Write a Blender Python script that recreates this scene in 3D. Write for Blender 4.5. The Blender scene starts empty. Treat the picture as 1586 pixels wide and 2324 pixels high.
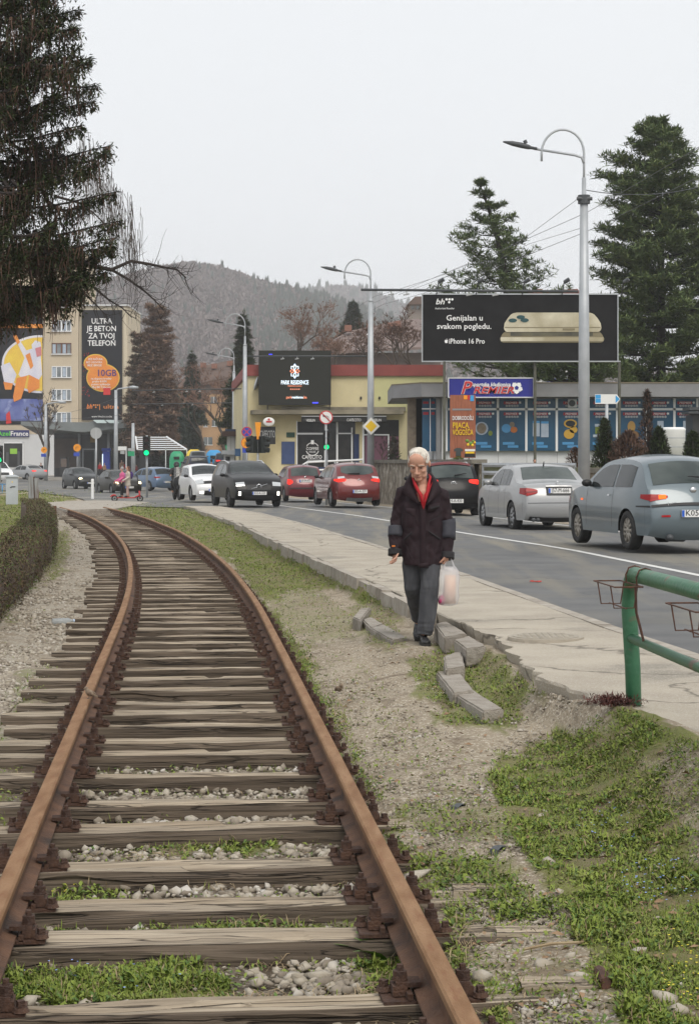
import bpy, bmesh, math, random
import numpy as np
from mathutils import Vector, Matrix, noise as mnoise
R = random.Random(7); NR = np.random.RandomState(11)
PI = math.pi
SC = bpy.context.scene; COL = SC.collection
F, CX, HY, H = 4200.0, 793.0, 1047.0, 1.55

# ---------------------------------------------------------------- helpers
def P(px, py, Y):
    return Vector(((px-CX)*Y/F, Y, H-(py-HY)*Y/F))
def G(px, py, z=0.0):
    Y = F*(H-z)/(py-HY); return Vector(((px-CX)*Y/F, Y, z))
def zr(Y):
    return 0.05-0.005*np.clip(np.asarray(Y, float)-32, 0, 88)
def GR(px, py):
    Y = 40.0
    for _ in range(40): Y = F*(H-float(zr(Y)))/(py-HY)
    return Vector(((px-CX)*Y/F, Y, float(zr(Y))))

class MB:
    """collects shapes; build() links them as ONE mesh object"""
    def __init__(s): s.v = []; s.f = []; s.m = []; s.mi = 0
    def add(s, vs, fs):
        b = len(s.v); s.v += [tuple(p) for p in vs]
        s.f += [tuple(b+i for i in f) for f in fs]; s.m += [s.mi]*len(fs); return s
    def box(s, c, d, rz=0, rx=0, ry=0):
        M = Matrix.Translation(c) @ Matrix.Rotation(rz,4,'Z') @ Matrix.Rotation(ry,4,'Y') @ Matrix.Rotation(rx,4,'X')
        x, y, z = d[0]/2, d[1]/2, d[2]/2
        vs = [M @ Vector(p) for p in ((-x,-y,-z),(x,-y,-z),(x,y,-z),(-x,y,-z),(-x,-y,z),(x,-y,z),(x,y,z),(-x,y,z))]
        return s.add(vs, [(0,3,2,1),(4,5,6,7),(0,1,5,4),(1,2,6,5),(2,3,7,6),(3,0,4,7)])
    def tube(s, pts, rad, n=8, cap=True, flat=1.0):
        pts = [Vector(p) for p in pts]
        if not hasattr(rad, '__len__'): rad = [rad]*len(pts)
        rings = []; up = None
        for i, p in enumerate(pts):
            a = pts[max(i-1,0)]; b = pts[min(i+1,len(pts)-1)]
            t = (b-a)
            t = t.normalized() if t.length > 1e-9 else Vector((0,0,1))
            if up is None:
                up = Vector((0,0,1)) if abs(t.z) < .9 else Vector((0,1,0))
            u = (up - t*up.dot(t)); u = u.normalized() if u.length > 1e-6 else t.orthogonal().normalized()
            w = t.cross(u); up = u
            rings.append([p + (u*math.cos(2*PI*k/n) + w*flat*math.sin(2*PI*k/n))*rad[i] for k in range(n)])
        vs = [q for r in rings for q in r]; fs = []
        for i in range(len(rings)-1):
            for k in range(n):
                fs.append((i*n+k, i*n+(k+1)%n, (i+1)*n+(k+1)%n, (i+1)*n+k))
        if cap: fs += [tuple(range(n))[::-1], tuple((len(rings)-1)*n+k for k in range(n))]
        return s.add(vs, fs)
    def cyl(s, a, b, r0, r1=None, n=10): return s.tube([a,b],[r0, r0 if r1 is None else r1], n)
    def loft(s, rings, cap=True):
        n = len(rings[0]); vs = [q for r in rings for q in r]; fs = []
        for i in range(len(rings)-1):
            for k in range(n): fs.append((i*n+k, i*n+(k+1)%n, (i+1)*n+(k+1)%n, (i+1)*n+k))
        if cap: fs += [tuple(range(n))[::-1], tuple((len(rings)-1)*n+k for k in range(n))]
        return s.add(vs, fs)
    def prism(s, poly, d):
        """poly: list of 3-D points (planar), extruded by vector d"""
        n = len(poly); d = Vector(d); a = [Vector(p) for p in poly]; b = [p+d for p in a]
        return s.add(a+b, [tuple(range(n))[::-1], tuple(range(n,2*n))]+[(i,(i+1)%n,n+(i+1)%n,n+i) for i in range(n)])
    def ball(s, c, r, seg=10, rng=7, M=None):
        rx, ry, rz = (r,r,r) if not hasattr(r,'__len__') else r
        vs = [Vector((0,0,-rz))]; fs = []
        for i in range(1, rng):
            a = PI*i/rng-PI/2
            for k in range(seg):
                t = 2*PI*k/seg; vs.append(Vector((rx*math.cos(a)*math.cos(t), ry*math.cos(a)*math.sin(t), rz*math.sin(a))))
        vs.append(Vector((0,0,rz))); top = len(vs)-1
        for k in range(seg):
            fs.append((0, 1+(k+1)%seg, 1+k)); o = 1+(rng-2)*seg; fs.append((top, o+k, o+(k+1)%seg))
        for i in range(rng-2):
            for k in range(seg):
                a = 1+i*seg; fs.append((a+k, a+(k+1)%seg, a+seg+(k+1)%seg, a+seg+k))
        if M is not None: vs = [M @ v for v in vs]
        return s.add([v+Vector(c) for v in vs], fs)
    def mesh(s, name='m'):
        me = bpy.data.meshes.new(name); me.from_pydata(s.v, [], s.f); me.update(); return me
    def build(s, name, mat, parent=None, smooth=False, world=False):
        if world and parent is not None:
            Mi = wm(parent).inverted(); s.v = [tuple(Mi @ Vector(p)) for p in s.v]
        me = s.mesh(name)
        if any(s.m): me.polygons.foreach_set('material_index', s.m)
        return link(name, me, mat, parent, smooth)

def link(name, me, mat, parent=None, smooth=False):
    if mat == 0: mat = []
    for m in (mat if isinstance(mat, (list,tuple)) else [mat]): me.materials.append(m)
    if smooth: me.polygons.foreach_set('use_smooth', [True]*len(me.polygons))
    o = bpy.data.objects.new(name, me); COL.objects.link(o)
    if parent is not None: o.parent = parent
    return o
def wm(o):
    M = Matrix.Translation(o.location) @ o.rotation_euler.to_matrix().to_4x4() @ Matrix.Diagonal(tuple(o.scale)+(1,))
    return (wm(o.parent) @ M) if o.parent else M
def npmesh(name, V, Fq, mat, smooth=False):
    """big mesh from numpy arrays; Fq (n,k)"""
    me = bpy.data.meshes.new(name); n, k = Fq.shape
    me.vertices.add(len(V)); me.vertices.foreach_set('co', np.ascontiguousarray(V, np.float32).ravel())
    me.loops.add(n*k); me.loops.foreach_set('vertex_index', np.ascontiguousarray(Fq, np.int32).ravel())
    me.polygons.add(n); me.polygons.foreach_set('loop_start', np.arange(0, n*k, k, dtype=np.int32))
    me.update(calc_edges=True); me.validate()
    return link(name, me, mat, None, smooth)
def tag(o, label, cat, group=None):
    o['label'] = label; o['category'] = cat
    if group: o['group'] = group
    return o
def thing(name, label, cat, loc=(0,0,0), rz=0, group=None):
    o = bpy.data.objects.new(name, None); COL.objects.link(o); o.empty_display_size = .1
    o.location = loc; o.rotation_euler = (0,0,rz); return tag(o, label, cat, group)
def struct(o, kind='structure'): o['kind'] = kind; return o
def kids(o): return KIDS.get(o.name, [])
def copy_tree(o, parent=None):
    c = o.copy(); COL.objects.link(c); c.parent = parent
    for ch in list(o.children): copy_tree(ch, c)
    return c

# ---------------------------------------------------------------- numpy noise
def _h(ix, iy, s):
    n = (ix.astype(np.int64)*374761393 + iy.astype(np.int64)*668265263 + s*974711) & 0x7fffffff
    n = ((n ^ (n >> 13))*1274126177) & 0x7fffffff
    return ((n ^ (n >> 16)) & 0xffff)/65535.0
def vn(x, y, sc, s=0):
    x = np.asarray(x,float)*sc; y = np.asarray(y,float)*sc
    ix = np.floor(x); iy = np.floor(y); fx = x-ix; fy = y-iy
    fx = fx*fx*(3-2*fx); fy = fy*fy*(3-2*fy)
    a = _h(ix,iy,s); b = _h(ix+1,iy,s); c = _h(ix,iy+1,s); d = _h(ix+1,iy+1,s)
    return (a*(1-fx)+b*fx)*(1-fy)+(c*(1-fx)+d*fx)*fy
def fbm(x, y, sc, s=0, o=4):
    t = 0; a = .5; n = 0
    for i in range(o): t = t+a*vn(x,y,sc*2**i,s+i*7); n += a; a *= .5
    return t/n

# ---------------------------------------------------------------- materials
def hexc(r, g, b): return tuple((c/255/12.92 if c/255 <= .04045 else ((c/255+.055)/1.055)**2.4) for c in (r,g,b))
def mk(name, c1, c2=None, sc=8.0, rough=.8, bump=0.0, bsc=None, metal=0.0, stretch=None, spec=.4, det=6.0, lo=.35, hi=.65, em=0, coat=0, c3=None, sc3=1.0, lo3=.55, hi3=.7, rnd=False, trans=0.0, alpha=1.0, bdist=.02):
    m = bpy.data.materials.new(name); m.use_nodes = True; nt = m.node_tree; N = nt.nodes; L = nt.links
    b = N['Principled BSDF']; b.inputs['Roughness'].default_value = rough; b.inputs['Metallic'].default_value = metal
    b.inputs['Specular IOR Level'].default_value = spec
    if coat: b.inputs['Coat Weight'].default_value = coat; b.inputs['Coat Roughness'].default_value = .06
    if trans: b.inputs['Transmission Weight'].default_value = trans
    if alpha < 1: b.inputs['Alpha'].default_value = alpha
    c1 = tuple(c1)+(1,); b.inputs['Base Color'].default_value = c1
    if em: b.inputs['Emission Color'].default_value = c1; b.inputs['Emission Strength'].default_value = em
    if c2 is None and not bump: return m
    tc = N.new('ShaderNodeTexCoord'); mp = N.new('ShaderNodeMapping'); L.new(tc.outputs['Object'], mp.inputs['Vector'])
    if stretch: mp.inputs['Scale'].default_value = stretch
    if rnd:
        oi = N.new('ShaderNodeObjectInfo'); mu = N.new('ShaderNodeMath'); mu.operation = 'MULTIPLY'; mu.inputs[1].default_value = 37.0
        L.new(oi.outputs['Random'], mu.inputs[0]); L.new(mu.outputs[0], mp.inputs['Location'])
    def nz(s, d=det):
        t = N.new('ShaderNodeTexNoise'); t.inputs['Scale'].default_value = s; t.inputs['Detail'].default_value = d
        L.new(mp.outputs['Vector'], t.inputs['Vector']); return t
    def ramp(src, a, z):
        r = N.new('ShaderNodeMapRange'); r.inputs['From Min'].default_value = a; r.inputs['From Max'].default_value = z
        L.new(src, r.inputs['Value']); return r.outputs['Result']
    col = None
    if c2 is not None:
        mx = N.new('ShaderNodeMix'); mx.data_type = 'RGBA'; mx.inputs['A'].default_value = c1; mx.inputs['B'].default_value = tuple(c2)+(1,)
        L.new(ramp(nz(sc).outputs['Fac'], lo, hi), mx.inputs['Factor']); col = mx.outputs['Result']
        if c3 is not None:
            m3 = N.new('ShaderNodeMix'); m3.data_type = 'RGBA'; L.new(col, m3.inputs['A']); m3.inputs['B'].default_value = tuple(c3)+(1,)
            L.new(ramp(nz(sc3).outputs['Fac'], lo3, hi3), m3.inputs['Factor']); col = m3.outputs['Result']
        L.new(col, b.inputs['Base Color'])
    if bump:
        bp = N.new('ShaderNodeBump'); bp.inputs['Strength'].default_value = bump; bp.inputs['Distance'].default_value = bdist
        L.new(nz(bsc or sc*3, 8.0).outputs['Fac'], bp.inputs['Height']); L.new(bp.outputs['Normal'], b.inputs['Normal'])
    return m

M = {}
def MM(key, *a, **k): M[key] = mk(key, *a, **k); return M[key]
MM('rust_head', (.19,.098,.046), (.285,.17,.092), 5, .75, .25, 60, metal=.1, spec=.25, stretch=(3,.6,3), c3=(.20,.09,.045), sc3=9, lo3=.56, hi3=.75)
MM('rust_dark', (.095,.052,.034), (.15,.078,.045), 9, .85, .5, 60, c3=(.045,.03,.024), sc3=3)
MM('rust_iron', (.05,.028,.021), (.085,.044,.028), 20, .8, .5, 90)
def wood(key, c1, c2, crack, rough=.92):
    m = bpy.data.materials.new(key); m.use_nodes = True; nt = m.node_tree; N = nt.nodes; L = nt.links; b = N['Principled BSDF']; b.inputs['Roughness'].default_value = rough; b.inputs['Specular IOR Level'].default_value = .25
    tc = N.new('ShaderNodeTexCoord'); oi = N.new('ShaderNodeObjectInfo'); mu = N.new('ShaderNodeMath'); mu.operation = 'MULTIPLY'; mu.inputs[1].default_value = 53; L.new(oi.outputs['Random'], mu.inputs[0])
    def nz(sc, d, dist=0):
        mp = N.new('ShaderNodeMapping'); mp.inputs['Scale'].default_value = sc; L.new(tc.outputs['Object'], mp.inputs['Vector']); L.new(mu.outputs[0], mp.inputs['Location'])
        t = N.new('ShaderNodeTexNoise'); t.inputs['Scale'].default_value = 1; t.inputs['Detail'].default_value = d; t.inputs['Distortion'].default_value = dist; L.new(mp.outputs['Vector'], t.inputs['Vector']); return t.outputs['Fac']
    def mr(src, a, z, o0=0, o1=1):
        r = N.new('ShaderNodeMapRange'); r.inputs['From Min'].default_value = a; r.inputs['From Max'].default_value = z; r.inputs['To Min'].default_value = o0; r.inputs['To Max'].default_value = o1; L.new(src, r.inputs['Value']); return r.outputs['Result']
    def mix(f, A, B):
        x = N.new('ShaderNodeMix'); x.data_type = 'RGBA'; L.new(f, x.inputs['Factor'])
        for k, q in (('A',A),('B',B)):
            if isinstance(q, tuple): x.inputs[k].default_value = q+(1,)
            else: L.new(q, x.inputs[k])
        return x.outputs['Result']
    g = nz((1.6,70,70),4,.4); w = nz((.9,7,7),3); ck = nz((.55,24,24),3,.6)
    ab = N.new('ShaderNodeMath'); ab.operation = 'ABSOLUTE'; sb = N.new('ShaderNodeMath'); sb.operation = 'SUBTRACT'; sb.inputs[1].default_value = .5; L.new(ck, sb.inputs[0]); L.new(sb.outputs[0], ab.inputs[0])
    c = mix(mr(w,.3,.7), c1, c2); c = mix(mr(g,.35,.7), c, tuple(q*.62 for q in c2)); cm = mr(ab.outputs[0],.0,.022,1,0); c = mix(cm, c, crack); L.new(mix(mr(oi.outputs['Random'],0,1,0,.45), c, tuple(q*.75 for q in c2)), b.inputs['Base Color'])
    h = N.new('ShaderNodeMath'); h.operation = 'SUBTRACT'; L.new(g, h.inputs[0]); L.new(cm, h.inputs[1]); bp = N.new('ShaderNodeBump'); bp.inputs['Strength'].default_value = .8; bp.inputs['Distance'].default_value = .012; L.new(h.outputs[0], bp.inputs['Height']); L.new(bp.outputs['Normal'], b.inputs['Normal'])
    M[key] = m
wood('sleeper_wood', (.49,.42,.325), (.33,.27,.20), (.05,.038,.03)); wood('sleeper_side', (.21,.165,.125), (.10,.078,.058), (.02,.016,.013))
MM('stone', (.42,.38,.32), (.30,.26,.20), 14, .9, .3, 60, c3=(.52,.49,.45), sc3=5)
MM('stone_dark', (.30,.26,.21), (.19,.16,.125), 10, .9, .3, 50)
MM('leaf', (.145,.195,.034), (.21,.26,.055), 6, .7, c3=(.24,.235,.075), sc3=1.7, lo3=.55, hi3=.75, spec=.25)
MM('leaf_dark', (.075,.135,.032), (.11,.17,.045), 9, .7, c3=(.12,.15,.05), sc3=3, spec=.25)
MM('grass', (.16,.215,.035), (.225,.275,.06), 3, .75, c3=(.20,.18,.085), sc3=2.1, lo3=.58, hi3=.78, spec=.2)
MM('straw', (.33,.26,.16), (.20,.14,.08), 9, .85)
MM('flower_blue', (.30,.42,.80)); MM('flower_white', (.75,.75,.7)); MM('flower_yellow', (.7,.6,.06)); MM('flower_purple', (.22,.06,.16))
MM('kerb_concrete', (.40,.365,.315), (.31,.275,.23), 7, .92, .5, 70, c3=(.23,.20,.165), sc3=2.2)
MM('green_paint', (.028,.118,.058), (.042,.15,.075), 6, .38, .25, 45, c3=(.13,.085,.055), sc3=6.5, lo3=.60, hi3=.66, spec=.5)
MM('wire_rust', (.07,.04,.03), (.13,.06,.04), 30, .7, metal=.4)
MM('black', (.012,.012,.013), rough=.5); MM('rubber', (.018,.018,.019), (.03,.029,.027), 20, .85)
MM('white', (.78,.78,.78), rough=.5)
MM('galv', (.42,.44,.46), (.36,.38,.40), 3, .5, metal=.35)
MM('dark_metal', (.05,.055,.06), (.07,.075,.08), 6, .5)
MM('white_line', (.62,.62,.60), (.45,.45,.44), 9, .8, lo=.45, hi=.8)

# ---------------------------------------------------------------- ground curves (metres)
def xr(Y):
    Y = np.asarray(Y, float); return .349-.088*(Y-5.33)-.00167*np.clip(Y-18.5,0,None)**2
def xl(Y):
    return xr(Y)-1.505*np.sqrt(1+(.088+.00334*np.clip(np.asarray(Y,float)-18.5,0,None))**2)
def pe(Y): return np.interp(Y, [3,6,8,9.47,10.8,11.2,11.87,13.4,14.75,17.5,20.1,25.6,32.4,44,62.2,72], [2.62,2.26,1.99,1.80,1.61,1.49,1.35,1.24,1.17,.84,.54,-.2,-1.15,-2.55,-5.2,-7.0])
def re_(Y): return np.interp(Y, [3,13.8,16.1,19.33,24.2,34,43.5,55.2,64.2,72], [3.9,2.6,2.32,1.96,1.42,.19,-.98,-2.62,-4.35,-6.1])
def ll(Y): return np.interp(Y, [3,24.3,31.3,39.9,54.5,65,78,92,108,135], [7.0,4.59,3.75,2.4,.31,-1.6,-4.0,-6.9,-10.4,-16.4])
def rr(Y): return ll(Y)+np.interp(Y, [30,60,90],[4.1,3.8,3.8])
def zp(Y):   # pavement top
    return np.interp(Y, [5,20,40],[.10,.10,.11])*0+zr(Y)+np.interp(Y,[8,30,62],[.06,.07,.08])
def gz(X, Y):
    """height of the bare ground"""
    X = np.asarray(X,float); Y = np.asarray(Y,float)
    a = xl(Y); b = xr(Y); c = pe(Y)
    far = zr(Y)-.04
    zpath = np.interp(Y, [4,8,12,16,20,28,40,62], [-.24,-.21,-.14,-.07,-.07,-.07,-.08,-.16])
    ze = np.interp(Y, [4,9,10.8,11.6,13,15,18,22,62], [.16,.15,.13,.05,.03,.02,.0,.06,-.07])
    mw = np.interp(Y, [4,8,10.4,11.2,14], [.95,.80,.55,.15,.2])   # width of the bank by the pavement
    z = np.full(np.broadcast(X,Y).shape, -.1)
    t = lambda x0, x1: np.clip((X-x0)/np.maximum(x1-x0,.01),0,1)
    z = -.08 + t(a-3.2,a-1.7)*(-.16) + t(a-1.2,a-.55)*(-.06) + t(a-.5,a-.1)*np.interp(Y,[7,12,18],[-.02,-.05,-.075])     # lawn -> ballast -> -.335
    z = z + t(b+.03,b+.2)*(np.where(Y < 9.5,-.262,-.222)-z)
    s1 = np.clip(t(b+.22, b+.22+np.interp(Y,[10,16,22],[.4,.8,1.5])),0,1); base = np.where(Y < 9.5, -.262, -.222)
    z = np.where(X > b+.2, base+np.maximum(zpath-base,0)*s1, z)
    s2 = t(c-mw, c-.03); s2 = s2*s2*(3-2*s2)
    z = np.where(X > b+.3, z+(ze-z)*s2, z)
    z = np.where(X > c+.05, np.minimum(z, zp(Y)-.05), z)
    z = np.where(X > c+.3, zr(Y)-.06, z)
    w = np.clip((Y-58)/6,0,1)
    z = z*(1-w)+far*w
    return z
def ground_z(X, Y): return float(gz(X, Y))
# ---------------------------------------------------------------- ground masks given as outlines on the ground
def inpoly(px, py, poly):
    px = np.asarray(px,float); py = np.asarray(py,float); c = np.zeros(px.shape,bool); n = len(poly)
    for i in range(n):
        x0,y0 = poly[i]; x1,y1 = poly[(i+1)%n]
        if y0 == y1: continue
        k = ((y0 > py) != (y1 > py)) & (px < (x1-x0)*(py-y0)/(y1-y0)+x0); c ^= k
    return c
GRASS = [ # outline, density
 ([(1095,1770),(1150,1715),(1230,1690),(1330,1640),(1430,1606),(1500,1625),(1590,1690),(1760,1800),(1760,2500),(1500,2500),(1440,2330),(1330,2230),(1270,2130),(1230,2010),(1160,1930),(1120,1850)], .84),
 ([(838,1805),(880,1850),(930,1920),(990,2000),(1050,2110),(1110,2210),(1210,2400),(1120,2400),(1040,2230),(965,2080),(905,1960),(850,1840)], .75),
 ([(930,1835),(1000,1815),(1130,1850),(1130,1905),(980,1910),(900,1890)], .38),
 ([(960,1960),(1100,1950),(1220,2040),(1240,2110),(1100,2090),(990,2030)], .55),
 ([(1050,2180),(1150,2200),(1280,2200),(1290,2260),(1150,2280),(1080,2260)], .3),
 ([(950,1490),(1000,1462),(1060,1480),(1130,1480),(1200,1535),(1225,1570),(1190,1640),(1110,1655),(1060,1662),(1000,1645),(975,1590),(930,1530)], .72),
 ([(790,1385),(826,1338),(880,1360),(915,1400),(920,1470),(850,1470),(815,1430)], .5),
 ([(235,1150),(330,1139),(450,1158),(560,1193),(640,1240),(730,1288),(700,1300),(640,1310),(560,1290),(480,1250),(400,1205),(300,1165)], 1.0),
 ([(520,1270),(640,1300),(730,1285),(800,1310),(890,1355),(840,1375),(770,1340),(660,1345),(600,1370),(560,1330)], .85),
 ([(575,1350),(640,1395),(655,1440),(700,1500),(715,1560),(700,1590),(650,1490),(600,1410)], .85),
 ([(600,1340),(700,1330),(800,1390),(800,1450),(700,1470),(640,1410)], .38),
 ([(-150,1105),(75,1140),(92,1200),(60,1230),(-150,1290)], 1.0),
 ([(115,1230),(150,1195),(165,1240),(135,1310),(90,1340)], .7),
 ([(-40,1400),(20,1385),(40,1410),(10,1430)], .6),
 ([(60,1545),(110,1500),(130,1520),(90,1580),(20,1640),(0,1620)], .45),
 ([(200,1905),(330,1895),(600,1905),(640,1930),(560,1955),(300,1955)], .85),
 ([(-40,2060),(80,2040),(200,2080),(210,2130),(100,2150),(-40,2150)], .9),
 ([(-40,2230),(120,2215),(260,2200),(430,2205),(540,2245),(420,2290),(100,2295),(-40,2295)], .95),
 ([(260,2120),(420,2110),(620,2110),(840,2080),(880,2120),(700,2145),(300,2155)], .55),
 ([(470,1625),(560,1612),(600,1635),(520,1650)], .7),
 ([(110,2000),(270,1990),(300,2040),(150,2060)], .6),
 ([(560,1840),(780,1820),(800,1860),(600,1880)], .35),
 ([(190,1690),(700,1650),(760,1700),(740,1760),(200,1760)], .22),
 ([(800,2140),(900,2130),(930,2220),(860,2260),(790,2200)], .75),
 ([(-150,1660),(-5,1650),(60,1700),(0,1900),(-150,2000)], .35),
 ([(20,1112),(95,1110),(130,1119),(175,1127),(170,1136),(120,1142),(70,1142),(20,1135)], 1.0),
 ([(190,1113),(245,1116),(240,1122),(200,1120)], .8),
]
SOIL = [([(1490,1700),(1590,1690),(1680,1800),(1680,1980),(1560,1950),(1490,1830)], .75), ([(1200,1640),(1340,1600),(1400,1640),(1200,1690)], .5)]
def toD(X, Y, Z): return CX+F*X/Y, HY+F*(H-Z)/Y
def gmask(px, py):
    w = np.clip((np.asarray(py,float)-HY)/900, .03, 1)
    wx = px+(vn(px/w,py/w,.012,3)-.5)*110*w+(vn(px/w,py/w,.05,5)-.5)*40*w
    wy = py+(vn(px/w,py/w,.012,9)-.5)*70*w+(vn(px/w,py/w,.05,8)-.5)*26*w
    g = np.zeros(np.shape(px))
    for poly, d in GRASS: g = np.maximum(g, inpoly(wx,wy,poly)*d)
    for poly, d in SOIL: g = g*(1-inpoly(wx,wy,poly)*d)
    return g
def unproj(px, py):
    Y = F*(H+.15)/np.maximum(py-HY, 8)
    for _ in range(14):
        X = (px-CX)*Y/F; Yn = F*(H-gz(X,Y))/np.maximum(py-HY,8); Y = .5*Y+.5*Yn
    X = (px-CX)*Y/F; return X, Y, gz(X,Y)

# ---------------------------------------------------------------- ground sheet
def build_ground():
    Ys = [2.2]
    while Ys[-1] < 66: Ys.append(Ys[-1]*1.011+.004)
    Ys += [72,80,90,105,125,150,190,240,320,450,700,1100,2000,4000]
    Ys = np.array(Ys); nf = 150
    rows = []
    for Y in Ys:
        a = float(xl(min(Y,90))); c = float(pe(min(Y,72))); fw = 30+Y*1.2
        left = a-2.5-np.array([fw*1.2, fw*.4, 10, 5, 2.4, 1.1])
        mid = np.linspace(a-2.5, max(c+.25, a+3.2), nf)
        right = mid[-1]+np.array([.6, 2.5, 7, 14, fw*.5, fw*1.4])
        rows.append(np.concatenate([left, mid, right]))
    X = np.array(rows); Y = np.repeat(Ys[:,None], X.shape[1], 1)
    Z = gz(X, Y)
    fade = np.clip((60-Y)/10,0,1)
    Z = Z+fade*((fbm(X,Y,3.5,2)-.5)*.06+(fbm(X,Y,16,4,3)-.5)*.018)
    px, py = toD(X, Y, Z)
    g = gmask(px, py)*np.clip((150-Y)/10,0,1)
    g = np.where(Y > 75, np.maximum(g, np.where((X < -60)|(X > 25), .6, 0)), g)
    Z = Z+fade*g*.02*vn(X,Y,6,3)
    u0 = X-xl(Y); u1 = X-xr(Y)
    track = np.clip((u0+.7)/.15,0,1)*np.clip((.2-u1)/.2,0,1)*(Y < 66)
    ball = np.clip((u0+1.7+.5*vn(X,Y,.7,5))/.5,0,1)*np.clip((-.35-u0)/.2,0,1)*(Y < 60)
    V = np.stack([X,Y,Z],-1).reshape(-1,3)
    nr, nc = X.shape; i = np.arange(nr*nc).reshape(nr,nc)
    Fq = np.stack([i[:-1,:-1],i[:-1,1:],i[1:,1:],i[1:,:-1]],-1).reshape(-1,4)
    m = bpy.data.materials.new('ground_cover'); m.use_nodes = True; nt = m.node_tree; N = nt.nodes; L = nt.links; b = N['Principled BSDF']
    b.inputs['Roughness'].default_value = .95; b.inputs['Specular IOR Level'].default_value = .2
    at = N.new('ShaderNodeAttribute'); at.attribute_name = 'cover'; sp = N.new('ShaderNodeSeparateColor'); L.new(at.outputs['Color'], sp.inputs['Color'])
    tc = N.new('ShaderNodeTexCoord')
    def nz(s, d=8, rgh=.6):
        t = N.new('ShaderNodeTexNoise'); t.inputs['Scale'].default_value = s; t.inputs['Detail'].default_value = d; t.inputs['Roughness'].default_value = rgh
        L.new(tc.outputs['Object'], t.inputs['Vector']); return t.outputs['Fac']
    def mr(src, a, z):
        r = N.new('ShaderNodeMapRange'); r.inputs['From Min'].default_value = a; r.inputs['From Max'].default_value = z; L.new(src, r.inputs['Value']); return r.outputs['Result']
    def mix(f, A, B):
        x = N.new('ShaderNodeMix'); x.data_type = 'RGBA'; L.new(f, x.inputs['Factor'])
        for k, q in (('A',A),('B',B)):
            if isinstance(q, tuple): x.inputs[k].default_value = q+(1,)
            else: L.new(q, x.inputs[k])
        return x.outputs['Result']
    vo = N.new('ShaderNodeTexVoronoi'); vo.inputs['Scale'].default_value = 38; L.new(tc.outputs['Object'], vo.inputs['Vector'])
    vo2 = N.new('ShaderNodeTexVoronoi'); vo2.inputs['Scale'].default_value = 85; L.new(tc.outputs['Object'], vo2.inputs['Vector'])
    sv = N.new('ShaderNodeSeparateColor'); L.new(vo2.outputs['Color'], sv.inputs['Color'])
    dirt = mix(mr(nz(1.3),.35,.65), (.375,.318,.24), (.27,.222,.16))
    dirt = mix(mr(sv.outputs['Red'],.70,.95), dirt, (.56,.50,.41))
    dirt = mix(mr(nz(5.5),.55,.68), dirt, (.185,.145,.105)); dirt = mix(mr(nz(.9),.56,.70), dirt, (.215,.175,.125))
    bcol = mix(sv.outputs['Green'], (.27,.235,.185), (.43,.39,.325))
    bcol = mix(mr(nz(2.6),.5,.66), bcol, (.26,.21,.15))
    soil = mix(mr(nz(6),.35,.65), (.095,.075,.055), (.20,.16,.12))
    soil = mix(mr(sv.outputs['Red'],.78,.95), soil, (.36,.33,.285))
    gr = mix(mr(nz(9),.35,.65), (.12,.14,.036), (.19,.195,.06))
    gr = mix(mr(nz(3.2),.45,.62), gr, (.185,.145,.09))
    c = mix(sp.outputs['Green'], dirt, soil); c = mix(sp.outputs['Blue'], c, bcol); c = mix(sp.outputs['Red'], c, gr)
    L.new(c, b.inputs['Base Color'])
    ad = N.new('ShaderNodeMath'); ad.operation = 'ADD'; L.new(nz(26,10,.7), ad.inputs[0])
    mu = N.new('ShaderNodeMath'); mu.operation = 'MULTIPLY'; mu.inputs[1].default_value = .5; L.new(vo.outputs['Distance'], mu.inputs[0]); L.new(mu.outputs[0], ad.inputs[1])
    bp = N.new('ShaderNodeBump'); bp.inputs['Strength'].default_value = .8; bp.inputs['Distance'].default_value = .03
    L.new(ad.outputs[0], bp.inputs['Height']); L.new(bp.outputs['Normal'], b.inputs['Normal'])
    o = npmesh('ground', V, Fq, m, True); struct(o)
    ca = o.data.color_attributes.new('cover', 'FLOAT_COLOR', 'POINT')
    C = np.zeros((len(V),4), np.float32); C[:,0] = np.clip(g*1.1,0,1).ravel(); C[:,1] = track.ravel(); C[:,2] = ball.ravel(); C[:,3] = 1
    ca.data.foreach_set('color', C.ravel()); return o
build_ground()

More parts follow.
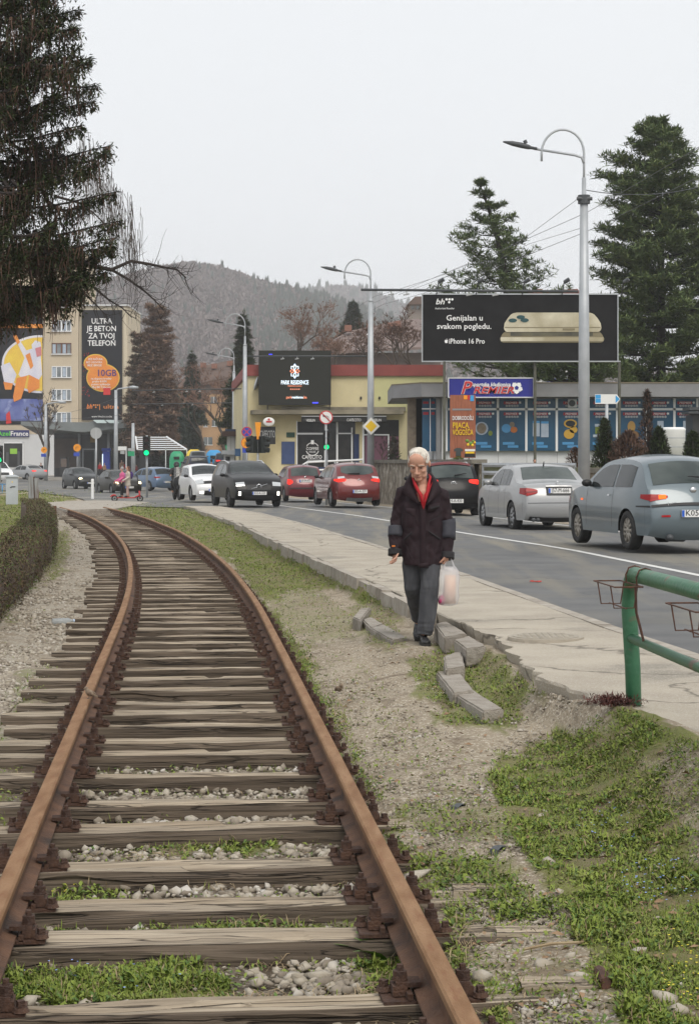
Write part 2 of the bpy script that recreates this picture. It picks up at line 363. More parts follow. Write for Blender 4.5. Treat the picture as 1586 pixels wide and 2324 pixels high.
# ---------------------------------------------------------------- road, markings, pavement, kerb
def strip(name, Ys, xa, xb, zf, mat, n=1, dz=0):
    mb = MB(); rows = []
    for Y in Ys:
        a = float(xa(Y)); b = float(xb(Y)); rows.append([(a+(b-a)*k/n, Y, float(zf(a+(b-a)*k/n, Y))+dz) for k in range(n+1)])
    w = n+1
    mb.add([p for r in rows for p in r], [(i*w+k, i*w+k+1, (i+1)*w+k+1, (i+1)*w+k) for i in range(len(rows)-1) for k in range(n)])
    return mb
def asphalt():
    m = mk('asphalt', (.145,.146,.145), (.105,.107,.109), 1.2, .85, .55, 160, c3=(.17,.16,.135), sc3=.5, lo3=.5, hi3=.75, bdist=.008)
    nt = m.node_tree; N = nt.nodes; L = nt.links; b = N['Principled BSDF']; old = b.inputs['Base Color'].links[0].from_socket
    tc = N.new('ShaderNodeTexCoord'); mp = N.new('ShaderNodeMapping'); mp.inputs['Rotation'].default_value = (0,0,-.12); mp.inputs['Scale'].default_value = (1,.06,1)
    L.new(tc.outputs['Object'], mp.inputs['Vector']); t = N.new('ShaderNodeTexNoise'); t.inputs['Scale'].default_value = 1.6; t.inputs['Detail'].default_value = 5; L.new(mp.outputs['Vector'], t.inputs['Vector'])
    r = N.new('ShaderNodeMapRange'); r.inputs['From Min'].default_value = .48; r.inputs['From Max'].default_value = .66; L.new(t.outputs['Fac'], r.inputs['Value'])
    x = N.new('ShaderNodeMix'); x.data_type = 'RGBA'; L.new(r.outputs['Result'], x.inputs['Factor']); L.new(old, x.inputs['A']); x.inputs['B'].default_value = (.205,.19,.155,1)
    v = N.new('ShaderNodeTexVoronoi'); v.feature = 'DISTANCE_TO_EDGE'; v.inputs['Scale'].default_value = .16
    nn = N.new('ShaderNodeTexNoise'); nn.inputs['Scale'].default_value = 1.5; nn.inputs['Detail'].default_value = 6; L.new(tc.outputs['Object'], nn.inputs['Vector'])
    vm = N.new('ShaderNodeVectorMath'); vm.operation = 'ADD'; L.new(tc.outputs['Object'], vm.inputs[0]); L.new(nn.outputs['Color'], vm.inputs[1]); L.new(vm.outputs[0], v.inputs['Vector'])
    r2 = N.new('ShaderNodeMapRange'); r2.inputs['From Min'].default_value = .001; r2.inputs['From Max'].default_value = .004; L.new(v.outputs['Distance'], r2.inputs['Value'])
    y = N.new('ShaderNodeMix'); y.data_type = 'RGBA'; L.new(r2.outputs['Result'], y.inputs['Factor']); y.inputs['A'].default_value = (.10,.10,.10,1); L.new(x.outputs['Result'], y.inputs['B'])
    L.new(y.outputs['Result'], b.inputs['Base Color']); return m
M['asphalt'] = asphalt()
RL = lambda Y: np.interp(Y, [3,62,64,66,70,74,78,84,97,105,124,130,140,215], [0,-4.0,-4.4,-5.2,-8.2,-11,-11.2,-12,-14.5,-16.8,-22,-60,-80,-120]) if Y > 62 else re_(Y)
RRr = lambda Y: float(rr(Y)) if Y < 108 else np.interp(Y, [108,135,160,215],[float(rr(108)),-9,-12,-16])
zrx = lambda X, Y: float(zr(Y))
rowsY = [3,6,9,12,15,18,21,24,27,30,34,38,42,46,50,54,58,62,64,66,68,70,72,74,76,78,84,90,97,105,115,124,127,130,140,160,190,215]
struct(strip('road', rowsY, RL, RRr, zrx, 0, 6).build('road', M['asphalt']))
def line(name, pts, w):
    mb = MB(); L = []
    for i, (x, y) in enumerate(pts):
        x0, y0 = pts[max(i-1,0)]; x1, y1 = pts[min(i+1,len(pts)-1)]; d = Vector((x1-x0, y1-y0)).normalized()
        z = float(zr(y))+.005; L += [(x-d.y*w/2, y+d.x*w/2, z), (x+d.y*w/2, y-d.x*w/2, z)]
    mb.add(L, [(2*i, 2*i+1, 2*i+3, 2*i+2) for i in range(len(pts)-1)])
    return struct(mb.build(name, M['white_line']))
line('centre_line', [(float(ll(y)), y) for y in np.arange(3, 76, 2.0)], .13)
line('edge_line', [(float(rr(y))-.35, y) for y in np.arange(10, 96, 3.0)], .12)
line('stop_line', [(-3.9,79),(-.6,78.6)], .5)
for k, (a, b2) in enumerate([((-13.8,92),(-9.5,95)),((-10.2,84),(-8.2,84.5)),((-36,140),(-14,140))]): line('road_marking', [a, b2], .3)
# pavement
def pave():
    Ys = [3.2]
    while Ys[-1] < 66: Ys.append(Ys[-1]+.05+.004*Ys[-1])
    rows = []; n = 14
    for Y in Ys:
        j = (float(fbm(Y,0.0,1.1,3))-.5)*.30+(float(vn(Y,3.0,7,5))-.5)*.10 if Y < 17 else (float(vn(Y,0.0,.6,5))-.5)*.05
        a = float(pe(Y))+j*np.clip((17.3-Y)/1.5,.25,1); b = float(re_(Y))-.14; zt = float(zp(Y)); r = []
        for k in range(-3, n+1):
            if k < 0:
                d = (-k); x = a+(.05 if k == -3 else (.02 if k == -2 else 0))+(.01*R.random() if Y < 17 else 0); z = zt-(.008 if k == -1 else .09 if k == -2 else .3)
            else:
                x = a+.012+(b-a-.012)*k/n; z = zt+(float(fbm(x,Y,.8,6,2))-.5)*.022
                if Y < 16: z += .02*math.sin(x*2.2+Y*.5)*(1-k/n)
            r.append((x, Y, z))
        rows.append(r)
    mb = MB(); w = n+4
    mb.add([p for r in rows for p in r], [(i*w+k,i*w+k+1,(i+1)*w+k+1,(i+1)*w+k) for i in range(len(rows)-1) for k in range(w-1)])
    m = mk('pavement', (.41,.365,.295), (.325,.285,.23), 1.6, .95, .6, 90, c3=(.25,.225,.185), sc3=1.15, lo3=.56, hi3=.66, bdist=.012)
    nt = m.node_tree; N = nt.nodes; L = nt.links; b = N['Principled BSDF']; old = b.inputs['Base Color'].links[0].from_socket
    tc = N.new('ShaderNodeTexCoord'); v = N.new('ShaderNodeTexVoronoi'); v.inputs['Scale'].default_value = 120; L.new(tc.outputs['Object'], v.inputs['Vector'])
    s = N.new('ShaderNodeSeparateColor'); L.new(v.outputs['Color'], s.inputs['Color'])
    mr = N.new('ShaderNodeMapRange'); mr.inputs['From Min'].default_value = .62; mr.inputs['From Max'].default_value = 1; mr.inputs['To Max'].default_value = .6; L.new(s.outputs['Red'], mr.inputs['Value'])
    x = N.new('ShaderNodeMix'); x.data_type = 'RGBA'; L.new(mr.outputs['Result'], x.inputs['Factor']); L.new(old, x.inputs['A']); x.inputs['B'].default_value = (.50,.47,.41,1)
    vv = N.new('ShaderNodeTexVoronoi'); vv.feature = 'DISTANCE_TO_EDGE'; vv.inputs['Scale'].default_value = .30
    nn = N.new('ShaderNodeTexNoise'); nn.inputs['Scale'].default_value = 1.2; nn.inputs['Detail'].default_value = 7; L.new(tc.outputs['Object'], nn.inputs['Vector'])
    vm = N.new('ShaderNodeVectorMath'); vm.operation = 'ADD'; L.new(tc.outputs['Object'], vm.inputs[0]); L.new(nn.outputs['Color'], vm.inputs[1]); L.new(vm.outputs[0], vv.inputs['Vector'])
    r2 = N.new('ShaderNodeMapRange'); r2.inputs['From Min'].default_value = .001; r2.inputs['From Max'].default_value = .007; L.new(vv.outputs['Distance'], r2.inputs['Value'])
    y = N.new('ShaderNodeMix'); y.data_type = 'RGBA'; L.new(r2.outputs['Result'], y.inputs['Factor']); y.inputs['A'].default_value = (.17,.15,.12,1); L.new(x.outputs['Result'], y.inputs['B'])
    L.new(y.outputs['Result'], b.inputs['Base Color'])
    struct(mb.build('pavement', m, smooth=False))
pave()
# kerb stones along the road, as one kerb with joints, and the concrete edging on the rail side
mb = MB(); y = 3.2
while y < 65:
    d = 1.0; y2 = y+d-.012
    q = []
    for yy in (y, y2):
        xx = float(re_(yy)); zt = float(zp(yy))+.006+(R.random()-.5)*.008
        q += [(xx-.14,yy,zt-.3),(xx-.14,yy,zt),(xx-.015,yy,zt),(xx,yy,zt-.02),(xx,yy,zt-.3)]
    mb.add(q, [(0,1,6,5),(1,2,7,6),(2,3,8,7),(3,4,9,8),(4,3,2,1,0),(5,6,7,8,9)]); y += d
struct(mb.build('kerb', M['kerb_concrete']))
mb = MB(); y = 17.6
while y < 60:
    d = 1.0 if y < 34 else 2.0; y2 = y+d-.015; q = []; o = (R.random()-.5)*.05; dz = -R.random()*.03
    for yy in (y, y2):
        xx = float(pe(yy))+o; zt = float(zp(yy))+.008+dz
        q += [(xx-.12,yy,zt-.35),(xx-.11,yy,zt),(xx+.0,yy,zt),(xx+.0,yy,zt-.35)]
    mb.add(q, [(0,1,5,4),(1,2,6,5),(2,3,7,6),(3,2,1,0),(4,5,6,7)]); y += d
struct(mb.build('pavement_edging', M['kerb_concrete']))
# paved crossing where the track meets the road
mb = MB(); c = [GR(88,1142), GR(150,1158), GR(262,1155), GR(340,1140), GR(250,1136), GR(170,1137)]
c = [(p.x, p.y, float(zr(p.y))+.012) for p in c]; mb.prism(c, (0,0,-.12)); struct(mb.build('crossing_slab', M['kerb_concrete']))
# drain cover set in the pavement
mc = G(1238,1446,float(zp(15.2))+.004); t = thing('manhole_cover', 'round iron manhole cover set in the cracked pavement behind the loose kerb blocks', 'manhole cover', mc)
mb = MB(); mb.cyl((0,0,-.03),(0,0,.006),  .31,.31,28); mb.build('frame', mk('cast_frame',(.38,.34,.28),(.33,.295,.24),9,.9,.4,50), t)
mb = MB(); mb.cyl((0,0,-.03),(0,0,.012),.27,.27,28)
for k in range(-4,5):
    for j in range(-4,5):
        if k*k+j*j < 20: mb.box((k*.052,j*.052,.013),(.032,.032,.008))
mb.build('lid', mk('cast_lid',(.30,.27,.22),(.37,.335,.275),9,.8,.4,50), t)

# ---------------------------------------------------------------- the track
ZT = -.07     # rail top
def rail(name, xf, label):
    prof = [(-.062,-.149),(-.062,-.138),(-.012,-.118),(-.009,-.045),(-.034,-.034),(-.035,-.008),(-.027,0),(.027,0),(.035,-.008),(.034,-.034),(.009,-.045),(.012,-.118),(.062,-.138),(.062,-.149)]
    Ys = np.concatenate([np.arange(2.0,30,.5), np.arange(30,67,1.0)]); mb = MB(); n = len(prof); rings = []
    for Y in Ys:
        d = (float(xf(Y+.05))-float(xf(Y-.05)))/.1; nx = Vector((1,-d,0)).normalized(); c = Vector((float(xf(Y)), Y, ZT+(float(fbm(Y,1.0,.25,4,2))-.5)*.02))
        rings.append([c+nx*u+Vector((0,0,w)) for u, w in prof])
    vs = [q for r in rings for q in r]; fs = []
    for i in range(len(rings)-1):
        for k in range(n):
            fs.append((i*n+k,(i+1)*n+k,(i+1)*n+(k+1)%n,i*n+(k+1)%n)); mb.m.append(1 if 4 <= k <= 8 else 0)
    mm = mb.m; mb.m = []; mb.add(vs, fs); mb.m = mm
    o = mb.build(name, [M['rust_dark'], M['rust_head']]); return tag(o, label, 'rail')
rail('steel_rail', xr, 'rusty curved steel rail on the right side of the track, beside the dirt path')
rail('steel_rail', xl, 'rusty curved steel rail on the left side of the track, beside the gravel shoulder')
SLY = [5.05,5.55,6.09,6.95,7.50,8.18,9.08,9.77,10.62,11.42,11.86,12.5,13.2,13.74,14.55,15.3,15.95,16.9,17.6,18.3,19.06]
y = 19.06
while y < 63:
    y += .70+R.uniform(-.12,.14); SLY.append(y)
ST = ZT-.149-.018     # sleeper top
def sleeper_mesh(k):
    rr_ = random.Random(100+k); L = 2.62; nx = 64; wd = .235+rr_.uniform(-.03,.02); ht = .17
    prof = [(-.5,-1),(-.5,-.15),(-.47,-.06),(-.40,0),(-.2,.0),(-.02,.0),(.12,0),(.27,0),(.40,0),(.47,-.06),(.5,-.16),(.5,-1)]
    V = []; n = len(prof)
    gro = [(rr_.uniform(-.35,.35), rr_.uniform(-1.2,.6), rr_.uniform(.5,1.5), rr_.uniform(.012,.035)) for _ in range(6)]
    for i in range(nx+1):
        x = -L/2+L*i/nx
        for (a, b) in prof:
            yy = a*wd; zz = b*ht
            yy += (float(fbm(x+k*9,a*3.0,1.3,k))-.5)*.05
            zz += (float(fbm(x*1.0+k*5,a*7.0,2.2,k+3,3))-.5)*.028 if b > -.5 else 0
            if abs(a) > .44 and b > -.3: zz -= max(0,float(fbm(x+k*3,a*20,1.6,k+7,3))-.52)*.16; yy *= 1-max(0,float(fbm(x+k*3,a*20,1.6,k+9,3))-.55)*.5
            for (ga, gx, gl, gd) in gro:
                if abs(a-ga-.04*math.sin(x*2+k)) < .07 and gx < x < gx+gl and b == 0: zz -= gd*math.sin(PI*(x-gx)/gl)
            V.append((x, yy, zz))
    fs = [(i*n+j,i*n+j+1,(i+1)*n+j+1,(i+1)*n+j) for i in range(nx) for j in range(n-1)]
    fs += [tuple(range(n))[::-1], tuple(nx*n+j for j in range(n))]
    fs = [f[::-1] for f in fs]
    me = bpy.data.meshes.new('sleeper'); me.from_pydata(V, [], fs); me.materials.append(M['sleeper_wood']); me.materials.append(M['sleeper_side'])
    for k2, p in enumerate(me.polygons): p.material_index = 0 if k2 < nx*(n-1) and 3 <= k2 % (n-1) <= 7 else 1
    return me
SM = [sleeper_mesh(k) for k in range(9)]
def nut(mb, x, y, z, r, h, n=6, rz=0):
    mb.tube([(x,y,z),(x,y,z+h)], r, n); 
def bolt_mesh(tall):
    mb = MB()
    if tall:   # clip bolt: clamp block, washer, square nut, thread
        mb.box((.004,0,.016),(.05,.085,.032)); mb.box((-.025,0,.036),(.085,.075,.016)); mb.cyl((0,0,.044),(0,0,.050),.027,.027,10); nut(mb,0,0,.05,.0255,.026,6); mb.cyl((0,0,.075),(0,0,.096),.0115,.0115,8)
    else:
        mb.cyl((0,0,0),(0,0,.014),.029,.022,12); mb.box((0,0,.024),(.024,.024,.024))
    me = mb.mesh('bolt'); me.materials.append(M['rust_iron']); return me
BT, BL = bolt_mesh(True), bolt_mesh(False)
mb = MB(); mb.box((0,0,.006),(.34,.15,.014)); mb.box((-.082,0,.025),(.018,.15,.022)); mb.box((.082,0,.02),(.018,.15,.022)); PL = mb.mesh('plate'); PL.materials.append(M['rust_iron'])
mb = MB(); mb.box((0,0,.006),(.33,.14,.014)); mb.box((-.105,0,.035),(.05,.07,.06)); mb.box((.105,0,.035),(.05,.07,.06)); mb.box((-.15,0,.022),(.025,.025,.03)); mb.box((.15,.03,.022),(.025,.025,.03)); PF = mb.mesh('plate_far'); PF.materials.append(M['rust_iron'])
def mo(name, me, parent, loc=(0,0,0), rz=0):
    o = bpy.data.objects.new(name, me); COL.objects.link(o); o.parent = parent; o.location = loc; o.rotation_euler = (0,0,rz); return o
NL = {0:'grey timber sleeper cut off by the lower edge, nearest the camera', 1:'grey timber sleeper with a long dark crack, lowest in the track', 2:'second nearest timber sleeper, fronting a pile of white stones by the right rail',
 3:'deeply split timber sleeper behind the near bed of green weeds', 4:'grained timber sleeper with a dark hollow front face, fourth from the camera',
 5:'flat grey timber sleeper in front of the mossy green strip', 6:'smooth pale timber sleeper just behind the mossy green strip', 7:'timber sleeper with loose white gravel in front of its right half',
 8:'timber sleeper with a straight chamfered front edge, eighth from the camera', 9:'twisted timber sleeper with a wavy split front face', 10:'timber sleeper with small green weeds growing along it'}
for i, Y in enumerate(SLY):
    xc = (float(xl(Y))+float(xr(Y)))/2; d = (float(xr(Y+.05))-float(xr(Y-.05)))/.1; rz = -math.atan(-d)+R.uniform(-.018,.018)
    rz = math.atan(d)*-1*-1
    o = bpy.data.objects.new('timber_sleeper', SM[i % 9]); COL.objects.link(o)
    o.location = (xc+R.uniform(-.09,.06), Y, ST+R.uniform(-.014,.004)); o.rotation_euler = (0, 0, math.atan(d)*1.0)
    # the sleeper lies across the track: its long side points along the track normal
    o.rotation_euler.z = math.atan2(-d, 1)*1.0+R.uniform(-.03,.03)
    tag(o, NL.get(i, 'weathered grey timber sleeper under the far part of the curving rails' if i > 30 else 'weathered grey timber sleeper in the middle stretch of the track'), 'railway sleeper', 'timber sleepers under the rails')
    for s in (-1, 1):
        u = s*.7525-(o.location.x-xc)
        near = Y < 22
        p = mo('base_plate', PL if near else PF, o, (u,0,.0))
        if near:
            for e in (-1, 1):
                mo('clip_bolt', BT, p, (e*.105, R.uniform(-.02,.02), .017), 0 if e > 0 else PI)
                mo('screw_spike', BL, p, (e*.155, -.055 if e > 0 else .05, .017), R.random())
# ---------------------------------------------------------------- scatter: stones, weeds, grass, straw
def sample(poly, n):
    a = np.array(poly); x0, y0 = a.min(0); x1, y1 = a.max(0); X = []; Yv = []; k = 0
    while k < n:
        x = NR.uniform(x0,x1,n*2); y = NR.uniform(y0,y1,n*2); m = inpoly(x,y,poly); X.append(x[m]); Yv.append(y[m]); k += m.sum()
        if k == 0: break
    return np.concatenate(X)[:n], np.concatenate(Yv)[:n]
ICO_V = np.array([(0,0,-1),(.72,-.53,-.45),(-.28,-.85,-.45),(-.89,0,-.45),(-.28,.85,-.45),(.72,.53,-.45),(.28,-.85,.45),(-.72,-.53,.45),(-.72,.53,.45),(.28,.85,.45),(.89,0,.45),(0,0,1)])
ICO_F = np.array([(0,1,2),(1,0,5),(0,2,3),(0,3,4),(0,4,5),(1,5,10),(2,1,6),(3,2,7),(4,3,8),(5,4,9),(1,10,6),(2,6,7),(3,7,8),(4,8,9),(5,9,10),(6,10,11),(7,6,11),(8,7,11),(9,8,11),(10,9,11)])
def stones(name, pos, size, mats, kind='stuff'):
    n = len(pos); jit = 1+NR.uniform(-.42,.30,(n,12,1)); V = ICO_V[None]*jit
    sc = np.stack([NR.uniform(.75,1.35,n), NR.uniform(.65,1.0,n), NR.uniform(.45,.8,n)],-1)[:,None,:]; V = V*sc
    a = NR.uniform(0,2*PI,n); b = NR.uniform(-.5,.5,n); ca, sa, cb, sb = np.cos(a)[:,None], np.sin(a)[:,None], np.cos(b)[:,None], np.sin(b)[:,None]
    x, y, z = V[...,0], V[...,1], V[...,2]; x, z = x*cb-z*sb, x*sb+z*cb; x, y = x*ca-y*sa, x*sa+y*ca
    V = np.stack([x,y,z],-1)*size[:,None,None]+pos[:,None,:]
    Fq = (ICO_F[None]+12*np.arange(n)[:,None,None]).reshape(-1,3)
    o = npmesh(name, V.reshape(-1,3), Fq, mats[0]); o['kind'] = kind
    for m in mats[1:]: o.data.materials.append(m)
    mi = np.repeat(NR.choice(len(mats), n, p=([.55,.45] if len(mats) == 2 else None)), 20).astype(np.int32)
    if len(mats) > 1: o.data.polygons.foreach_set('material_index', mi)
    return o
def blades(name, pos, az, tilt, ln, wd, mats, probs=None, droop=.3, mid=.5):
    n = len(pos); dx, dy = np.cos(az), np.sin(az); h = np.sin(tilt); c = np.cos(tilt)
    D = np.stack([dx*c, dy*c, h],-1); S = np.stack([-dy, dx, np.zeros(n)],-1)
    roll = NR.uniform(-.7,.7,n); S = S*np.cos(roll)[:,None]+np.stack([np.zeros(n),np.zeros(n),np.sin(roll)],-1)
    b = pos; m = pos+D*(ln*mid)[:,None]; t = pos+D*ln[:,None]; t[:,2] -= droop*ln*c
    V = np.stack([b, m+S*(wd/2)[:,None], t, m-S*(wd/2)[:,None]],1).reshape(-1,3)
    Fq = np.arange(4*n).reshape(n,4)
    o = npmesh(name, V, Fq, mats[0]); o['kind'] = 'stuff'
    for q in mats[1:]: o.data.materials.append(q)
    if len(mats) > 1: o.data.polygons.foreach_set('material_index', NR.choice(len(mats), n, p=probs).astype(np.int32))
    return o
PXR = 4200*.4403   # render pixels per radian
# --- loose stones
def stone_zone(polys, smin, smax, minpx=1.0, dens=None):
    A = []; S = []
    for poly, n in polys:
        x, y = sample(poly, n); X, Y, Z = unproj(x, y)
        s = smin*(smax/smin)**(NR.uniform(0,1,len(X))**1.7); s = np.maximum(s, minpx*Y/PXR*.5)
        A.append(np.stack([X,Y,Z+s*.12],-1)); S.append(s)
    return np.concatenate(A), np.concatenate(S)
shoulder = [([(-150,1560),(0,1400),(90,1320),(150,1240),(195,1240),(215,1300),(185,1400),(120,1500),(60,1580),(-150,1760)], 5200), ([(140,1165),(185,1165),(215,1240),(150,1240)], 700)]
p, s = stone_zone(shoulder, .014, .034, 1.3); stones('ballast_gravel', p, s, [M['stone'], M['stone_dark']])
# between the rails
def track_pts(n, y0, y1):
    py = NR.uniform(y0, y1, n); Y = F*(H+.32)/(py-HY); u = NR.uniform(.06, .94, n)
    X = xl(Y)+(xr(Y)-xl(Y))*u; return X, Y
def boost(X, Y):
    x, y = toD(X, Y, -.32); w = vn(X,Y,1.1,41)
    b = np.where(w > .55, .45, .10)
    for cx, cy, rx, ry in ((600,2035,230,40),(560,1862,260,26),(720,2225,120,50),(480,1515,240,18),(500,1800,260,22),(560,1750,230,20),(860,2060,90,40),(450,1930,300,30)):
        b = np.maximum(b, np.clip(1.6-((x-cx)/rx)**2-((y-cy)/ry)**2,0,1))
    g = gmask(x, y); return b*np.where(g > .5, .12, 1)
X, Y = track_pts(16000, 1160, 2500); k = NR.uniform(0,1,len(X)) < boost(X,Y); X, Y = X[k], Y[k]
s = .008*(.036/.008)**(NR.uniform(0,1,len(X))**1.8); s = np.maximum(s, .6*Y/PXR); z = gz(X,Y)+s*.25+.01
stones('track_gravel', np.stack([X,Y,z],-1), s, [M['stone'], M['stone_dark']])
# sparse stones on the path and bank
path = [([(600,1340),(720,1290),(940,1470),(980,1640),(1060,1680),(1100,1770),(1230,2010),(1420,2300),(1500,2420),(1250,2420),(1000,2050),(850,1800),(720,1580)], 9500),
        ([(1060,1690),(1240,1560),(1350,1600),(1300,1650),(1150,1720)], 700), ([(1130,1950),(1480,2200),(1560,2400),(1300,2400),(1150,2100)], 420),([(1150,1480),(1360,1592),(1300,1610),(1140,1500)], 420)]
p, s = stone_zone(path, .004, .017, 1.0); stones('path_gravel', p, s, [M['stone'], M['stone_dark']])
big = [(1170,1870,.02),(1225,1856,.028),(940,2000,.055),(1245,1970,.045),(1230,2200,.05),(1310,2225,.045),(1435,2150,.03),(1450,2170,.035),(1090,2230,.05),(1065,2210,.03),(1180,2255,.03),(1290,2180,.035),(1510,2280,.05),(1540,2310,.055),(650,2170,.05),(660,2230,.04),(730,2225,.05),(420,2035,.045),(310,2040,.03),(440,1840,.025),(905,2105,.06),(850,2085,.03),(1240,1690,.03),(1180,1660,.02),(1070,1655,.02),(1290,1700,.03),(760,2170,.03),(700,2190,.035)]
bx = np.array(big); X, Y, Z = unproj(bx[:,0], bx[:,1]); stones('loose_rocks', np.stack([X,Y,Z+bx[:,2]*.3],-1), bx[:,2], [M['stone']])
# --- low weeds and grass
w2 = lambda y: np.clip((y-HY)/900,.03,1)
GRASS += [([(700,1590),(760,1640),(860,1760),(1000,1990),(1120,2180),(1260,2400),(1450,2400),(1290,2200),(1150,1990),(1080,1850),(1100,1730),(950,1640),(830,1500),(720,1460)], .20), ([(640,1420),(700,1480),(800,1680),(880,1830),(840,1830),(740,1660),(650,1480)], .8), ([(150,1560),(700,1480),(780,1740),(1000,2300),(-60,2300),(-60,1950)], .17), ([(-150,1330),(150,1240),(210,1300),(120,1480),(-150,1640)], .05)]
def green(polyname, n, size, name, mats, probs, tilt=(.15,1.0), asp=.45, extra=None):
    xs = []; ys = []
    for poly, d in GRASS:
        a = np.array(poly); A = .5*abs(np.dot(a[:,0],np.roll(a[:,1],1))-np.dot(a[:,1],np.roll(a[:,0],1)))
        x, y = sample(poly, max(20,int(A*n*d*1.3))); w = np.clip((y-HY)/900,.03,1)
        jx = NR.standard_t(2.2,len(x))*14*w; jy = NR.standard_t(2.2,len(x))*7*w; xs.append(x+jx); ys.append(y+jy)
    x = np.concatenate(xs); y = np.concatenate(ys); y = np.maximum(y, HY+30); g = gmask(x, y); k = NR.uniform(0,1,len(x)) < (g*.9+.04)*np.where(vn(x/w2(y),y/w2(y)*2.2,.03,21)+.35*vn(x/w2(y),y/w2(y)*2.2,.12,22) > .36, 1, .45); x, y = x[k], y[k]
    X, Y, Z = unproj(x, y)
    k = (Y < 125) & ~((X > pe(Y)-.05) & (X < rr(Y)+.5) & (Y < 64)); X, Y, Z, = X[k], Y[k], Z[k]
    cl = vn(X,Y,9,77); nn = len(X)
    ln = NR.uniform(size[0],size[1],nn)*(.6+.9*cl); ln = np.maximum(ln, 2.0*Y/PXR)
    lift = NR.uniform(0,1,nn)**1.6*.045*cl
    return blades(name, np.stack([X,Y,Z+lift],-1), NR.uniform(0,2*PI,nn), NR.uniform(tilt[0],tilt[1],nn), ln, np.maximum(ln*asp, 1.0*Y/PXR), mats, probs)
green(None, .21, (.011,.030), 'weeds', [M['leaf'], M['leaf_dark'], M['grass']], [.42,.33,.25])
green(None, .075, (.018,.052), 'grass', [M['grass'], M['leaf'], M['straw']], [.52,.30,.18], (.5,1.4), .10)
# tiny flowers
fx = [(sample([(1300,1860),(1420,1840),(1440,1920),(1320,1990)], 40),'flower_blue'),(sample([(1400,1990),(1560,1960),(1590,2060),(1430,2080)],60),'flower_blue'),(sample([(0,2215),(430,2190),(400,2280),(60,2280)],16),'flower_blue'),(sample([(450,1170),(620,1230),(600,1260),(480,1220)],40),'flower_blue'),(sample([(960,1500),(1040,1560),(1000,1600),(940,1560)],40),'flower_white'),(sample([(60,1500),(120,1560),(60,1640),(10,1620)],40),'flower_white'),(sample([(1480,2150),(1590,2100),(1590,2300),(1500,2300)],40),'flower_yellow'),(sample([(0,2010),(200,2010),(180,2060),(20,2060)],14),'flower_yellow'),(sample([(1540,1800),(1600,1780),(1600,1860)],16),'flower_purple')]
for (x, y), mname in fx:
    X, Y, Z = unproj(x, y); n = len(X); rep = 5; a = np.tile(np.arange(rep)*2*PI/rep, n); pos = np.repeat(np.stack([X,Y,Z+NR.uniform(.025,.06,n)],-1), rep, 0)
    blades('tiny_flowers', pos, a, np.full(n*rep,.25), np.full(n*rep,.0055), np.full(n*rep,.005), [M[mname]], droop=0)
# dry straw tufts
sx = [(870,2290,110,50,420),(560,2110,90,30,260),(470,2010,60,22,160),(800,2010,80,30,200),(690,1680,60,30,200),(780,1650,30,60,120),(930,2310,60,40,160),(640,2190,60,20,90),(820,1840,40,30,80),(500,2095,200,14,160),(400,1960,200,14,120),(450,1790,220,12,120),(640,2285,160,14,140),(1060,2150,60,60,90),(1250,1700,120,40,120),(1480,1800,90,90,200),(30,1420,40,20,100)]
pos = []
for cx, cy, rx, ry, n in sx:
    x = NR.normal(cx,rx*.5,n); y = NR.normal(cy,ry*.5,n); X, Y, Z = unproj(x, y); pos.append(np.stack([X,Y,Z+.01],-1))
pos = np.concatenate(pos); n = len(pos); ln = NR.uniform(.05,.14,n)
blades('dry_straw', pos, NR.uniform(0,2*PI,n), NR.uniform(.0,.8,n), ln, np.full(n,.004), [M['straw']], droop=.4)
x, y = sample([(600,1380),(760,1340),(1000,1500),(1120,1700),(1590,1700),(1590,2400),(1200,2400),(850,1800)], 420); X, Y, Z = unproj(x, y); n = len(X)
blades('dead_leaves', np.stack([X,Y,Z+NR.uniform(.004,.03,n)],-1), NR.uniform(0,6.3,n), NR.uniform(-.2,.5,n), NR.uniform(.025,.06,n), NR.uniform(.012,.028,n), [mk('dead_leaf',(.20,.12,.065),(.30,.20,.12),20,.85)], droop=.2)
p, s = stone_zone([([(1130,1760),(1440,1640),(1590,1750),(1590,2350),(1250,2080)], 330)], .008, .03, 1.0); stones('bank_stones', p, s, [M['stone'], M['stone_dark']])
# broad dock leaves by the right rail, a leafy weed by the left rail
def rosette(name, label, px, py, n, ln, wd, mat, cat='weed', up=.6):
    X, Y, Z = unproj(np.array([px]), np.array([py])); X, Y, Z = float(X[0]), float(Y[0]), float(Z[0]); t = thing(name, label, cat, (X,Y,Z)); mb = MB()
    for k in range(n):
        a = 2*PI*k/n+R.uniform(-.4,.4); L = ln*R.uniform(.6,1.1); w = wd*R.uniform(.7,1.1); e = up*R.uniform(.6,1.3); pts = []
        for i in range(6):
            s = i/5; r = L*s*math.cos(e*(1-.6*s)); z = L*math.sin(e)*s*(1-.45*s); ww = w*math.sin(PI*min(.97,.12+.86*s))*.5
            c = Vector((math.cos(a)*r, math.sin(a)*r, z)); q = Vector((-math.sin(a), math.cos(a), .15))*ww; pts += [c-q, c+Vector((0,0,-.12*ww)), c+q]
        mb.add(pts, [(3*i+j,3*i+j+1,3*i+j+4,3*i+j+3) for i in range(5) for j in (0,1)])
    mb.build('leaves', mat, t, True); return t
MM('dock_leaf', (.10,.22,.03), (.14,.27,.05), 12, .5)
rosette('dock_plant', 'bright green broad-leaved plant against the inner side of the right rail', 880, 2190, 9, .20, .06, M['dock_leaf'], up=1.0)
rosette('leafy_weed', 'low broad-leaved weed beside the left rail at the lower left', 60, 2110, 12, .15, .05, M['leaf'], up=.7)
rosette('leafy_weed', 'dark leafy weed between two sleepers near the right rail', 820, 2150, 12, .10, .035, M['leaf_dark'], up=.7)
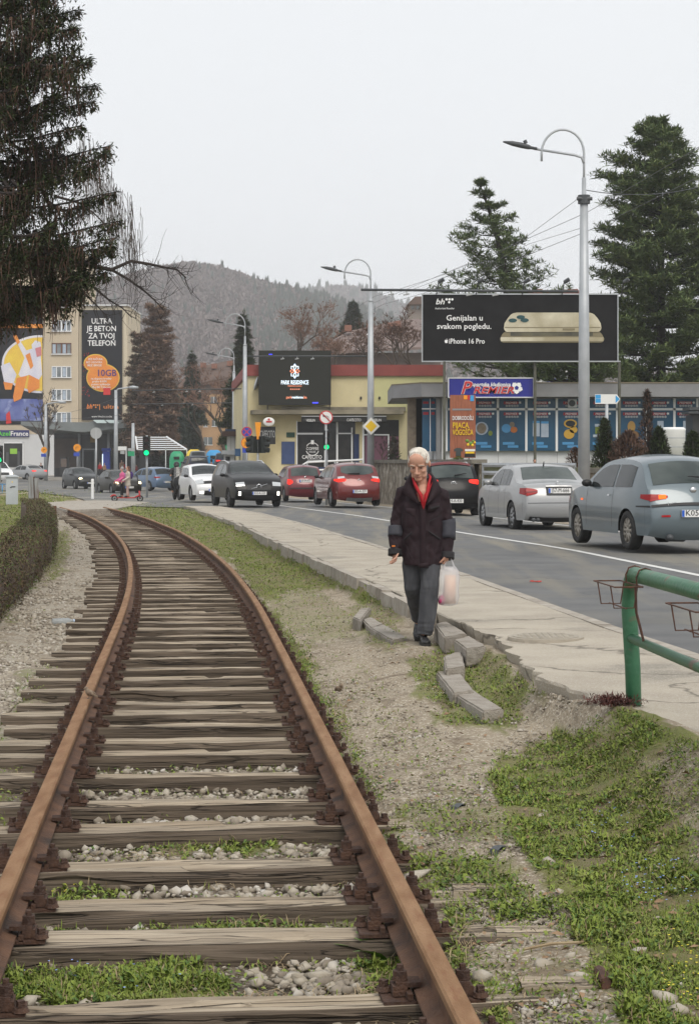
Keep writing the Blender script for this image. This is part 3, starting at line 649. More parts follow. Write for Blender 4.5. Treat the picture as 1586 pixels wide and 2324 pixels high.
rosette('grass_tuft', 'bright green grass tuft at the foot of the hedge on the left', 12, 1385, 26, .18, .016, M['leaf'], 'grass tuft', up=1.1)
# half-buried ends of old sleepers and their iron bands in the bank
def plank(px, py, L, w, label, rz=.05, band=True, dz=.0):
    X, Y, Z = [float(q[0]) for q in unproj(np.array([float(px)]), np.array([float(py)]))]; t = thing('buried_sleeper_end', label, 'old sleeper', (X,Y,Z+dz), rz); mb = MB(); n = 14
    V = []; pr = [(-.5,-.06),(-.48,.012),(-.2,.02),(.1,.012),(.4,.018),(.5,-.06)]
    for i in range(n+1):
        for a, b in pr: V.append((-L/2+L*i/n, a*w*(.92+.08*R.random()), b-.006+R.uniform(-.002,.002)))
    mb.add(V, [(i*6+j,(i+1)*6+j,(i+1)*6+j+1,i*6+j+1) for i in range(n) for j in range(5)]); mb.build('wood', M['sleeper_wood'], t)
    if band:
        mb = MB(); x = L*.28; mb.tube([(x,-w*.6,-.03),(x,-w*.55,.025),(x,0,.030),(x,w*.55,.025),(x,w*.6,-.03)], .02, 8); mb.build('iron_band', M['wire_rust'], t)
plank(1300, 2243, .36, .12, 'half-buried old sleeper end with an iron band, at the bottom right', .03, True, .015)
plank(1215, 2118, .30, .10, 'flat grey board end half buried in the gravel of the bank', .0, False, .005)
plank(1120, 2020, .34, .12, 'worn board end half buried in the path next to the right rail', .0, False, .003)
for px, py, lab in ((1040,1838,'small dark iron band lying loose on the dirt path'), (1130,1935,'dark iron strap sticking out of the path between grass patches')):
    X, Y, Z = [float(q[0]) for q in unproj(np.array([float(px)]), np.array([float(py)]))]; t = thing('iron_strap', lab, 'iron strap', (X,Y,Z), 1.1); mb = MB()
    mb.tube([(-.05,0,-.01),(-.045,0,.02),(0,0,.028),(.045,0,.02),(.05,0,-.01)], .02, 4, flat=.25); mb.build('strap', M['dark_metal'], t)
# twig, crumpled foil, plastic bottle
X, Y, Z = [float(q[0]) for q in unproj(np.array([1290.]), np.array([2158.]))]
t = thing('dry_twig', 'pale dry twig lying on the bank at the lower right', 'twig', (X,Y,Z+.012), .2); MB().tube([(-.17,0,0),(-.06,.02,.01),(.05,.01,.012),(.12,.06,.01),(.16,.09,.012)],[.005,.006,.005,.004,.003],5).build('stem', M['straw'], t)
X, Y, Z = [float(q[0]) for q in unproj(np.array([143.]), np.array([1418.]))]
t = thing('plastic_bottle', 'crushed clear plastic bottle lying on the gravel shoulder left of the track', 'bottle', (X,Y,Z+.04), .5)
MB().tube([(-.13,0,0),(-.125,0,0),(.06,0,0),(.10,0,0),(.12,0,0)],[.01,.034,.036,.016,.014],10).build('body', mk('clear_plastic',(.42,.46,.48),rough=.2,alpha=.5), t, True); MB().cyl((.12,0,0),(.135,0,0),.017,.017,10).build('cap', mk('blue_cap',(.5,.6,.75)), t)
p = GR(1216,1322); t = thing('red_wrapper', 'small crumpled red wrapper lying on the road lane', 'litter', p+Vector((0,0,.012))); mb = MB()
for k in range(9): mb.box((R.uniform(-.07,.07),R.uniform(-.1,.1),.004),(R.uniform(.015,.04),R.uniform(.03,.05),.008),R.random()*3)
mb.build('scraps', mk('wrapper_red',(.5,.06,.05)), t)
# ---------------------------------------------------------------- fused (remeshed) bodies
def fuse(mb, vox, smooth=4, disp=None):
    me = mb.mesh('tmp'); o = bpy.data.objects.new('tmp', me); COL.objects.link(o)
    r = o.modifiers.new('r','REMESH'); r.mode = 'VOXEL'; r.voxel_size = vox
    if smooth: s = o.modifiers.new('s','SMOOTH'); s.iterations = smooth; s.factor = .5
    dg = bpy.context.evaluated_depsgraph_get(); dg.update()
    m2 = bpy.data.meshes.new_from_object(o.evaluated_get(dg)); bpy.data.objects.remove(o); bpy.data.meshes.remove(me)
    if disp:
        nrm = [v.normal.copy() for v in m2.vertices]
        for v, n in zip(m2.vertices, nrm): v.co += n*disp(v.co)
        m2.update()
    m2.materials.clear()
    return m2
def skin(name, c): return mk(name, c, tuple(q*.8 for q in c), 12, .55, spec=.35)
M['skin_old'] = mk('skin_old', (.52,.295,.21), (.44,.23,.16), 22, .55, .25, 90, spec=.35, bdist=.004)
M['skin'] = skin('skin_tone', (.50,.28,.2))
M['white_hair'] = mk('white_hair', (.72,.69,.62), (.58,.53,.46), 14, .7, .6, 40, stretch=(1,.25,1), bdist=.01)
M['jacket'] = mk('jacket_cloth', (.016,.009,.0115), (.024,.0135,.017), 9, .75, .35, 420, spec=.2, bdist=.002)
M['jacket_grey'] = mk('jacket_grey', (.026,.027,.036), (.04,.041,.052), 12, .7, .3, 400, bdist=.002)
M['collar'] = mk('collar_lining', (.016,.015,.017), rough=.8)
M['shirt_red'] = mk('shirt_red', (.42,.012,.02), (.34,.008,.014), 30, .75, .2, 300)
M['trousers'] = mk('trousers_grey', (.062,.064,.072), (.04,.042,.048), 5, .85, .3, 500, stretch=(4,4,1), c3=(.09,.093,.10), sc3=2.4, bdist=.002)
M['shoe'] = mk('shoe_black', (.014,.014,.015), (.03,.03,.032), 20, .4)
def hand(mb, wrist, d, side, curl=.9, s=1.0):
    """palm, four fingers and a thumb hanging from wrist along d; side = direction of the thumb"""
    d = Vector(d).normalized(); t = (Vector(side)-d*Vector(side).dot(d)).normalized(); n = d.cross(t)
    w = Vector(wrist); mb.tube([w-d*.02, w+d*.02, w+d*.05*s, w+d*.085*s],[.024*s,.029*s,.036*s,.030*s],10,flat=.55)
    for k in range(4):
        b = w+d*.082*s+t*(.027-.018*k)*s; L = (.036,.042,.040,.031)[k]*s; p = [b-d*.02]; a = 0; q = b
        for j in range(3):
            a += curl*(.5,.9,.6)[j]; q = q+(d*math.cos(a)+n*math.sin(a))*L*(1,.75,.55)[j]; p.append(q)
        mb.tube(p,[.0098*s,.0095*s,.0088*s,.0075*s],8)
    b = w+d*.03*s+t*.026*s; mb.tube([b, b+(d*.6+t*.7)*.035*s, b+(d*.95+t*.5+n*.5)*.066*s, b+(d*1.0+t*.3+n*.9)*.085*s],[.014*s,.012*s,.0105*s,.008*s],8)
# ---------------------------------------------------------------- the old man
mg = G(956,1457,-.05); mg.z = ground_z(mg.x, mg.y)+.012
man = thing('person', 'old white-haired man in a dark jacket and grey trousers walking with his head bowed', 'person', mg); man.scale = (.95,1,1)
HM = Matrix.Translation((-.028,-.10,1.588)) @ Matrix.Rotation(math.radians(-14),4,'Z') @ Matrix.Rotation(math.radians(25),4,'X') @ Matrix.Diagonal((1.23,1.12,1.08,1))
def hp(x, y, z): return HM @ Vector((x,y,z))
mb = MB(); R3 = HM.to_3x3().to_4x4()
def hb(c, r): mb.ball(hp(*c), r, 14, 10, R3)
hb((0,.012,.035),(.077,.096,.090)); hb((0,-.022,-.045),(.062,.068,.085)); hb((0,-.068,-.103),(.030,.024,.024)); hb((0,-.045,.05),(.066,.045,.058))
mb.tube([hp(0,-.078,.008),hp(0,-.098,-.012),hp(0,-.113,-.038),hp(0,-.108,-.05)],[.009,.0115,.0155,.011],8)
for s in (-1,1):
    mb.tube([hp(s*.012,-.086,.016),hp(s*.034,-.083,.021),hp(s*.055,-.066,.012)],[.010,.011,.009],8)
    hb((s*.038,-.064,-.032),(.021,.018,.018)); hb((s*.014,-.098,-.047),(.010,.010,.008)); hb((s*.078,.020,-.010),(.010,.020,.030)); hb((s*.040,-.02,-.085),(.020,.05,.026))
mb.tube([hp(-.024,-.083,-.072),hp(0,-.092,-.070),hp(.024,-.083,-.072)],[.005,.0068,.005],6)
mb.tube([hp(-.020,-.080,-.083),hp(0,-.089,-.084),hp(.020,-.080,-.083)],[.005,.0075,.005],6)
mb.tube([hp(0,.02,-.02),hp(0,.015,-.09),(0,.0,1.40),(0,.02,1.25)],[.055,.054,.062,.09],12)
mb.tube([hp(0,-.01,-.07),(.002,-.045,1.40),(.008,-.085,1.33),(.01,-.10,1.25)],[.050,.056,.058,.05],12)
mb.tube([(0,.02,1.36),(0,.02,1.2),(0,.0,1.0),(0,0,.86)],[.09,.14,.135,.14],12,flat=1.2)
ARM = {-1:[(-.175,.03,1.32),(-.225,.05,1.08),(-.247,-.03,.81)], 1:[(.195,.03,1.30),(.245,.04,1.06),(.238,-.05,.78)]}
for s in (-1,1): mb.tube([(0,.03,1.33)]+ARM[s],[.06,.055,.045,.03],10)
hand(mb,(-.247,-.035,.845),(.04,-.06,-1),(.5,-.8,0),.75); hand(mb,(.238,-.055,.812),(-.05,-.05,-1),(-.4,-.9,0),1.5)
LEG = {1:[(.09,.0,.90),(.075,-.09,.49),(.025,-.05,.075)], -1:[(-.085,.0,.90),(-.075,.03,.50),(-.015,.34,.16)]}
for s in (-1,1): mb.tube(LEG[s],[.085,.055,.04],10)
bm_ = fuse(mb, .0058, 3); link('body', bm_, M['skin_old'], man, True); body = man.children[0]
# hair: white fringe round the sides and back, thin strands over the crown
mb = MB(); rg = 26; sg = 40; V = []; keep = {}
for i in range(rg+1):
    a = PI*i/rg-PI/2
    for k in range(sg):
        t = 2*PI*k/sg; x, y, z = math.cos(a)*math.cos(t), math.cos(a)*math.sin(t), math.sin(a)
        q = .985+.03*mnoise.noise((x*4,y*4,z*4)); V.append(hp(x*.0825*q, .014+y*.102*q, .037+z*.095*q))
        front = y < (-.50 if abs(x) < .74 else -.18); low = z < -.55 if y > .1 else z < (-.35 if abs(x) > .72 else .0)
        crown = False
        keep[i*sg+k] = not (low or (front and z < .98 and not (abs(x) > .80)) or crown)
fs = []
for i in range(rg):
    for k in range(sg):
        f = (i*sg+k, i*sg+(k+1)%sg, (i+1)*sg+(k+1)%sg, (i+1)*sg+k)
        if all(keep[j] for j in f): fs.append(f)
mb.add(V, fs)
for k in range(60):   # combed strands over the bald crown
    x0 = -.07+.14*R.random(); p = []
    for j in range(6):
        a = .35+1.9*j/5+R.uniform(-.02,.02); p.append(hp(x0*.95+.012*math.sin(j), .014-.098*math.cos(a)*.90, .037+math.sqrt(max(.05,1-(x0/.085)**2))*.0945*math.sin(a)))
    mb.tube(p,[.001,.0016,.0018,.0018,.0016,.001],4)
mb.build('hair', M['white_hair'], man, True)
mb = MB()
for s in (-1,1): mb.tube([hp(s*.014,-.0945,.022),hp(s*.034,-.094,.029),hp(s*.058,-.073,.017)],[.004,.0065,.004],6)
mb.build('eyebrow', mk('brow_hair',(.36,.28,.22)), man, True)
mb = MB()
for s in (-1,1): mb.ball(hp(s*.031,-.0775,-.002),(.0105,.005,.0045),8,6,R3)
mb.build('eye', mk('eye_dark',(.10,.06,.05),rough=.3), man, True)
mb = MB(); mb.tube([hp(-.025,-.0855,-.0775),hp(0,-.0962,-.0775),hp(.025,-.0855,-.0775)],[.0022,.0035,.0022],6); mb.build('mouth', mk('lip_line',(.28,.11,.09)), man, True)
# jacket
def ring(cx, cy, z, rx, ry, n=20, tilt=0):
    return [Vector((cx+rx*math.copysign(abs(math.cos(2*PI*k/n))**.8,math.cos(2*PI*k/n)), cy+ry*math.copysign(abs(math.sin(2*PI*k/n))**.8,math.sin(2*PI*k/n)), z+tilt*math.sin(2*PI*k/n))) for k in range(n)]
mb = MB(); mb.loft([ring(.01,.0,.69,.182,.158),ring(.01,0,.80,.190,.156),ring(.008,0,.95,.192,.152),ring(.005,.0,1.10,.192,.150),ring(.004,.01,1.22,.196,.148),ring(.006,.02,1.31,.185,.130),ring(.005,.03,1.37,.150,.108),ring(0,.03,1.42,.112,.09),ring(0,.03,1.46,.085,.08)])
def sleeve(mb, s, grow=0.0, a=0.0, b=1.0):
    P0, P1, P2 = [Vector(p) for p in ARM[s]]; sh = Vector((s*.07,.03,1.37)); pts = [sh, P0+Vector((s*.004,0,.0)), P0.lerp(P1,.45), P1, P1.lerp(P2,.5), P2+Vector((0,-.005,-.035))]; rad = [.062,.076,.073,.069,.066,.062]
    L = [0]; 
    for i in range(1,6): L.append(L[-1]+(pts[i]-pts[i-1]).length)
    if a == 0 and b == 1: return mb.tube(pts, [r+grow for r in rad], 14)
    out = []; ro = []
    for k in range(6):
        t = (a+(b-a)*k/5)*L[-1]; i = max(j for j in range(5) if L[j] <= t+1e-9); f = (t-L[i])/(L[i+1]-L[i]); out.append(pts[i].lerp(pts[i+1],f)); ro.append(rad[i]*(1-f)+rad[i+1]*f+grow)
    return mb.tube(out, ro, 14)
for s in (-1,1): sleeve(mb, s)
def folds(c):
    q = Vector((c.x*5, c.y*5, c.z*11+abs(c.x)*14)); q2 = Vector((c.x*16+9, c.y*16, c.z*20))
    return (.014*mnoise.noise(q)+.010*mnoise.noise(q2)*max(0,min(1,.5+2*mnoise.noise(c*4)))-.014*max(0,.35-abs(mnoise.noise((c.x*7+c.z*5,c.y*6,c.z*13-abs(c.x)*16)))*1.6))*(1 if c.z > .76 else .3)-.002
jm = fuse(mb, .010, 5, folds); link('jacket', jm, M['jacket'], man, True); jacket = man.children[-1]
def JP(mb, pts, th=.012):   # cloth panel on the jacket front: x, z -> depth of the torso
    out = [Vector((x, -.150*math.sqrt(max(.05,1-((x-.005)/.215)**2))*(1 if z < 1.22 else 1-.75*max(0,(z-1.22))/.25)-off, z)) for x, z, off in pts]
    return out
def panel(name, quad, mat, off=.012, nx=6, nz=4, parent=None):
    mb = MB(); V = []; (x0,z0),(x1,z1),(x2,z2),(x3,z3) = quad   # bl br tr tl
    for j in range(nz+1):
        for i in range(nx+1):
            u, v = i/nx, j/nz; x = (x0*(1-u)+x1*u)*(1-v)+(x3*(1-u)+x2*u)*v; z = (z0*(1-u)+z1*u)*(1-v)+(z3*(1-u)+z2*u)*v
            e = 0 if (i in (0,nx) or j in (0,nz)) else 1
            V += JP(mb, [(x, z, off*(.3+.7*e)+.004*mnoise.noise((x*20,z*20,1)))])
    w = nx+1; mb.add(V, [(j*w+i,j*w+i+1,(j+1)*w+i+1,(j+1)*w+i) for j in range(nz) for i in range(nx)])
    return mb.build(name, mat, parent or jacket, True)
panel('placket', [(-.022,.69),(.03,.69),(.035,1.22),(-.02,1.22)], M['jacket'], .022, 4, 12)
panel('chest_pocket', [(-.155,1.03),(-.065,1.02),(-.065,1.19),(-.15,1.20)], M['jacket'], .022)
panel('pocket_flap', [(-.15,1.155),(-.06,1.10),(-.06,1.19),(-.15,1.20)], M['jacket'], .030)
panel('pocket_flap', [(.065,1.175),(.165,1.205),(.165,1.225),(.06,1.205)], M['collar'], .026)
panel('chest_pocket', [(.055,1.16),(.165,1.195),(.165,1.245),(.05,1.225)], M['jacket'], .022)
panel('side_pocket', [(.06,.985),(.175,.91),(.175,.93),(.06,1.005)], M['collar'], .022, 6, 2)
panel('side_pocket', [(-.165,.905),(-.095,.975),(-.095,.995),(-.165,.925)], M['collar'], .022, 6, 2)
panel('seam', [(.06,1.075),(.175,1.125),(.175,1.132),(.06,1.082)], M['collar'], .018, 6, 1)
panel('hem', [(-.03,.675),(.06,.672),(.06,.72),(-.03,.72)], M['jacket'], .026, 4, 3)
# red polo shirt in the open neck, skin in its V, jacket collar
def tri(name, P3, mat, parent, n=8, push=.02):
    mb = MB(); a, b, c = [Vector(p) for p in P3]; V = []; ix = {}
    for i in range(n+1):
        for j in range(n+1-i):
            u, v = i/n, j/n; w = 1-u-v; p = a*w+b*u+c*v; p.y -= push*(u*v+v*w+u*w)*2.2; ix[i,j] = len(V); V.append(p)
    fs = []
    for i in range(n):
        for j in range(n-i):
            fs.append((ix[i,j],ix[i+1,j],ix[i,j+1]))
            if i+j < n-1: fs.append((ix[i+1,j],ix[i+1,j+1],ix[i,j+1]))
    mb.add(V, fs); return mb.build(name, mat, parent, True)
mb = MB(); mb.loft([ring(0,-.005,1.235,.06,.10),ring(0,-.01,1.31,.085,.11),ring(0,.03,1.40,.080,.075),ring(0,.04,1.455,.070,.062)]); shirt = mb.build('shirt', M['shirt_red'], man, True)
for s in (-1,1): tri('shirt_front', [(.012+s*.002,-.184,1.185),(.012+s*.088,-.105,1.43),(.012+s*.004,-.182,1.315)][::s], M['shirt_red'], shirt, 8, .012)
for s in (-1,1):
    mb = MB(); mb.tube([(s*.07,.03,1.49),(s*.082,-.04,1.465),(s*.062,-.120,1.40),(.016+s*.022,-.178,1.29),(.014,-.186,1.21)],[.010,.021,.027,.024,.008],8,flat=.5); mb.build('shirt_collar', M['shirt_red'], shirt, True)
    # jacket collar: a stiff turned-down flap on each side
    mb = MB(); n = 9; V = []
    for i in range(n+1):
        u = i/n; top = Vector((s*.078,.085,1.52)).lerp(Vector((s*.108,-.06,1.465)),min(1,u*1.6)) if u < .62 else Vector((s*.108,-.06,1.465)).lerp(Vector((s*.03+.008,-.175,1.235)),(u-.62)/.38)
        out = Vector((s*.115,.09,1.45)).lerp(Vector((s*.19,-.095,1.345)),min(1,u*1.5)) if u < .66 else Vector((s*.19,-.095,1.345)).lerp(Vector((s*.055+.008,-.182,1.235)),(u-.66)/.34)
        mid = top.lerp(out,.5)+Vector((s*.008,-.016,.016)); V += [top+Vector((-s*.012,0,-.03)), top, mid, out, out+Vector((-s*.01,.012,-.012))]
    mb.add(V, [(i*5+j,(i+1)*5+j,(i+1)*5+j+1,i*5+j+1) for i in range(n) for j in range(4)]); mb.build('collar', M['jacket'] , jacket, True)
    mb = MB(); sleeve(mb, s, .012, .62 if s < 0 else .50, .75); mb.build('elbow_panel', M['jacket_grey'], jacket, True)
    mb = MB(); sleeve(mb, s, .005, .92, 1.0); mb.build('cuff', M['collar'], jacket, True)
mb = MB(); mb.box((-.262,-.098,.862),(.03,.006,.012),0,.1); mb.build('cuff_mark', mk('orange_mark',(.55,.17,.03)), jacket)
# trousers
mb = MB(); mb.tube([(0,0,.80),(0,.0,.84),(0,0,.90)],[.14,.145,.11],16,flat=.8)
mb.tube([(.075,-.0,.86),(.084,-.045,.70),(.074,-.092,.50),(.055,-.075,.28),(.032,-.060,.11),(.03,-.062,.075)],[.070,.096,.088,.083,.080,.080],14)
mb.tube([(-.070,.0,.86),(-.088,.008,.70),(-.082,.025,.50),(-.045,.17,.34),(-.02,.30,.22),(-.016,.325,.19)],[.070,.094,.084,.078,.074,.074],14)
def tfold(c):
    w = max(0,1-abs(c.z-.12)/.14)+max(0,1-abs(c.z-.5)/.12)*.5
    return .009*mnoise.noise((c.x*16,c.y*16,c.z*6))+.010*w*mnoise.noise((c.x*7,c.y*7,c.z*42))
link('trousers', fuse(mb,.010,4,tfold), M['trousers'], man, True)
def shoe(name, ankle, yaw, pitch, parent, s=1.0):
    T = Matrix.Translation(ankle) @ Matrix.Rotation(yaw,4,'Z') @ Matrix.Rotation(pitch,4,'X'); mb = MB()
    for c, r in (((0,.055,-.035),(.036,.045,.042)),((0,-.03,-.045),(.042,.075,.034)),((0,-.115,-.052),(.046,.065,.027)),((0,.03,0),(.036,.045,.05))): mb.ball(T @ Vector(c), tuple(q*s for q in r), 12, 8, T.to_3x3().to_4x4())
    me = fuse(mb,.007,3); o = link(name, me, M['shoe'], parent, True)
    mb = MB(); mb.prism([T @ Vector((x,y,-.085)) for x, y in ((-.036,.10),(.036,.10),(.042,.0),(.05,-.10),(.03,-.175),(-.03,-.175),(-.05,-.10),(-.042,0))], (T.to_3x3() @ Vector((0,0,.022)))); mb.build('sole', M['rubber'], o)
shoe('shoe', (.025,-.055,.075), .10, 0, man); shoe('shoe', (-.015,.33,.17), -.1, .75, man)
# carrier bag
MM('bag_plastic', (.80,.80,.82), (.70,.69,.72), 6, .35, .4, 40, spec=.5, alpha=.36, bdist=.01)
bg_ = thing('carrier_bag', 'thin white plastic carrier bag with shopping hanging from the old man\'s hand', 'bag', mg+Vector((.232,-.07,.335)))
def bring(z, rx, ry, cx=0, tw=0, n=22): return [Vector((cx+rx*math.cos(2*PI*k/n)*(1+.10*math.sin(5*2*PI*k/n+z*30)), ry*math.sin(2*PI*k/n)*(1+.12*math.sin(4*2*PI*k/n+z*22)), z)) for k in range(n)]
mb = MB(); mb.loft([bring(.0,.045,.04,.0),bring(.012,.08,.06,.0),bring(.07,.097,.07,-.004),bring(.16,.10,.072,.0),bring(.25,.094,.066,.005),bring(.31,.08,.05,.008),bring(.345,.062,.034,.008)],True); mb.build('sack', M['bag_plastic'], bg_, True)
for s in (-1,1):
    mb = MB(); mb.tube([(.01+s*.05,0,.325),(.01+s*.035,.002,.37),(.012+s*.012,.004,.42),(.012,.005,.455)],[.032,.022,.013,.010],8,flat=.35); mb.build('handle', M['bag_plastic'], bg_, True)
mb = MB(); mb.cyl((.008,0,.02),(.02,.0,.27),.06,.052,14); mb.build('contents', mk('peach_pack',(.62,.36,.22),(.7,.46,.3),8,.5), bg_, True)
mb = MB(); mb.ball((-.055,-.01,.05),(.036,.04,.045),10,8); mb.build('contents', mk('pink_pack',(.45,.06,.16)), bg_, True)
# ---------------------------------------------------------------- birds
def bird(px, py, z, yaw, label):
    p = G(px,py,z); t = thing('sparrow', label, 'bird', p, yaw); t.scale = (.68,)*3; mb = MB(); mb.ball((0,0,.062),(.030,.048,.034),12,8,Matrix.Rotation(-.5,4,'X')); mb.ball((0,-.040,.102),(.021,.023,.021),10,8)
    mb.tube([(0,-.058,.102),(0,-.075,.099)],[.008,.002],6); mb.tube([(0,.035,.045),(0,.10,.028)],[.016,.010],6,flat=.4); mb.tube([(0,-.03,.085),(0,-.02,.07)],[.02,.028],8)
    link('body', fuse(mb,.004,3), mk('sparrow_feather',(.26,.20,.14),(.14,.10,.07),30,.8), t, True)
    for s in (-1,1):
        mb = MB(); mb.ball((s*.027,.02,.06),(.009,.045,.02),8,6,Matrix.Rotation(-.45,4,'X')); mb.build('wing', mk('sparrow_wing',(.10,.065,.045),(.22,.16,.11),40,.8), t, True)
        mb = MB(); mb.tube([(s*.012,0,.035),(s*.013,-.005,.012),(s*.013,-.02,.002)],.0022,5); mb.build('leg', M['dark_metal'], t)
bird(770,1576,-.15,.5,'small brown sparrow standing on the dirt path beside the right rail')
bird(203,1587,ZT,-2.0,'small brown sparrow perched on the left rusty rail')
# ---------------------------------------------------------------- loose kerb blocks
MM('kerb_block', (.33,.30,.26), (.26,.23,.195), 9, .92, .6, 80, c3=(.20,.175,.14), sc3=3.2, rnd=True)
BL_ = [([(1028,1573),(1095,1613),(1143,1608),(1076,1567)],.0,.15,'long pale kerb block lying nearest to the camera in the grass'),
 ([(989,1525),(1028,1572),(1076,1566),(1038,1519)],.0,.15,'kerb block joined end to end behind the nearest block'),
 ([(1006,1488),(1011,1518),(1055,1513),(1047,1477)],.03,.2,'short tilted kerb block standing in the grass, pale top face'),
 ([(1030,1452),(1057,1472),(1103,1465),(1064,1442)],.0,.15,'kerb block against the broken pavement edge by the manhole cover'),
 ([(985,1416),(1008,1446),(1060,1437),(1013,1410)],.0,.15,'kerb block just to the right of the walking man\'s shoe'),
 ([(841,1425),(890,1453),(925,1447),(870,1416)],.0,.14,'kerb block just to the left of the walking man\'s shoe'),
 ([(822,1406),(841,1425),(870,1416),(844,1400)],.0,.14,'small kerb block between the leaning slab and the block left of the man'),
 ([(800,1400),(818,1408),(842,1378),(817,1381)],.04,.16,'leaning kerb slab farthest left of the loose blocks')]
for q, z, h, lab in BL_:
    zc = ground_z(*G(q[0][0],q[0][1]+20,-.1)[:2]); z += zc+.075; pts = [G(x,y,z) for x, y in q]; c = sum(pts, Vector())/4; c.z = z-h; t = bpy.data.objects.new('kerb_block', None)
    mb = MB(); a = [p-c for p in pts]; bm = bmesh.new(); vs = [bm.verts.new(p) for p in a]+[bm.verts.new(p-Vector((0,0,h))+Vector((0,0,0))) for p in a]
    for f in ((0,1,2,3),(7,6,5,4),(0,4,5,1),(1,5,6,2),(2,6,7,3),(3,7,4,0)): bm.faces.new([vs[i] for i in f])
    bmesh.ops.recalc_face_normals(bm, faces=bm.faces); bmesh.ops.bevel(bm, geom=bm.edges[:], offset=.012, segments=2, affect='EDGES')
    bmesh.ops.subdivide_edges(bm, edges=[e for e in bm.edges if e.calc_length() > .1], cuts=5, use_grid_fill=True)
    for v in bm.verts: v.co += Vector((mnoise.noise(v.co*23+c),mnoise.noise(v.co*23-c),mnoise.noise(v.co*19+c*2)))*.006
    me = bpy.data.meshes.new('kerb_block'); bm.to_mesh(me); bm.free(); o = link('kerb_block', me, M['kerb_block']); o.location = c; tag(o, lab, 'kerb block', 'loose kerb blocks by the path'); bpy.data.objects.remove(t)
# ---------------------------------------------------------------- green pipe railing with wire baskets
ra = Vector((1.66,10.85,.0)); rd = Vector((.115,-1.5,0)).normalized(); base = ra.copy(); base.z = .09
t = thing('pipe_railing', 'thick green painted pipe railing at the right edge, bent down to a post', 'railing', base)
zt, zl = .805, .425; o_ = Vector((-.02,.0,0))
arc = [Vector((0.012,0,-.15)),Vector((0,0,.25)),o_+Vector((0,0,.58))]+[o_+rd*(.16-.16*math.cos(a))+Vector((0,0,zt-.16+.16*math.sin(a))) for a in (0,.3,.6,.9,1.2,PI/2)]+[o_+rd*.6+Vector((0,0,zt)), o_+rd*5.5+Vector((0,0,zt))]
mb = MB(); mb.tube(arc, .0455, 18); mb.build('top_rail', M['green_paint'], t, True)
mb = MB(); mb.tube([o_+Vector((.005,0,zl)), o_+rd*5.5+Vector((0,0,zl-.01))], .0285, 14); mb.build('lower_rail', M['green_paint'], t, True)
mb = MB(); mb.tube([o_+rd*3.4+Vector((0,0,-.3)), o_+rd*3.4+Vector((0,0,zt))], .045, 16); mb.build('post', M['green_paint'], t, True)
def basket(s, label):
    """wire flower-box holder hooked over the top rail; s = distance along the rail"""
    b = base+o_+rd*s+Vector((0,0,zt)); t = thing('wire_basket', label, 'wire basket', b); sd = Vector((-rd.y,rd.x,0))*-1; sd = Vector((-1,-.1,0)).normalized(); r = .0042
    A = lambda u, w, z: rd*u+sd*w+Vector((0,0,z))
    mb = MB(); mb.tube([A(-.28,.05,-.045),A(.28,.05,-.045),A(.28,.21,-.045),A(-.28,.21,-.045),A(-.28,.05,-.045)], r, 6); mb.build('rim', M['wire_rust'], t)
    for u in (-.13,.13):
        mb = MB(); mb.tube([A(u,-.055,.0),A(u,-.03,.04),A(u,0,.05),A(u,.035,.04),A(u,.053,0),A(u,.05,-.045)], r*1.15, 6); mb.build('hook', M['wire_rust'], t)
    mb = MB()
    for u in (-.17,.17): mb.tube([A(u,.055,-.045),A(u,.075,-.17),A(u,.19,-.17),A(u,.21,-.045)], r, 6)
    mb.tube([A(-.22,.13,-.17),A(.22,.13,-.17)], r, 6); mb.build('cradle', M['wire_rust'], t)
    mb = MB(); mb.tube([A(.12,.055,-.05),A(.12,.05,-.2),A(.14,.01,-.37)], .008, 6); mb.build('stay', M['wire_rust'], t)
basket(.27,'rusty wire flower-box holder hooked over the bent end of the green railing'); basket(1.98,'rusty wire flower-box holder cut off by the right edge of the picture')
X, Y, Z = base.x-.12, base.y-.05, .09
t = thing('heather_clump', 'dry reddish heather clump at the foot of the green railing post', 'plant', (X,Y,ground_z(X,Y))); n = 900
pos = np.stack([NR.normal(0,.07,n),NR.normal(0,.04,n),NR.uniform(0,.05,n)],-1); o = blades('foliage', pos, NR.uniform(0,2*PI,n), NR.uniform(0,1.3,n), NR.uniform(.02,.06,n), np.full(n,.007), [mk('heather',(.14,.05,.04),(.09,.035,.03),20,.9)]); del o['kind']; o.parent = t
# ---------------------------------------------------------------- cars
def paint(name, c, metal=.0, rough=.28): return mk(name, c, tuple(min(1,q*.86+.004) for q in c), 1.1, rough, metal=metal, coat=.7 if max(c) > .05 else 0, spec=.4 if max(c) > .05 else .22, lo=.3, hi=.8, c3=tuple(q*.7+.012 for q in c), sc3=1.3, lo3=.6, hi3=.9)
MM('car_glass', (.010,.013,.014), (.03,.036,.036), 1.5, .05, spec=.3); MM('car_glass_light', (.035,.046,.045), (.085,.10,.095), 1.3, .06, spec=.4)
MM('tail_red', (.30,.006,.008), rough=.25, spec=.2); MM('lamp_lit_red', (.85,.03,.02), em=.75, spec=.2); MM('lamp_lit_orange', (.95,.13,.02), em=.9, spec=.2); MM('lamp_lit_white', (1,.96,.86), em=2.4); MM('lamp_lit_warm', (1,.82,.5), em=2.6)
MM('lamp_clear', (.55,.57,.58), rough=.12, metal=.4, coat=.5); MM('chrome', (.6,.61,.62), rough=.15, metal=.9); MM('rim_alloy', (.38,.385,.39), (.28,.28,.285), 9, .35, metal=.7); MM('rim_beige', (.33,.30,.26), (.25,.225,.19), 9, .45, metal=.3); MM('rim_dark', (.09,.09,.095), rough=.4, metal=.5)
MM('plate_white', (.74,.74,.73)); MM('plate_blue', (.02,.10,.50)); MM('trim_dark', (.022,.022,.023), rough=.6); MM('under', (.008,.008,.008), rough=.9)
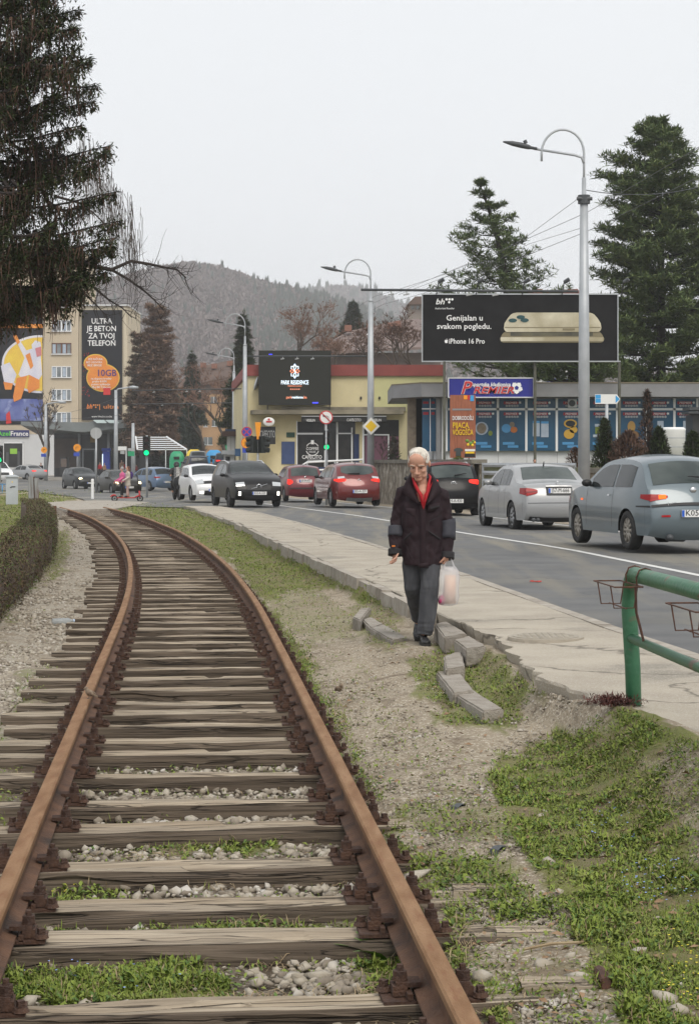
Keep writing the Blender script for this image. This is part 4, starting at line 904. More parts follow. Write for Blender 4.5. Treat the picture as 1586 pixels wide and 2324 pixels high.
MM('trim_red', (.12,.01,.012), rough=.5)
TPL = { # top outline: (x/L, z/H) from the rear bumper bottom to the front bumper bottom; belt: z/H ; wheel x/L
 'hatch': dict(prof=[(.028,.17),(.004,.24),(.0,.36),(.006,.47),(.022,.56),(.032,.645),(.048,.70),(.075,.79),(.112,.90),(.145,.955),(.22,.985),(.34,1.0),(.45,.985),(.53,.945),(.60,.85),(.67,.735),(.72,.685),(.80,.655),(.89,.60),(.945,.53),(.975,.455),(.992,.36),(.99,.26),(.965,.16)], belt=.66, wx=(.187,.79), wr=.215, crown=(.085,.05)),
 'sedan': dict(prof=[(.03,.17),(.006,.24),(.0,.36),(.006,.50),(.016,.60),(.028,.675),(.05,.70),(.11,.715),(.165,.735),(.205,.80),(.255,.90),(.30,.96),(.37,.99),(.44,1.0),(.52,.98),(.575,.93),(.64,.83),(.71,.725),(.76,.68),(.84,.64),(.92,.575),(.96,.51),(.985,.42),(.996,.33),(.99,.24),(.965,.16)], belt=.66, wx=(.207,.81), wr=.222, crown=(.05,.045)),
 'suv': dict(prof=[(.03,.20),(.006,.27),(.0,.38),(.008,.50),(.016,.60),(.03,.68),(.055,.80),(.085,.90),(.12,.955),(.20,.985),(.35,1.0),(.48,.985),(.555,.94),(.62,.86),(.68,.765),(.72,.715),(.80,.685),(.89,.635),(.94,.58),(.97,.50),(.99,.40),(.995,.31),(.985,.24),(.96,.17)], belt=.665, wx=(.20,.80), wr=.205, crown=(.05,.045)),
 'van': dict(prof=[(.02,.15),(.004,.22),(.0,.35),(.004,.5),(.012,.62),(.024,.75),(.04,.88),(.06,.955),(.12,.985),(.3,1.0),(.52,.99),(.60,.95),(.67,.83),(.74,.70),(.78,.655),(.86,.61),(.93,.54),(.97,.45),(.99,.34),(.985,.24),(.96,.15)], belt=.62, wx=(.19,.80), wr=.19, crown=(.04,.05)),
}
class Car:
    def __init__(s, kind, L, W, Hh, loc, yaw, name, label, cat, mat, group=None, wheelmat='rim_alloy', tint='car_glass', side_trim=None):
        s.kind = kind; T = TPL[kind]; s.L, s.W, s.H = L, W, Hh; s.pr = [(x*L, z*Hh) for x, z in T['prof']]; s.belt = T['belt']*Hh; s.wr = T['wr']*Hh; s.wx = [q*L for q in T['wx']]; s.crown = T['crown']; s.T = T
        s.t = thing(name, label, cat, loc, yaw, group); s.mat = mat; s.wm = wheelmat; s.tint = tint
        acc = [0]
        for (a, b), (c, d) in zip(s.pr, s.pr[1:]): acc.append(acc[-1]+math.hypot(c-a, d-b))
        s.acc = acc; s.n = len(acc)
        im = max(range(s.n), key=lambda i: s.pr[i][1]); s.im = im
        s.body()
    # y' (along the car): local -Y is the REAR here, +Y the front; x across
    def hw(s, x, z):
        u = abs(x-s.L*.5)/(s.L*.5); plan = 1-(.19 if s.kind == 'hatch' else .14)*max(0,(u-.5)/.5)**2.4
        if z <= s.belt: p = 1-.045*((z/s.belt-.55)/.45)**2 if z > s.belt*.55 else 1-.05*((.55-z/s.belt)/.55)**2
        else: p = .955-(.25 if s.kind == 'suv' else .20)*((z-s.belt)/(s.H-s.belt))**1.15
        return s.W/2*plan*p
    def at(s, a):
        a = max(0,min(s.acc[-1],a)); i = max(j for j in range(s.n-1) if s.acc[j] <= a+1e-9); f = (a-s.acc[i])/(s.acc[i+1]-s.acc[i])
        return tuple(s.pr[i][k]*(1-f)+s.pr[i+1][k]*f for k in (0,1))
    def nrm(s, a):
        (x0,z0),(x1,z1) = s.at(a-.04), s.at(a+.04); t = Vector((x1-x0, z1-z0)); t = t.normalized() if t.length else Vector((1,0)); return Vector((-t.y, t.x))
    def top(s, a, v, off=0):
        x, z = s.at(a); n = s.nrm(a); c = s.crown[0]*(1-v*v)*(1 if z > s.belt*.9 else 1.3)+off
        y = v*s.hw(x, z); return Vector((y, x+n.x*c, z+n.y*c))
    def arc_z(s, z, front):
        """arclength of the top outline at height z, on the rear or front flank"""
        rng = range(s.im, s.n-1) if front else range(s.im-1, -1, -1)
        for i in rng:
            a, b = s.pr[i][1], s.pr[i+1][1]
            if min(a,b) <= z <= max(a,b) and abs(a-b) > 1e-6: return s.acc[i]+(s.acc[i+1]-s.acc[i])*(z-a)/(b-a)
        return 0
    def ztop(s, x):
        best = 0
        for (a,b),(c,d) in zip(s.pr, s.pr[1:]):
            if min(a,c)-1e-6 <= x <= max(a,c)+1e-6: best = max(best, b if abs(c-a) < 1e-6 else b+(d-b)*(x-a)/(c-a))
        return best
    def body(s):
        mb = MB(); nv = 12; vs = [math.copysign(abs(q)**.75,q) for q in np.linspace(-1,1,nv+1)]; A = []
        for i in range(s.n-1):
            k = max(1,int((s.acc[i+1]-s.acc[i])/.13)); A += [s.acc[i]+(s.acc[i+1]-s.acc[i])*j/k for j in range(k)]
        A.append(s.acc[-1]); V = [s.top(a, v) for a in A for v in vs]; w = nv+1
        mb.add(V, [(i*w+k,(i+1)*w+k,(i+1)*w+k+1,i*w+k+1) for i in range(len(A)-1) for k in range(nv)])
        # flanks: columns between the top outline and the sill, arched over the wheels
        x0, x1 = s.pr[0][0], s.pr[-1][0]; sill = s.pr[0][1]; Rw = s.wr*1.13
        xs = set(np.linspace(0, s.L, 44))
        for wx in s.wx: xs |= {wx+Rw*math.cos(PI*k/14) for k in range(15)} | {wx-Rw-.004, wx+Rw+.004}
        xa, xb = .045*s.L, .955*s.L; xs = sorted([x for x in xs if xa < x < xb]+[xa, xb])
        nz = 9
        for sg in (-1,1):
            V = []
            for x in xs:
                zb = sill+.0
                if x < x0: zb = self_low(s.pr[:8], x, sill)
                if x > x1: zb = self_low(s.pr[-8:], x, sill)
                for wx in s.wx:
                    if abs(x-wx) < Rw: zb = s.wr+math.sqrt(max(0,Rw*Rw-(x-wx)**2))
                zt = s.ztop(x)
                for k in range(nz+1):
                    z = zb+(zt-zb)*k/nz; V.append((sg*s.hw(x,z), x, z))
            w2 = nz+1; fs = [(i*w2+k,(i+1)*w2+k,(i+1)*w2+k+1,i*w2+k+1) for i in range(len(xs)-1) for k in range(nz)]
            mb.add(V, [f[::-1] for f in fs] if sg < 0 else fs)
        for sg in (-1,1):     # rounded ends: strips from the end columns out to the bumper outline
            for e, xe in ((0,xa),(1,xb)):
                smp = [s.at(a) for a in A]; smp = [q for q in smp if (q[0] < xe if e == 0 else q[0] > xe)]; smp = smp+[(xe, s.ztop(xe))] if e == 0 else [(xe, s.ztop(xe))]+smp
                V = []; m = 5
                for x, z in smp:
                    for k in range(m+1): xx = x+(xe-x)*k/m; V.append((sg*s.hw(xx,z), xx, z))
                mb.add(V, [(i*6+k,i*6+k+1,(i+1)*6+k+1,(i+1)*6+k) for i in range(len(smp)-1) for k in range(m)])
        bm = bmesh.new(); me = mb.mesh('b'); bm.from_mesh(me); bmesh.ops.remove_doubles(bm, verts=bm.verts[:], dist=.012); bmesh.ops.recalc_face_normals(bm, faces=bm.faces[:]); bm.to_mesh(me); bm.free()
        s.b = link('body', me, s.mat, s.t, True); sb = s.b.modifiers.new('s','SUBSURF'); sb.levels = 1; sb.render_levels = 1
        mb = MB(); mb.box((0,s.L*.5,sill+.10),(s.W*.74,s.L*.86,.16)); mb.box((0,s.L*.5,sill+.30),(s.W*.70,s.L*.84,.3)); mb.build('underbody', M['under'], s.t)
        for sg in (-1,1):
            for wx in s.wx: s.wheel(sg, wx)
    def wheel(s, sg, wx):
        r = s.wr; x = sg*(s.W/2*.985-.10); mb = MB(); pr = [(-.10,.62),(-.10,.93),(-.075,1.0),(.075,1.0),(.10,.93),(.085,.66),(.05,.62)]
        n = 26; V = [(x+sg*a, wx+r*b*math.cos(2*PI*k/n), r+r*b*math.sin(2*PI*k/n)) for k in range(n) for a, b in pr]; m = len(pr)
        mb.add(V, [(k*m+j,((k+1)%n)*m+j,((k+1)%n)*m+j+1,k*m+j+1) for k in range(n) for j in range(m-1)]); wh = bpy.data.objects.new('wheel', None); COL.objects.link(wh); wh.parent = s.t; wh.empty_display_size = .1
        mb.build('tyre', M['rubber'], wh, True)
        mb = MB(); q = x+sg*.055; ns = 7 if s.wm != 'rim_beige' else 10
        mb.tube([(x+sg*.03,wx,r),(x+sg*.035,wx,r)],[r*.64]*2,20)
        o = mb.build('hub_back', M['rim_dark'], wh)
        mb = MB()
        for k in range(ns):
            a = 2*PI*k/ns; mb.tube([(q,wx,r),(q+sg*.012,wx+r*.35*math.cos(a),r+r*.35*math.sin(a)),(q,wx+r*.64*math.cos(a),r+r*.64*math.sin(a))],[r*.09,r*.085,r*.12],6,flat=.5)
        mb.tube([(q-sg*.01,wx,r),(q+sg*.022,wx,r)],[r*.17,r*.14],14)
        nn = 26; V = []
        for k in range(nn):
            for rr_, xx in ((.58,q),(.65,q+sg*.018),(.69,q+sg*.004)): V.append((xx, wx+r*rr_*math.cos(2*PI*k/nn), r+r*rr_*math.sin(2*PI*k/nn)))
        mb.add(V, [(k*3+j,((k+1)%nn)*3+j,((k+1)%nn)*3+j+1,k*3+j+1) for k in range(nn) for j in range(2)])
        mb.build('rim', M[s.wm], wh, True)
    def patch(s, name, z0, z1, v0, v1, mat, front=False, off=.006, nz=5, nv=8, parent=None, shape=None):
        a0, a1 = s.arc_z(z0*s.H, front), s.arc_z(z1*s.H, front); mb = MB(); V = []
        for i in range(nz+1):
            for k in range(nv+1):
                u = i/nz; v = v0+(v1-v0)*k/nv
                if shape: u, v = shape(u, k/nv, v0, v1)
                V.append(s.top(a0+(a1-a0)*u, v, off))
        w = nv+1; mb.add(V, [(i*w+k,i*w+k+1,(i+1)*w+k+1,(i+1)*w+k) for i in range(nz) for k in range(nv)])
        return mb.build(name, M[mat] if isinstance(mat,str) else mat, parent or s.t, True)
    def side(s, name, pts, mat, sides=(-1,1), off=.006, n=8, nz=4, parent=None):
        """pts: lower and upper outline as [(x/L, z_low/H, z_high/H)...]"""
        for sg in sides:
            mb = MB(); V = []; m = 0
            for (xa,la,ha),(xb,lb,hb_) in zip(pts, pts[1:]):
                for j in range(n):
                    f = j/n; V.append((xa+(xb-xa)*f, la+(lb-la)*f, ha+(hb_-ha)*f))
            V.append(pts[-1]); Q = [((sg*(s.hw(x*s.L, (l+(h-l)*k/nz)*s.H)+off)), x*s.L, (l+(h-l)*k/nz)*s.H) for x,l,h in V for k in range(nz+1)]
            w = nz+1; mb.add(Q, [(i*w+k,i*w+k+1,(i+1)*w+k+1,(i+1)*w+k) for i in range(len(V)-1) for k in range(nz)]); mb.build(name, M[mat] if isinstance(mat,str) else mat, parent or s.t, True)
    def plate(s, text, z, front=False, w=.52, x=0):
        a = s.arc_z(z*s.H, front); p = s.top(a, x/(s.W/2), .014); y = p.y+(.012 if front else -.012); sg = 1 if front else -1
        mb = MB(); mb.box((x,y,p.z),(w,.016,.115)); o = mb.build('number_plate', M['plate_white'], s.t)
        mb = MB(); mb.box((x+sg*(w/2-.022),y+sg*.006,p.z),(.042,.012,.105)); mb.build('blue_strip', M['plate_blue'], o)
        lettering(o, text, (x-sg*.012, y+sg*.0105, p.z-.035), .095, M['black'], 0 if not front else PI, w*.80)
        return o
    def mirrors(s, mat, x=.66, z=.70, sides=(-1,1)):
        for sg in sides:
            mb = MB(); y = s.hw(x*s.L, z*s.H); mb.ball((sg*(y+.10),x*s.L-.02,z*s.H),(.095,.055,.065),10,8); mb.tube([(sg*(y-.02),x*s.L,z*s.H-.05),(sg*(y+.05),x*s.L,z*s.H-.03)],.025,6); mb.build('wing_mirror', mat, s.t, True)
    def windows(s, door2=True, hb=None):
        H_ = s.H; b = s.T['belt']+.015; k = s.T
        def zt(x): return s.ztop(x*s.L)/H_-.055
        def col(x): return (x, b, max(b+.004, zt(x)))
        xr_ = {'hatch':.11,'sedan':.235,'suv':.085,'van':.08}[s.kind] if hasattr(s,'kind') else .11
        return col
def self_low(pr, x, d):
    """lower end of the flank near the bumpers"""
    z = [b for a, b in pr if b < .5]; best = d
    lo = [(a,b) for a, b in pr if b <= .52*1.2]
    for (a,b),(c,e) in zip(pr, pr[1:]):
        if min(a,c) <= x <= max(a,c) and b < .6 and e < .6 and abs(c-a) > 1e-6: return min(b+(e-b)*(x-a)/(c-a), .45)
    return best
def lettering(parent, text, loc, size, mat, rz=0, fit=None, bold=.0, shear=0, name='lettering', align='CENTER', extr=.002, world=False):
    """flat letters facing local -Y, centred on loc"""
    cu = bpy.data.curves.new('t','FONT'); cu.body = text; cu.size = size*1.38; cu.align_x = align; cu.extrude = extr; cu.offset = bold; cu.shear = shear; cu.resolution_u = 2
    o = bpy.data.objects.new('t', cu); COL.objects.link(o); dg = bpy.context.evaluated_depsgraph_get(); dg.update(); me = bpy.data.meshes.new_from_object(o.evaluated_get(dg)); bpy.data.objects.remove(o); bpy.data.curves.remove(cu)
    sx = 1
    if fit and len(me.vertices):
        xs = [v.co.x for v in me.vertices]; wdt = max(xs)-min(xs); sx = fit/wdt if wdt else 1
    T = Matrix.Translation(loc) @ Matrix.Rotation(rz,4,'Z') @ Matrix.Rotation(PI/2,4,'X') @ Matrix.Diagonal((sx,1,1,1)); me.transform(T); me.materials.clear()
    return link(name, me, mat, parent)
def side_glass(c, xs, mat=None, gap=.010, low=.012):
    """xs: pillar positions (x/L) of successive side windows; the upper edge follows the roof line"""
    H_ = c.H; b = c.T['belt']+low
    def zt(x): return max(b+.006, min(c.ztop(x*c.L)/H_-.05, .935))
    for x0, x1 in xs:
        n = 7; c.side('side_window', [(x0+(x1-x0)*i/n, b+.02*(1-(x0+(x1-x0)*i/n)), zt(x0+(x1-x0)*i/n)) for i in range(n+1)], mat or c.tint, n=1)
def doors(c, lines, z0=.24):
    for x in lines: c.side('door_seam', [(x-.0012,z0,c.T['belt']),(x+.0012,z0,c.T['belt'])], 'trim_dark', n=1, off=.002)
def tail(c, z0, z1, v0, lit='tail_red', wrap=.06):
    for sg in (-1,1):
        c.patch('tail_light', z0, z1, sg*v0, sg*1.0, lit, off=.010, nv=8, shape=lambda u, k, a, b: (.5+(u-.5)*(.30+.70*k**.55), a+(b-a)*k))
    c.side('tail_light', [(.012,z0+.01,z1),(wrap,z0+.035,z1)], lit, n=3, off=.010)
def carat(px, py, Y): return Vector(((px-CX)*Y/F, Y, H-(py-HY)*Y/F))
def emblem(c, z, mat, r, front=False, ring=True):
    a = c.arc_z(z*c.H, front); p = c.top(a, 0, .012); mb = MB(); n = 16
    sg = 1 if front else -1
    if ring: mb.tube([p+Vector((r*math.cos(2*PI*k/n),0,r*math.sin(2*PI*k/n))) for k in range(n+1)], r*.22, 6)
    else: mb.tube([p+Vector((0,-sg*.005,0)),p+Vector((0,sg*.014,0))],[r,r*.9],16)
    return mb.build('badge', mat, c.t, True)
GRP = 'cars on the road'
# --- blue-grey three-door hatchback, nearest car
P1 = paint('paint_bluegrey', (.125,.16,.18), .25, .35)
c = Car('hatch', 4.25, 1.76, 1.50, carat(1575,1252,29.8), .20, 'parked_car', 'blue-grey three-door hatchback with lit orange tail light, nearest car at the right edge', 'car', P1, GRP, 'rim_beige'); c.t.name = 'car'
c.patch('rear_window', .70, .925, -.86, .86, 'car_glass_light', nz=6, nv=10); side_glass(c, [(.155,.335),(.355,.615)]); doors(c, [.345,.655]); tail(c, .535, .615, .60, 'tail_red', .075)
for sg in (-1,1): c.patch('brake_light', .55, .60, sg*.64, sg*.80, 'lamp_lit_orange', off=.014, nv=3)
c.plate('K05-J-5', .40); emblem(c, .635, M['chrome'], .055, False, False); c.mirrors(M['black'], .625, .72)
c.patch('bumper_strip', .475, .495, -1, 1, 'trim_dark', off=.014, nz=2, nv=14); c.side('bumper_strip', [(.01,.475,.495),(.10,.475,.49)], 'trim_dark', n=3, off=.012)
for sg in (-1,1): c.patch('reflector', .37, .388, sg*.60, sg*.80, 'tail_red', off=.012, nz=1, nv=3)
mb = MB(); mb.tube([(-.42,-.05,.23),(-.42,.12,.24)],[.052,.05],14); mb.tube([(-.42,-.053,.23),(-.42,-.04,.23)],[.036,.036],12); mb.tube([(-.40,.15,.25),(-.1,.2,.24)],[.09,.09],10); mb.build('exhaust', M['dark_metal'], c.t, True)
c.side('door_handle', [(.375,.585,.60),(.40,.585,.60)], 'chrome', n=2, off=.02); c.side('indicator', [(.70,.52,.54),(.725,.52,.54)], 'lamp_lit_orange', n=1)
mb = MB(); a = c.top(c.arc_z(.72*c.H,False),0,.03); mb.tube([a+Vector((.30,.0,.02)),a+Vector((.12,-.0,.05)),a+Vector((-.05,.01,.06))],[.022,.014,.008],6); mb.build('rear_wiper', M['black'], c.t)
lettering(c.t, '147', (-.40, c.top(c.arc_z(.50*c.H,False),-.5,.012).y-.002, .50*c.H), .05, M['chrome'], 0, .14)
# --- silver sedan
P2 = paint('paint_silver', (.33,.335,.34), .25, .35)
c = Car('sedan', 4.58, 1.78, 1.50, carat(1270,1207,41.5), .17, 'car', 'silver four-door sedan stopped behind the black car, plate ending in 666', 'car', P2, GRP)
c.patch('rear_window', .755, .945, -.80, .80, 'car_glass_light', nz=6, nv=10); side_glass(c, [(.27,.33),(.335,.445),(.46,.63)]); doors(c, [.335,.455,.66]); tail(c, .535, .655, .66, 'tail_red', .085)
for sg in (-1,1): c.patch('tail_lamp_band', .585, .60, sg*.66, sg*1, 'trim_red', off=.014, nz=1, nv=3)
c.patch('plate_recess', .535, .66, -.40, .40, 'trim_dark', off=.004, nz=2); c.plate('J57-M-666', .60); emblem(c, .685, M['chrome'], .045); c.mirrors(P2, .635, .72)
c.patch('boot_strip', .655, .666, -.40, .40, 'rim_alloy', off=.02, nz=1)
c.patch('rear_skirt', .18, .235, -.9, .9, 'trim_dark', off=.006, nz=2, nv=10)
mb = MB(); mb.tube([(-.5,-.01,.27),(-.5,.1,.27)],[.045,.045],12); mb.tube([(-.6,-.01,.27),(-.6,.1,.27)],[.045,.045],12); mb.build('exhaust', M['dark_metal'], c.t, True)
c.side('door_handle', [(.36,.605,.62),(.385,.605,.62)], 'chrome', n=2, off=.02); c.side('door_handle', [(.48,.60,.615),(.505,.60,.615)], 'chrome', n=2, off=.02)
c.patch('bumper_crease', .425, .432, -.96, .96, 'trim_dark', off=.004, nz=1, nv=12)
mb = MB(); mb.tube([(0,1.35,c.H*.985),(0,1.30,c.H+.08)],[.02,.008],6); mb.build('antenna', M['black'], c.t)
# --- black crossover half hidden behind the man
P3 = paint('paint_black', (.006,.006,.007), 0, .25)
c = Car('hatch', 4.3, 1.80, 1.56, carat(1030,1172,54.5), .13, 'car', 'black hatchback half hidden behind the walking man, its right tail light lit', 'car', P3, GRP)
c.patch('rear_window', .70, .925, -.84, .84, 'car_glass_light', nz=6, nv=10); side_glass(c, [(.12,.22),(.24,.43),(.45,.62)]); tail(c, .60, .69, .62, 'lamp_lit_red', .09); c.plate('J14-A-430', .30); c.mirrors(P3)
a = c.arc_z(.61*c.H,False); p = c.top(a,0,.01); mb = MB(); n = 18; mb.tube([p+Vector((.085*math.cos(2*PI*k/n),-.004,.05*math.sin(2*PI*k/n))) for k in range(n+1)],.010,6); mb.tube([p+Vector((-.045,-.006,-.035)),p+Vector((-.02,-.006,.035))],.010,6); mb.tube([p+Vector((.045,-.006,.035)),p+Vector((.02,-.006,-.035))],.010,6); mb.tube([p+Vector((-.033,-.006,.0)),p+Vector((.033,-.006,.0))],.010,6); mb.build('badge', M['chrome'], c.t, True)
c.patch('spoiler', .925, .965, -.86, .86, 'trim_red', off=.03, nz=2, nv=8)
mb = MB(); a = c.top(c.arc_z(.73*c.H,False),0,.03); mb.tube([a+Vector((.05,0,.0)),a+Vector((.4,.02,.06))],[.025,.012],6); mb.build('rear_wiper', M['black'], c.t)
for sg in (-1,1): mb = MB(); mb.tube([(sg*.58,.7,c.H*.975),(sg*.60,1.2,c.H*1.02),(sg*.60,1.9,c.H*1.01),(sg*.58,2.2,c.H*.975)],.022,6); mb.build('roof_rail', M['chrome'], c.t, True)
# --- red hatchbacks
P4 = paint('paint_red', (.14,.014,.013), .25, .3)
c = Car('hatch', 4.3, 1.82, 1.50, carat(815,1150,65.5), .22, 'car', 'rust-red rounded hatchback with lit tail lights, just left of the walking man', 'car', P4, GRP)
c.patch('rear_window', .715, .925, -.80, .80, 'car_glass_light', nz=6, nv=10, shape=lambda u,k,a,b: (max(u, .35*abs(2*k-1)**2.5), a+(b-a)*k)); side_glass(c, [(.165,.24),(.26,.43),(.445,.62)]); doors(c, [.255,.44,.66]); tail(c, .575, .655, .60, 'lamp_lit_red', .09)
for sg in (-1,1): c.patch('lamp_glass', .655, .70, sg*.66, sg*.98, 'lamp_clear', off=.012, nz=2, nv=3)
c.plate('J83-A-359', .36); emblem(c, .60, M['chrome'], .05); c.mirrors(M['black']); c.patch('bumper_insert', .175, .24, -.62, .62, 'rim_alloy', off=.012, nz=2)
mb = MB(); a = c.top(c.arc_z(.735*c.H,False),0,.03); mb.tube([a+Vector((-.38,0,.0)),a+Vector((.05,.0,.01))],[.012,.028],6); mb.build('rear_wiper', M['black'], c.t)
mb = MB(); mb.tube([(0,.75,c.H*.985),(0,.65,c.H+.12)],[.02,.008],6); mb.build('antenna', M['black'], c.t)
P5 = paint('paint_crimson', (.135,.009,.016), .2, .35)
c = Car('hatch', 4.1, 1.68, 1.47, carat(693,1138,77.5), .17, 'car', 'older dark red boxy hatchback behind the black off-roader', 'car', P5, GRP)
c.patch('rear_window', .70, .925, -.84, .84, 'car_glass_light', nz=6, nv=10); side_glass(c, [(.13,.22),(.24,.43),(.45,.62)]); tail(c, .47, .635, .76, 'lamp_lit_red', .05)
c.plate('J69-M-477', .555); emblem(c, .655, M['chrome'], .045, False, False); c.mirrors(P5); c.patch('bumper_band', .36, .385, -1, 1, 'trim_dark', off=.012, nz=1, nv=10)
mb = MB(); mb.tube([(0,.62,c.H*.975),(0,.6,c.H+.06)],[.02,.008],6); mb.build('antenna', M['black'], c.t)
# --- oncoming cars
def oncoming(kind, L, W, Hh, px, py, Y, yaw, label, mat, lamps='lamp_clear', drl=None, grille=(.36,.47,.55), head=(.475,.555,.60), plate=None, wheel='rim_alloy', tint='car_glass', mir=None):
    d = Vector((math.sin(yaw), -math.cos(yaw), 0)); p = carat(px, py, Y)-d*L     # px,py: front bumper foot; origin is the rear
    c = Car(kind, L, W, Hh, p, yaw+PI, 'car', label, 'car', mat, GRP, wheel, tint)
    c.patch('windscreen', c.T['belt']+.045, .945, -.86, .86, tint, True, nz=6, nv=10); side_glass(c, [(.12,.22),(.24,.43),(.45,.63)])
    c.patch('grille', grille[0], grille[1], -grille[2], grille[2], 'trim_dark', True, off=.010, nz=3, nv=8)
    for sg in (-1,1): c.patch('headlight', head[0], head[1], sg*head[2], sg*.97, lamps, True, off=.012, nz=3, nv=4)
    if drl:
        for sg in (-1,1): c.patch('daytime_lamp', drl[0], drl[1], sg*drl[2], sg*drl[3], 'lamp_lit_white', True, off=.016, nz=2, nv=2)
    if plate: c.plate(plate, .315, True)
    c.mirrors(mir or mat, .64, .70); return c
P6 = paint('paint_charcoal', (.011,.011,.012), 0, .3)
c = oncoming('suv', 4.62, 1.92, 1.66, 588,1152,66.5, .27, 'black off-road estate with lit daytime lamps driving towards the camera', P6, grille=(.375,.475,.52), head=(.455,.535,.60), drl=(.27,.345,.80,.90), plate='A53-K-520', wheel='rim_dark')
emblem(c, .43, M['chrome'], .085, True); a = c.arc_z(.43*c.H,True); p = c.top(a,0,.02); mb = MB(); mb.tube([p+Vector((.30,.01,-.09)),p+Vector((-.30,.01,.09))],.014,6); mb.build('grille_bar', M['chrome'], c.t)
c.patch('lower_grille', .215, .275, -.62, .62, 'trim_dark', True, off=.010, nz=2); c.patch('skid_panel', .165, .185, -.6, .6, 'rim_alloy', True, off=.012, nz=1)
for sg in (-1,1): mb = MB(); mb.tube([(sg*.66,.7,c.H*.965),(sg*.68,1.2,c.H*1.012),(sg*.68,2.0,c.H*1.012),(sg*.66,2.45,c.H*.96)],.024,6); mb.build('roof_rail', M['chrome'], c.t, True)
P7 = paint('paint_white', (.74,.745,.75), 0, .3)
c = oncoming('hatch', 4.06, 1.74, 1.47, 487,1137,76.5, .28, 'white small hatchback following the black off-road estate', P7, grille=(.455,.515,.60), head=(.465,.56,.58), drl=(.235,.275,.66,.86), plate='T04-A-516', mir=M['black'])
emblem(c, .485, M['chrome'], .075, True); c.patch('lower_grille', .20, .30, -.6, .6, 'trim_dark', True, off=.012, nz=2)
P8 = paint('paint_dark', (.03,.032,.034), .2, .3)
oncoming('hatch', 4.3, 1.80, 1.49, 205,1111,129, .45, 'dark hatchback with lit headlights turning at the far junction', P8, lamps='lamp_lit_warm', head=(.47,.53,.70), plate='E31-T-220')
P9 = paint('paint_brown', (.035,.033,.028), .3, .3)
oncoming('sedan', 4.5, 1.80, 1.45, 293,1123,110, .40, 'dark olive car with lit headlights behind the scooter riders', P9, lamps='lamp_lit_warm', head=(.44,.52,.74), plate='M26-E-104')
oncoming('van', 4.5, 1.80, 1.82, 10,1096,158, .5, 'white van cut off by the left edge behind the grey utility box', P7, lamps='lamp_lit_warm', head=(.40,.46,.74), tint='car_glass')
P10 = paint('paint_blue', (.10,.16,.26), .35, .3)
def going(kind, L, W, Hh, px, py, Y, yaw, label, mat, lit='tail_red', tz=(.54,.62), plate=None):
    c = Car(kind, L, W, Hh, carat(px,py,Y), yaw, 'car', label, 'car', mat, GRP); c.patch('rear_window', .70 if kind != 'sedan' else .75, .925, -.84, .84, 'car_glass', nz=5, nv=8); side_glass(c, [(.13,.22),(.24,.43),(.45,.62)] if kind != 'sedan' else [(.27,.44),(.46,.63)]); tail(c, tz[0], tz[1], .58, lit, .06); c.mirrors(mat)
    if plate: c.plate(plate, .38)
    return c
going('hatch', 4.2, 1.78, 1.48, 378,1114,119, .62, 'light blue hatchback driving away at the far junction beside the motor scooter', P10, plate='O12-J-883')
going('sedan', 4.7, 1.8, 1.43, 92,1089,178, .78, 'silver saloon driving away at the far left junction', P2, 'lamp_lit_red', (.55,.65))
P11 = paint('paint_navy', (.018,.022,.04), .2, .3)
going('van', 4.2, 1.75, 1.62, 452,1083,142, .25, 'dark blue car seen over the roof of the white hatchback', P11)
going('hatch', 4.2, 1.8, 1.55, 450,1062,172, .1, 'grey car parked in front of the yellow recycling container', paint('paint_grey', (.16,.17,.17), .3, .35))
going('hatch', 4.2, 1.75, 1.5, 512,1070,150, .1, 'dark blue car with a red tail light parked by the kiosk', P11, 'lamp_lit_red')
# ---------------------------------------------------------------- street lamps, signals, signs
def steel_lamp(px, Y, pytop, label, box=False, ring=None):
    b = P(px, HY, Y); b.z = float(zr(Y))+.02; top = H-(pytop-HY)*Y/F-b.z
    t = thing('street_lamp', label, 'street lamp', b, 0, 'street lamps with hooped arms')
    zc = top-1.75; r = .14
    mb = MB(); mb.tube([(0,0,0),(0,0,zc*.55),(0,0,zc)],[r*1.15,r,r*.72],14); mb.build('pole', M['galv'], t, True)
    mb = MB(); mb.tube([(0,0,zc-.05),(0,0,zc+.05),(0,0,zc+.06),(0,0,zc+.5)],[.105,.105,.06,.055],10); mb.build('collar', M['galv'], t, True)
    mb = MB(); pts = [(0,0,zc+.3),(0,0,zc+.9)]+[(-.55+.55*math.cos(a),0,top-.62+.62*math.sin(a)) for a in np.linspace(0,PI,14)]+[(-1.10,0,top-.82)]; mb.tube(pts,.031,8); mb.build('hoop', M['galv'], t, True)
    mb = MB(); mb.tube([(0,0,top-.88),(-.06,0,top-.72),(-.25,0,top-.66),(-1.3,0,top-.50)],[.035,.035,.035,.032],8); mb.build('arm', M['galv'], t, True)
    mb = MB(); mb.tube([(-1.22,0,top-.50),(-1.38,0,top-.47),(-1.42,0,top-.46),(-1.62,0,top-.41),(-1.86,0,top-.36),(-2.1,0,top-.315)],[.04,.04,.06,.075,.065,.02],8,flat=1.3); mb.build('lamp_head', M['dark_metal'], t, True)
    mb = MB(); mb.tube([(-1.5,0,top-.36),(-1.54,0,top-.28)],[.05,.05],8); mb.build('sensor', M['dark_metal'], t)
    return t
la = steel_lamp(1325,48,293,'tall grey street lamp standing beside the two silver cars')
mb = MB(); zc = 8.25; mb.tube([(0,0,zc),(0,0,zc+.22)],[.16,.16],12); mb.tube([(-.2,-.1,zc+.12),(.2,-.1,zc+.12)],.05,8); mb.build('cable_clamp', M['dark_metal'], la)
lb = steel_lamp(841,78,588,'grey street lamp behind the rust-red hatchback, carrying the yellow diamond sign')
lc = steel_lamp(556,104,712,'grey street lamp at the corner of the yellow cafe building')
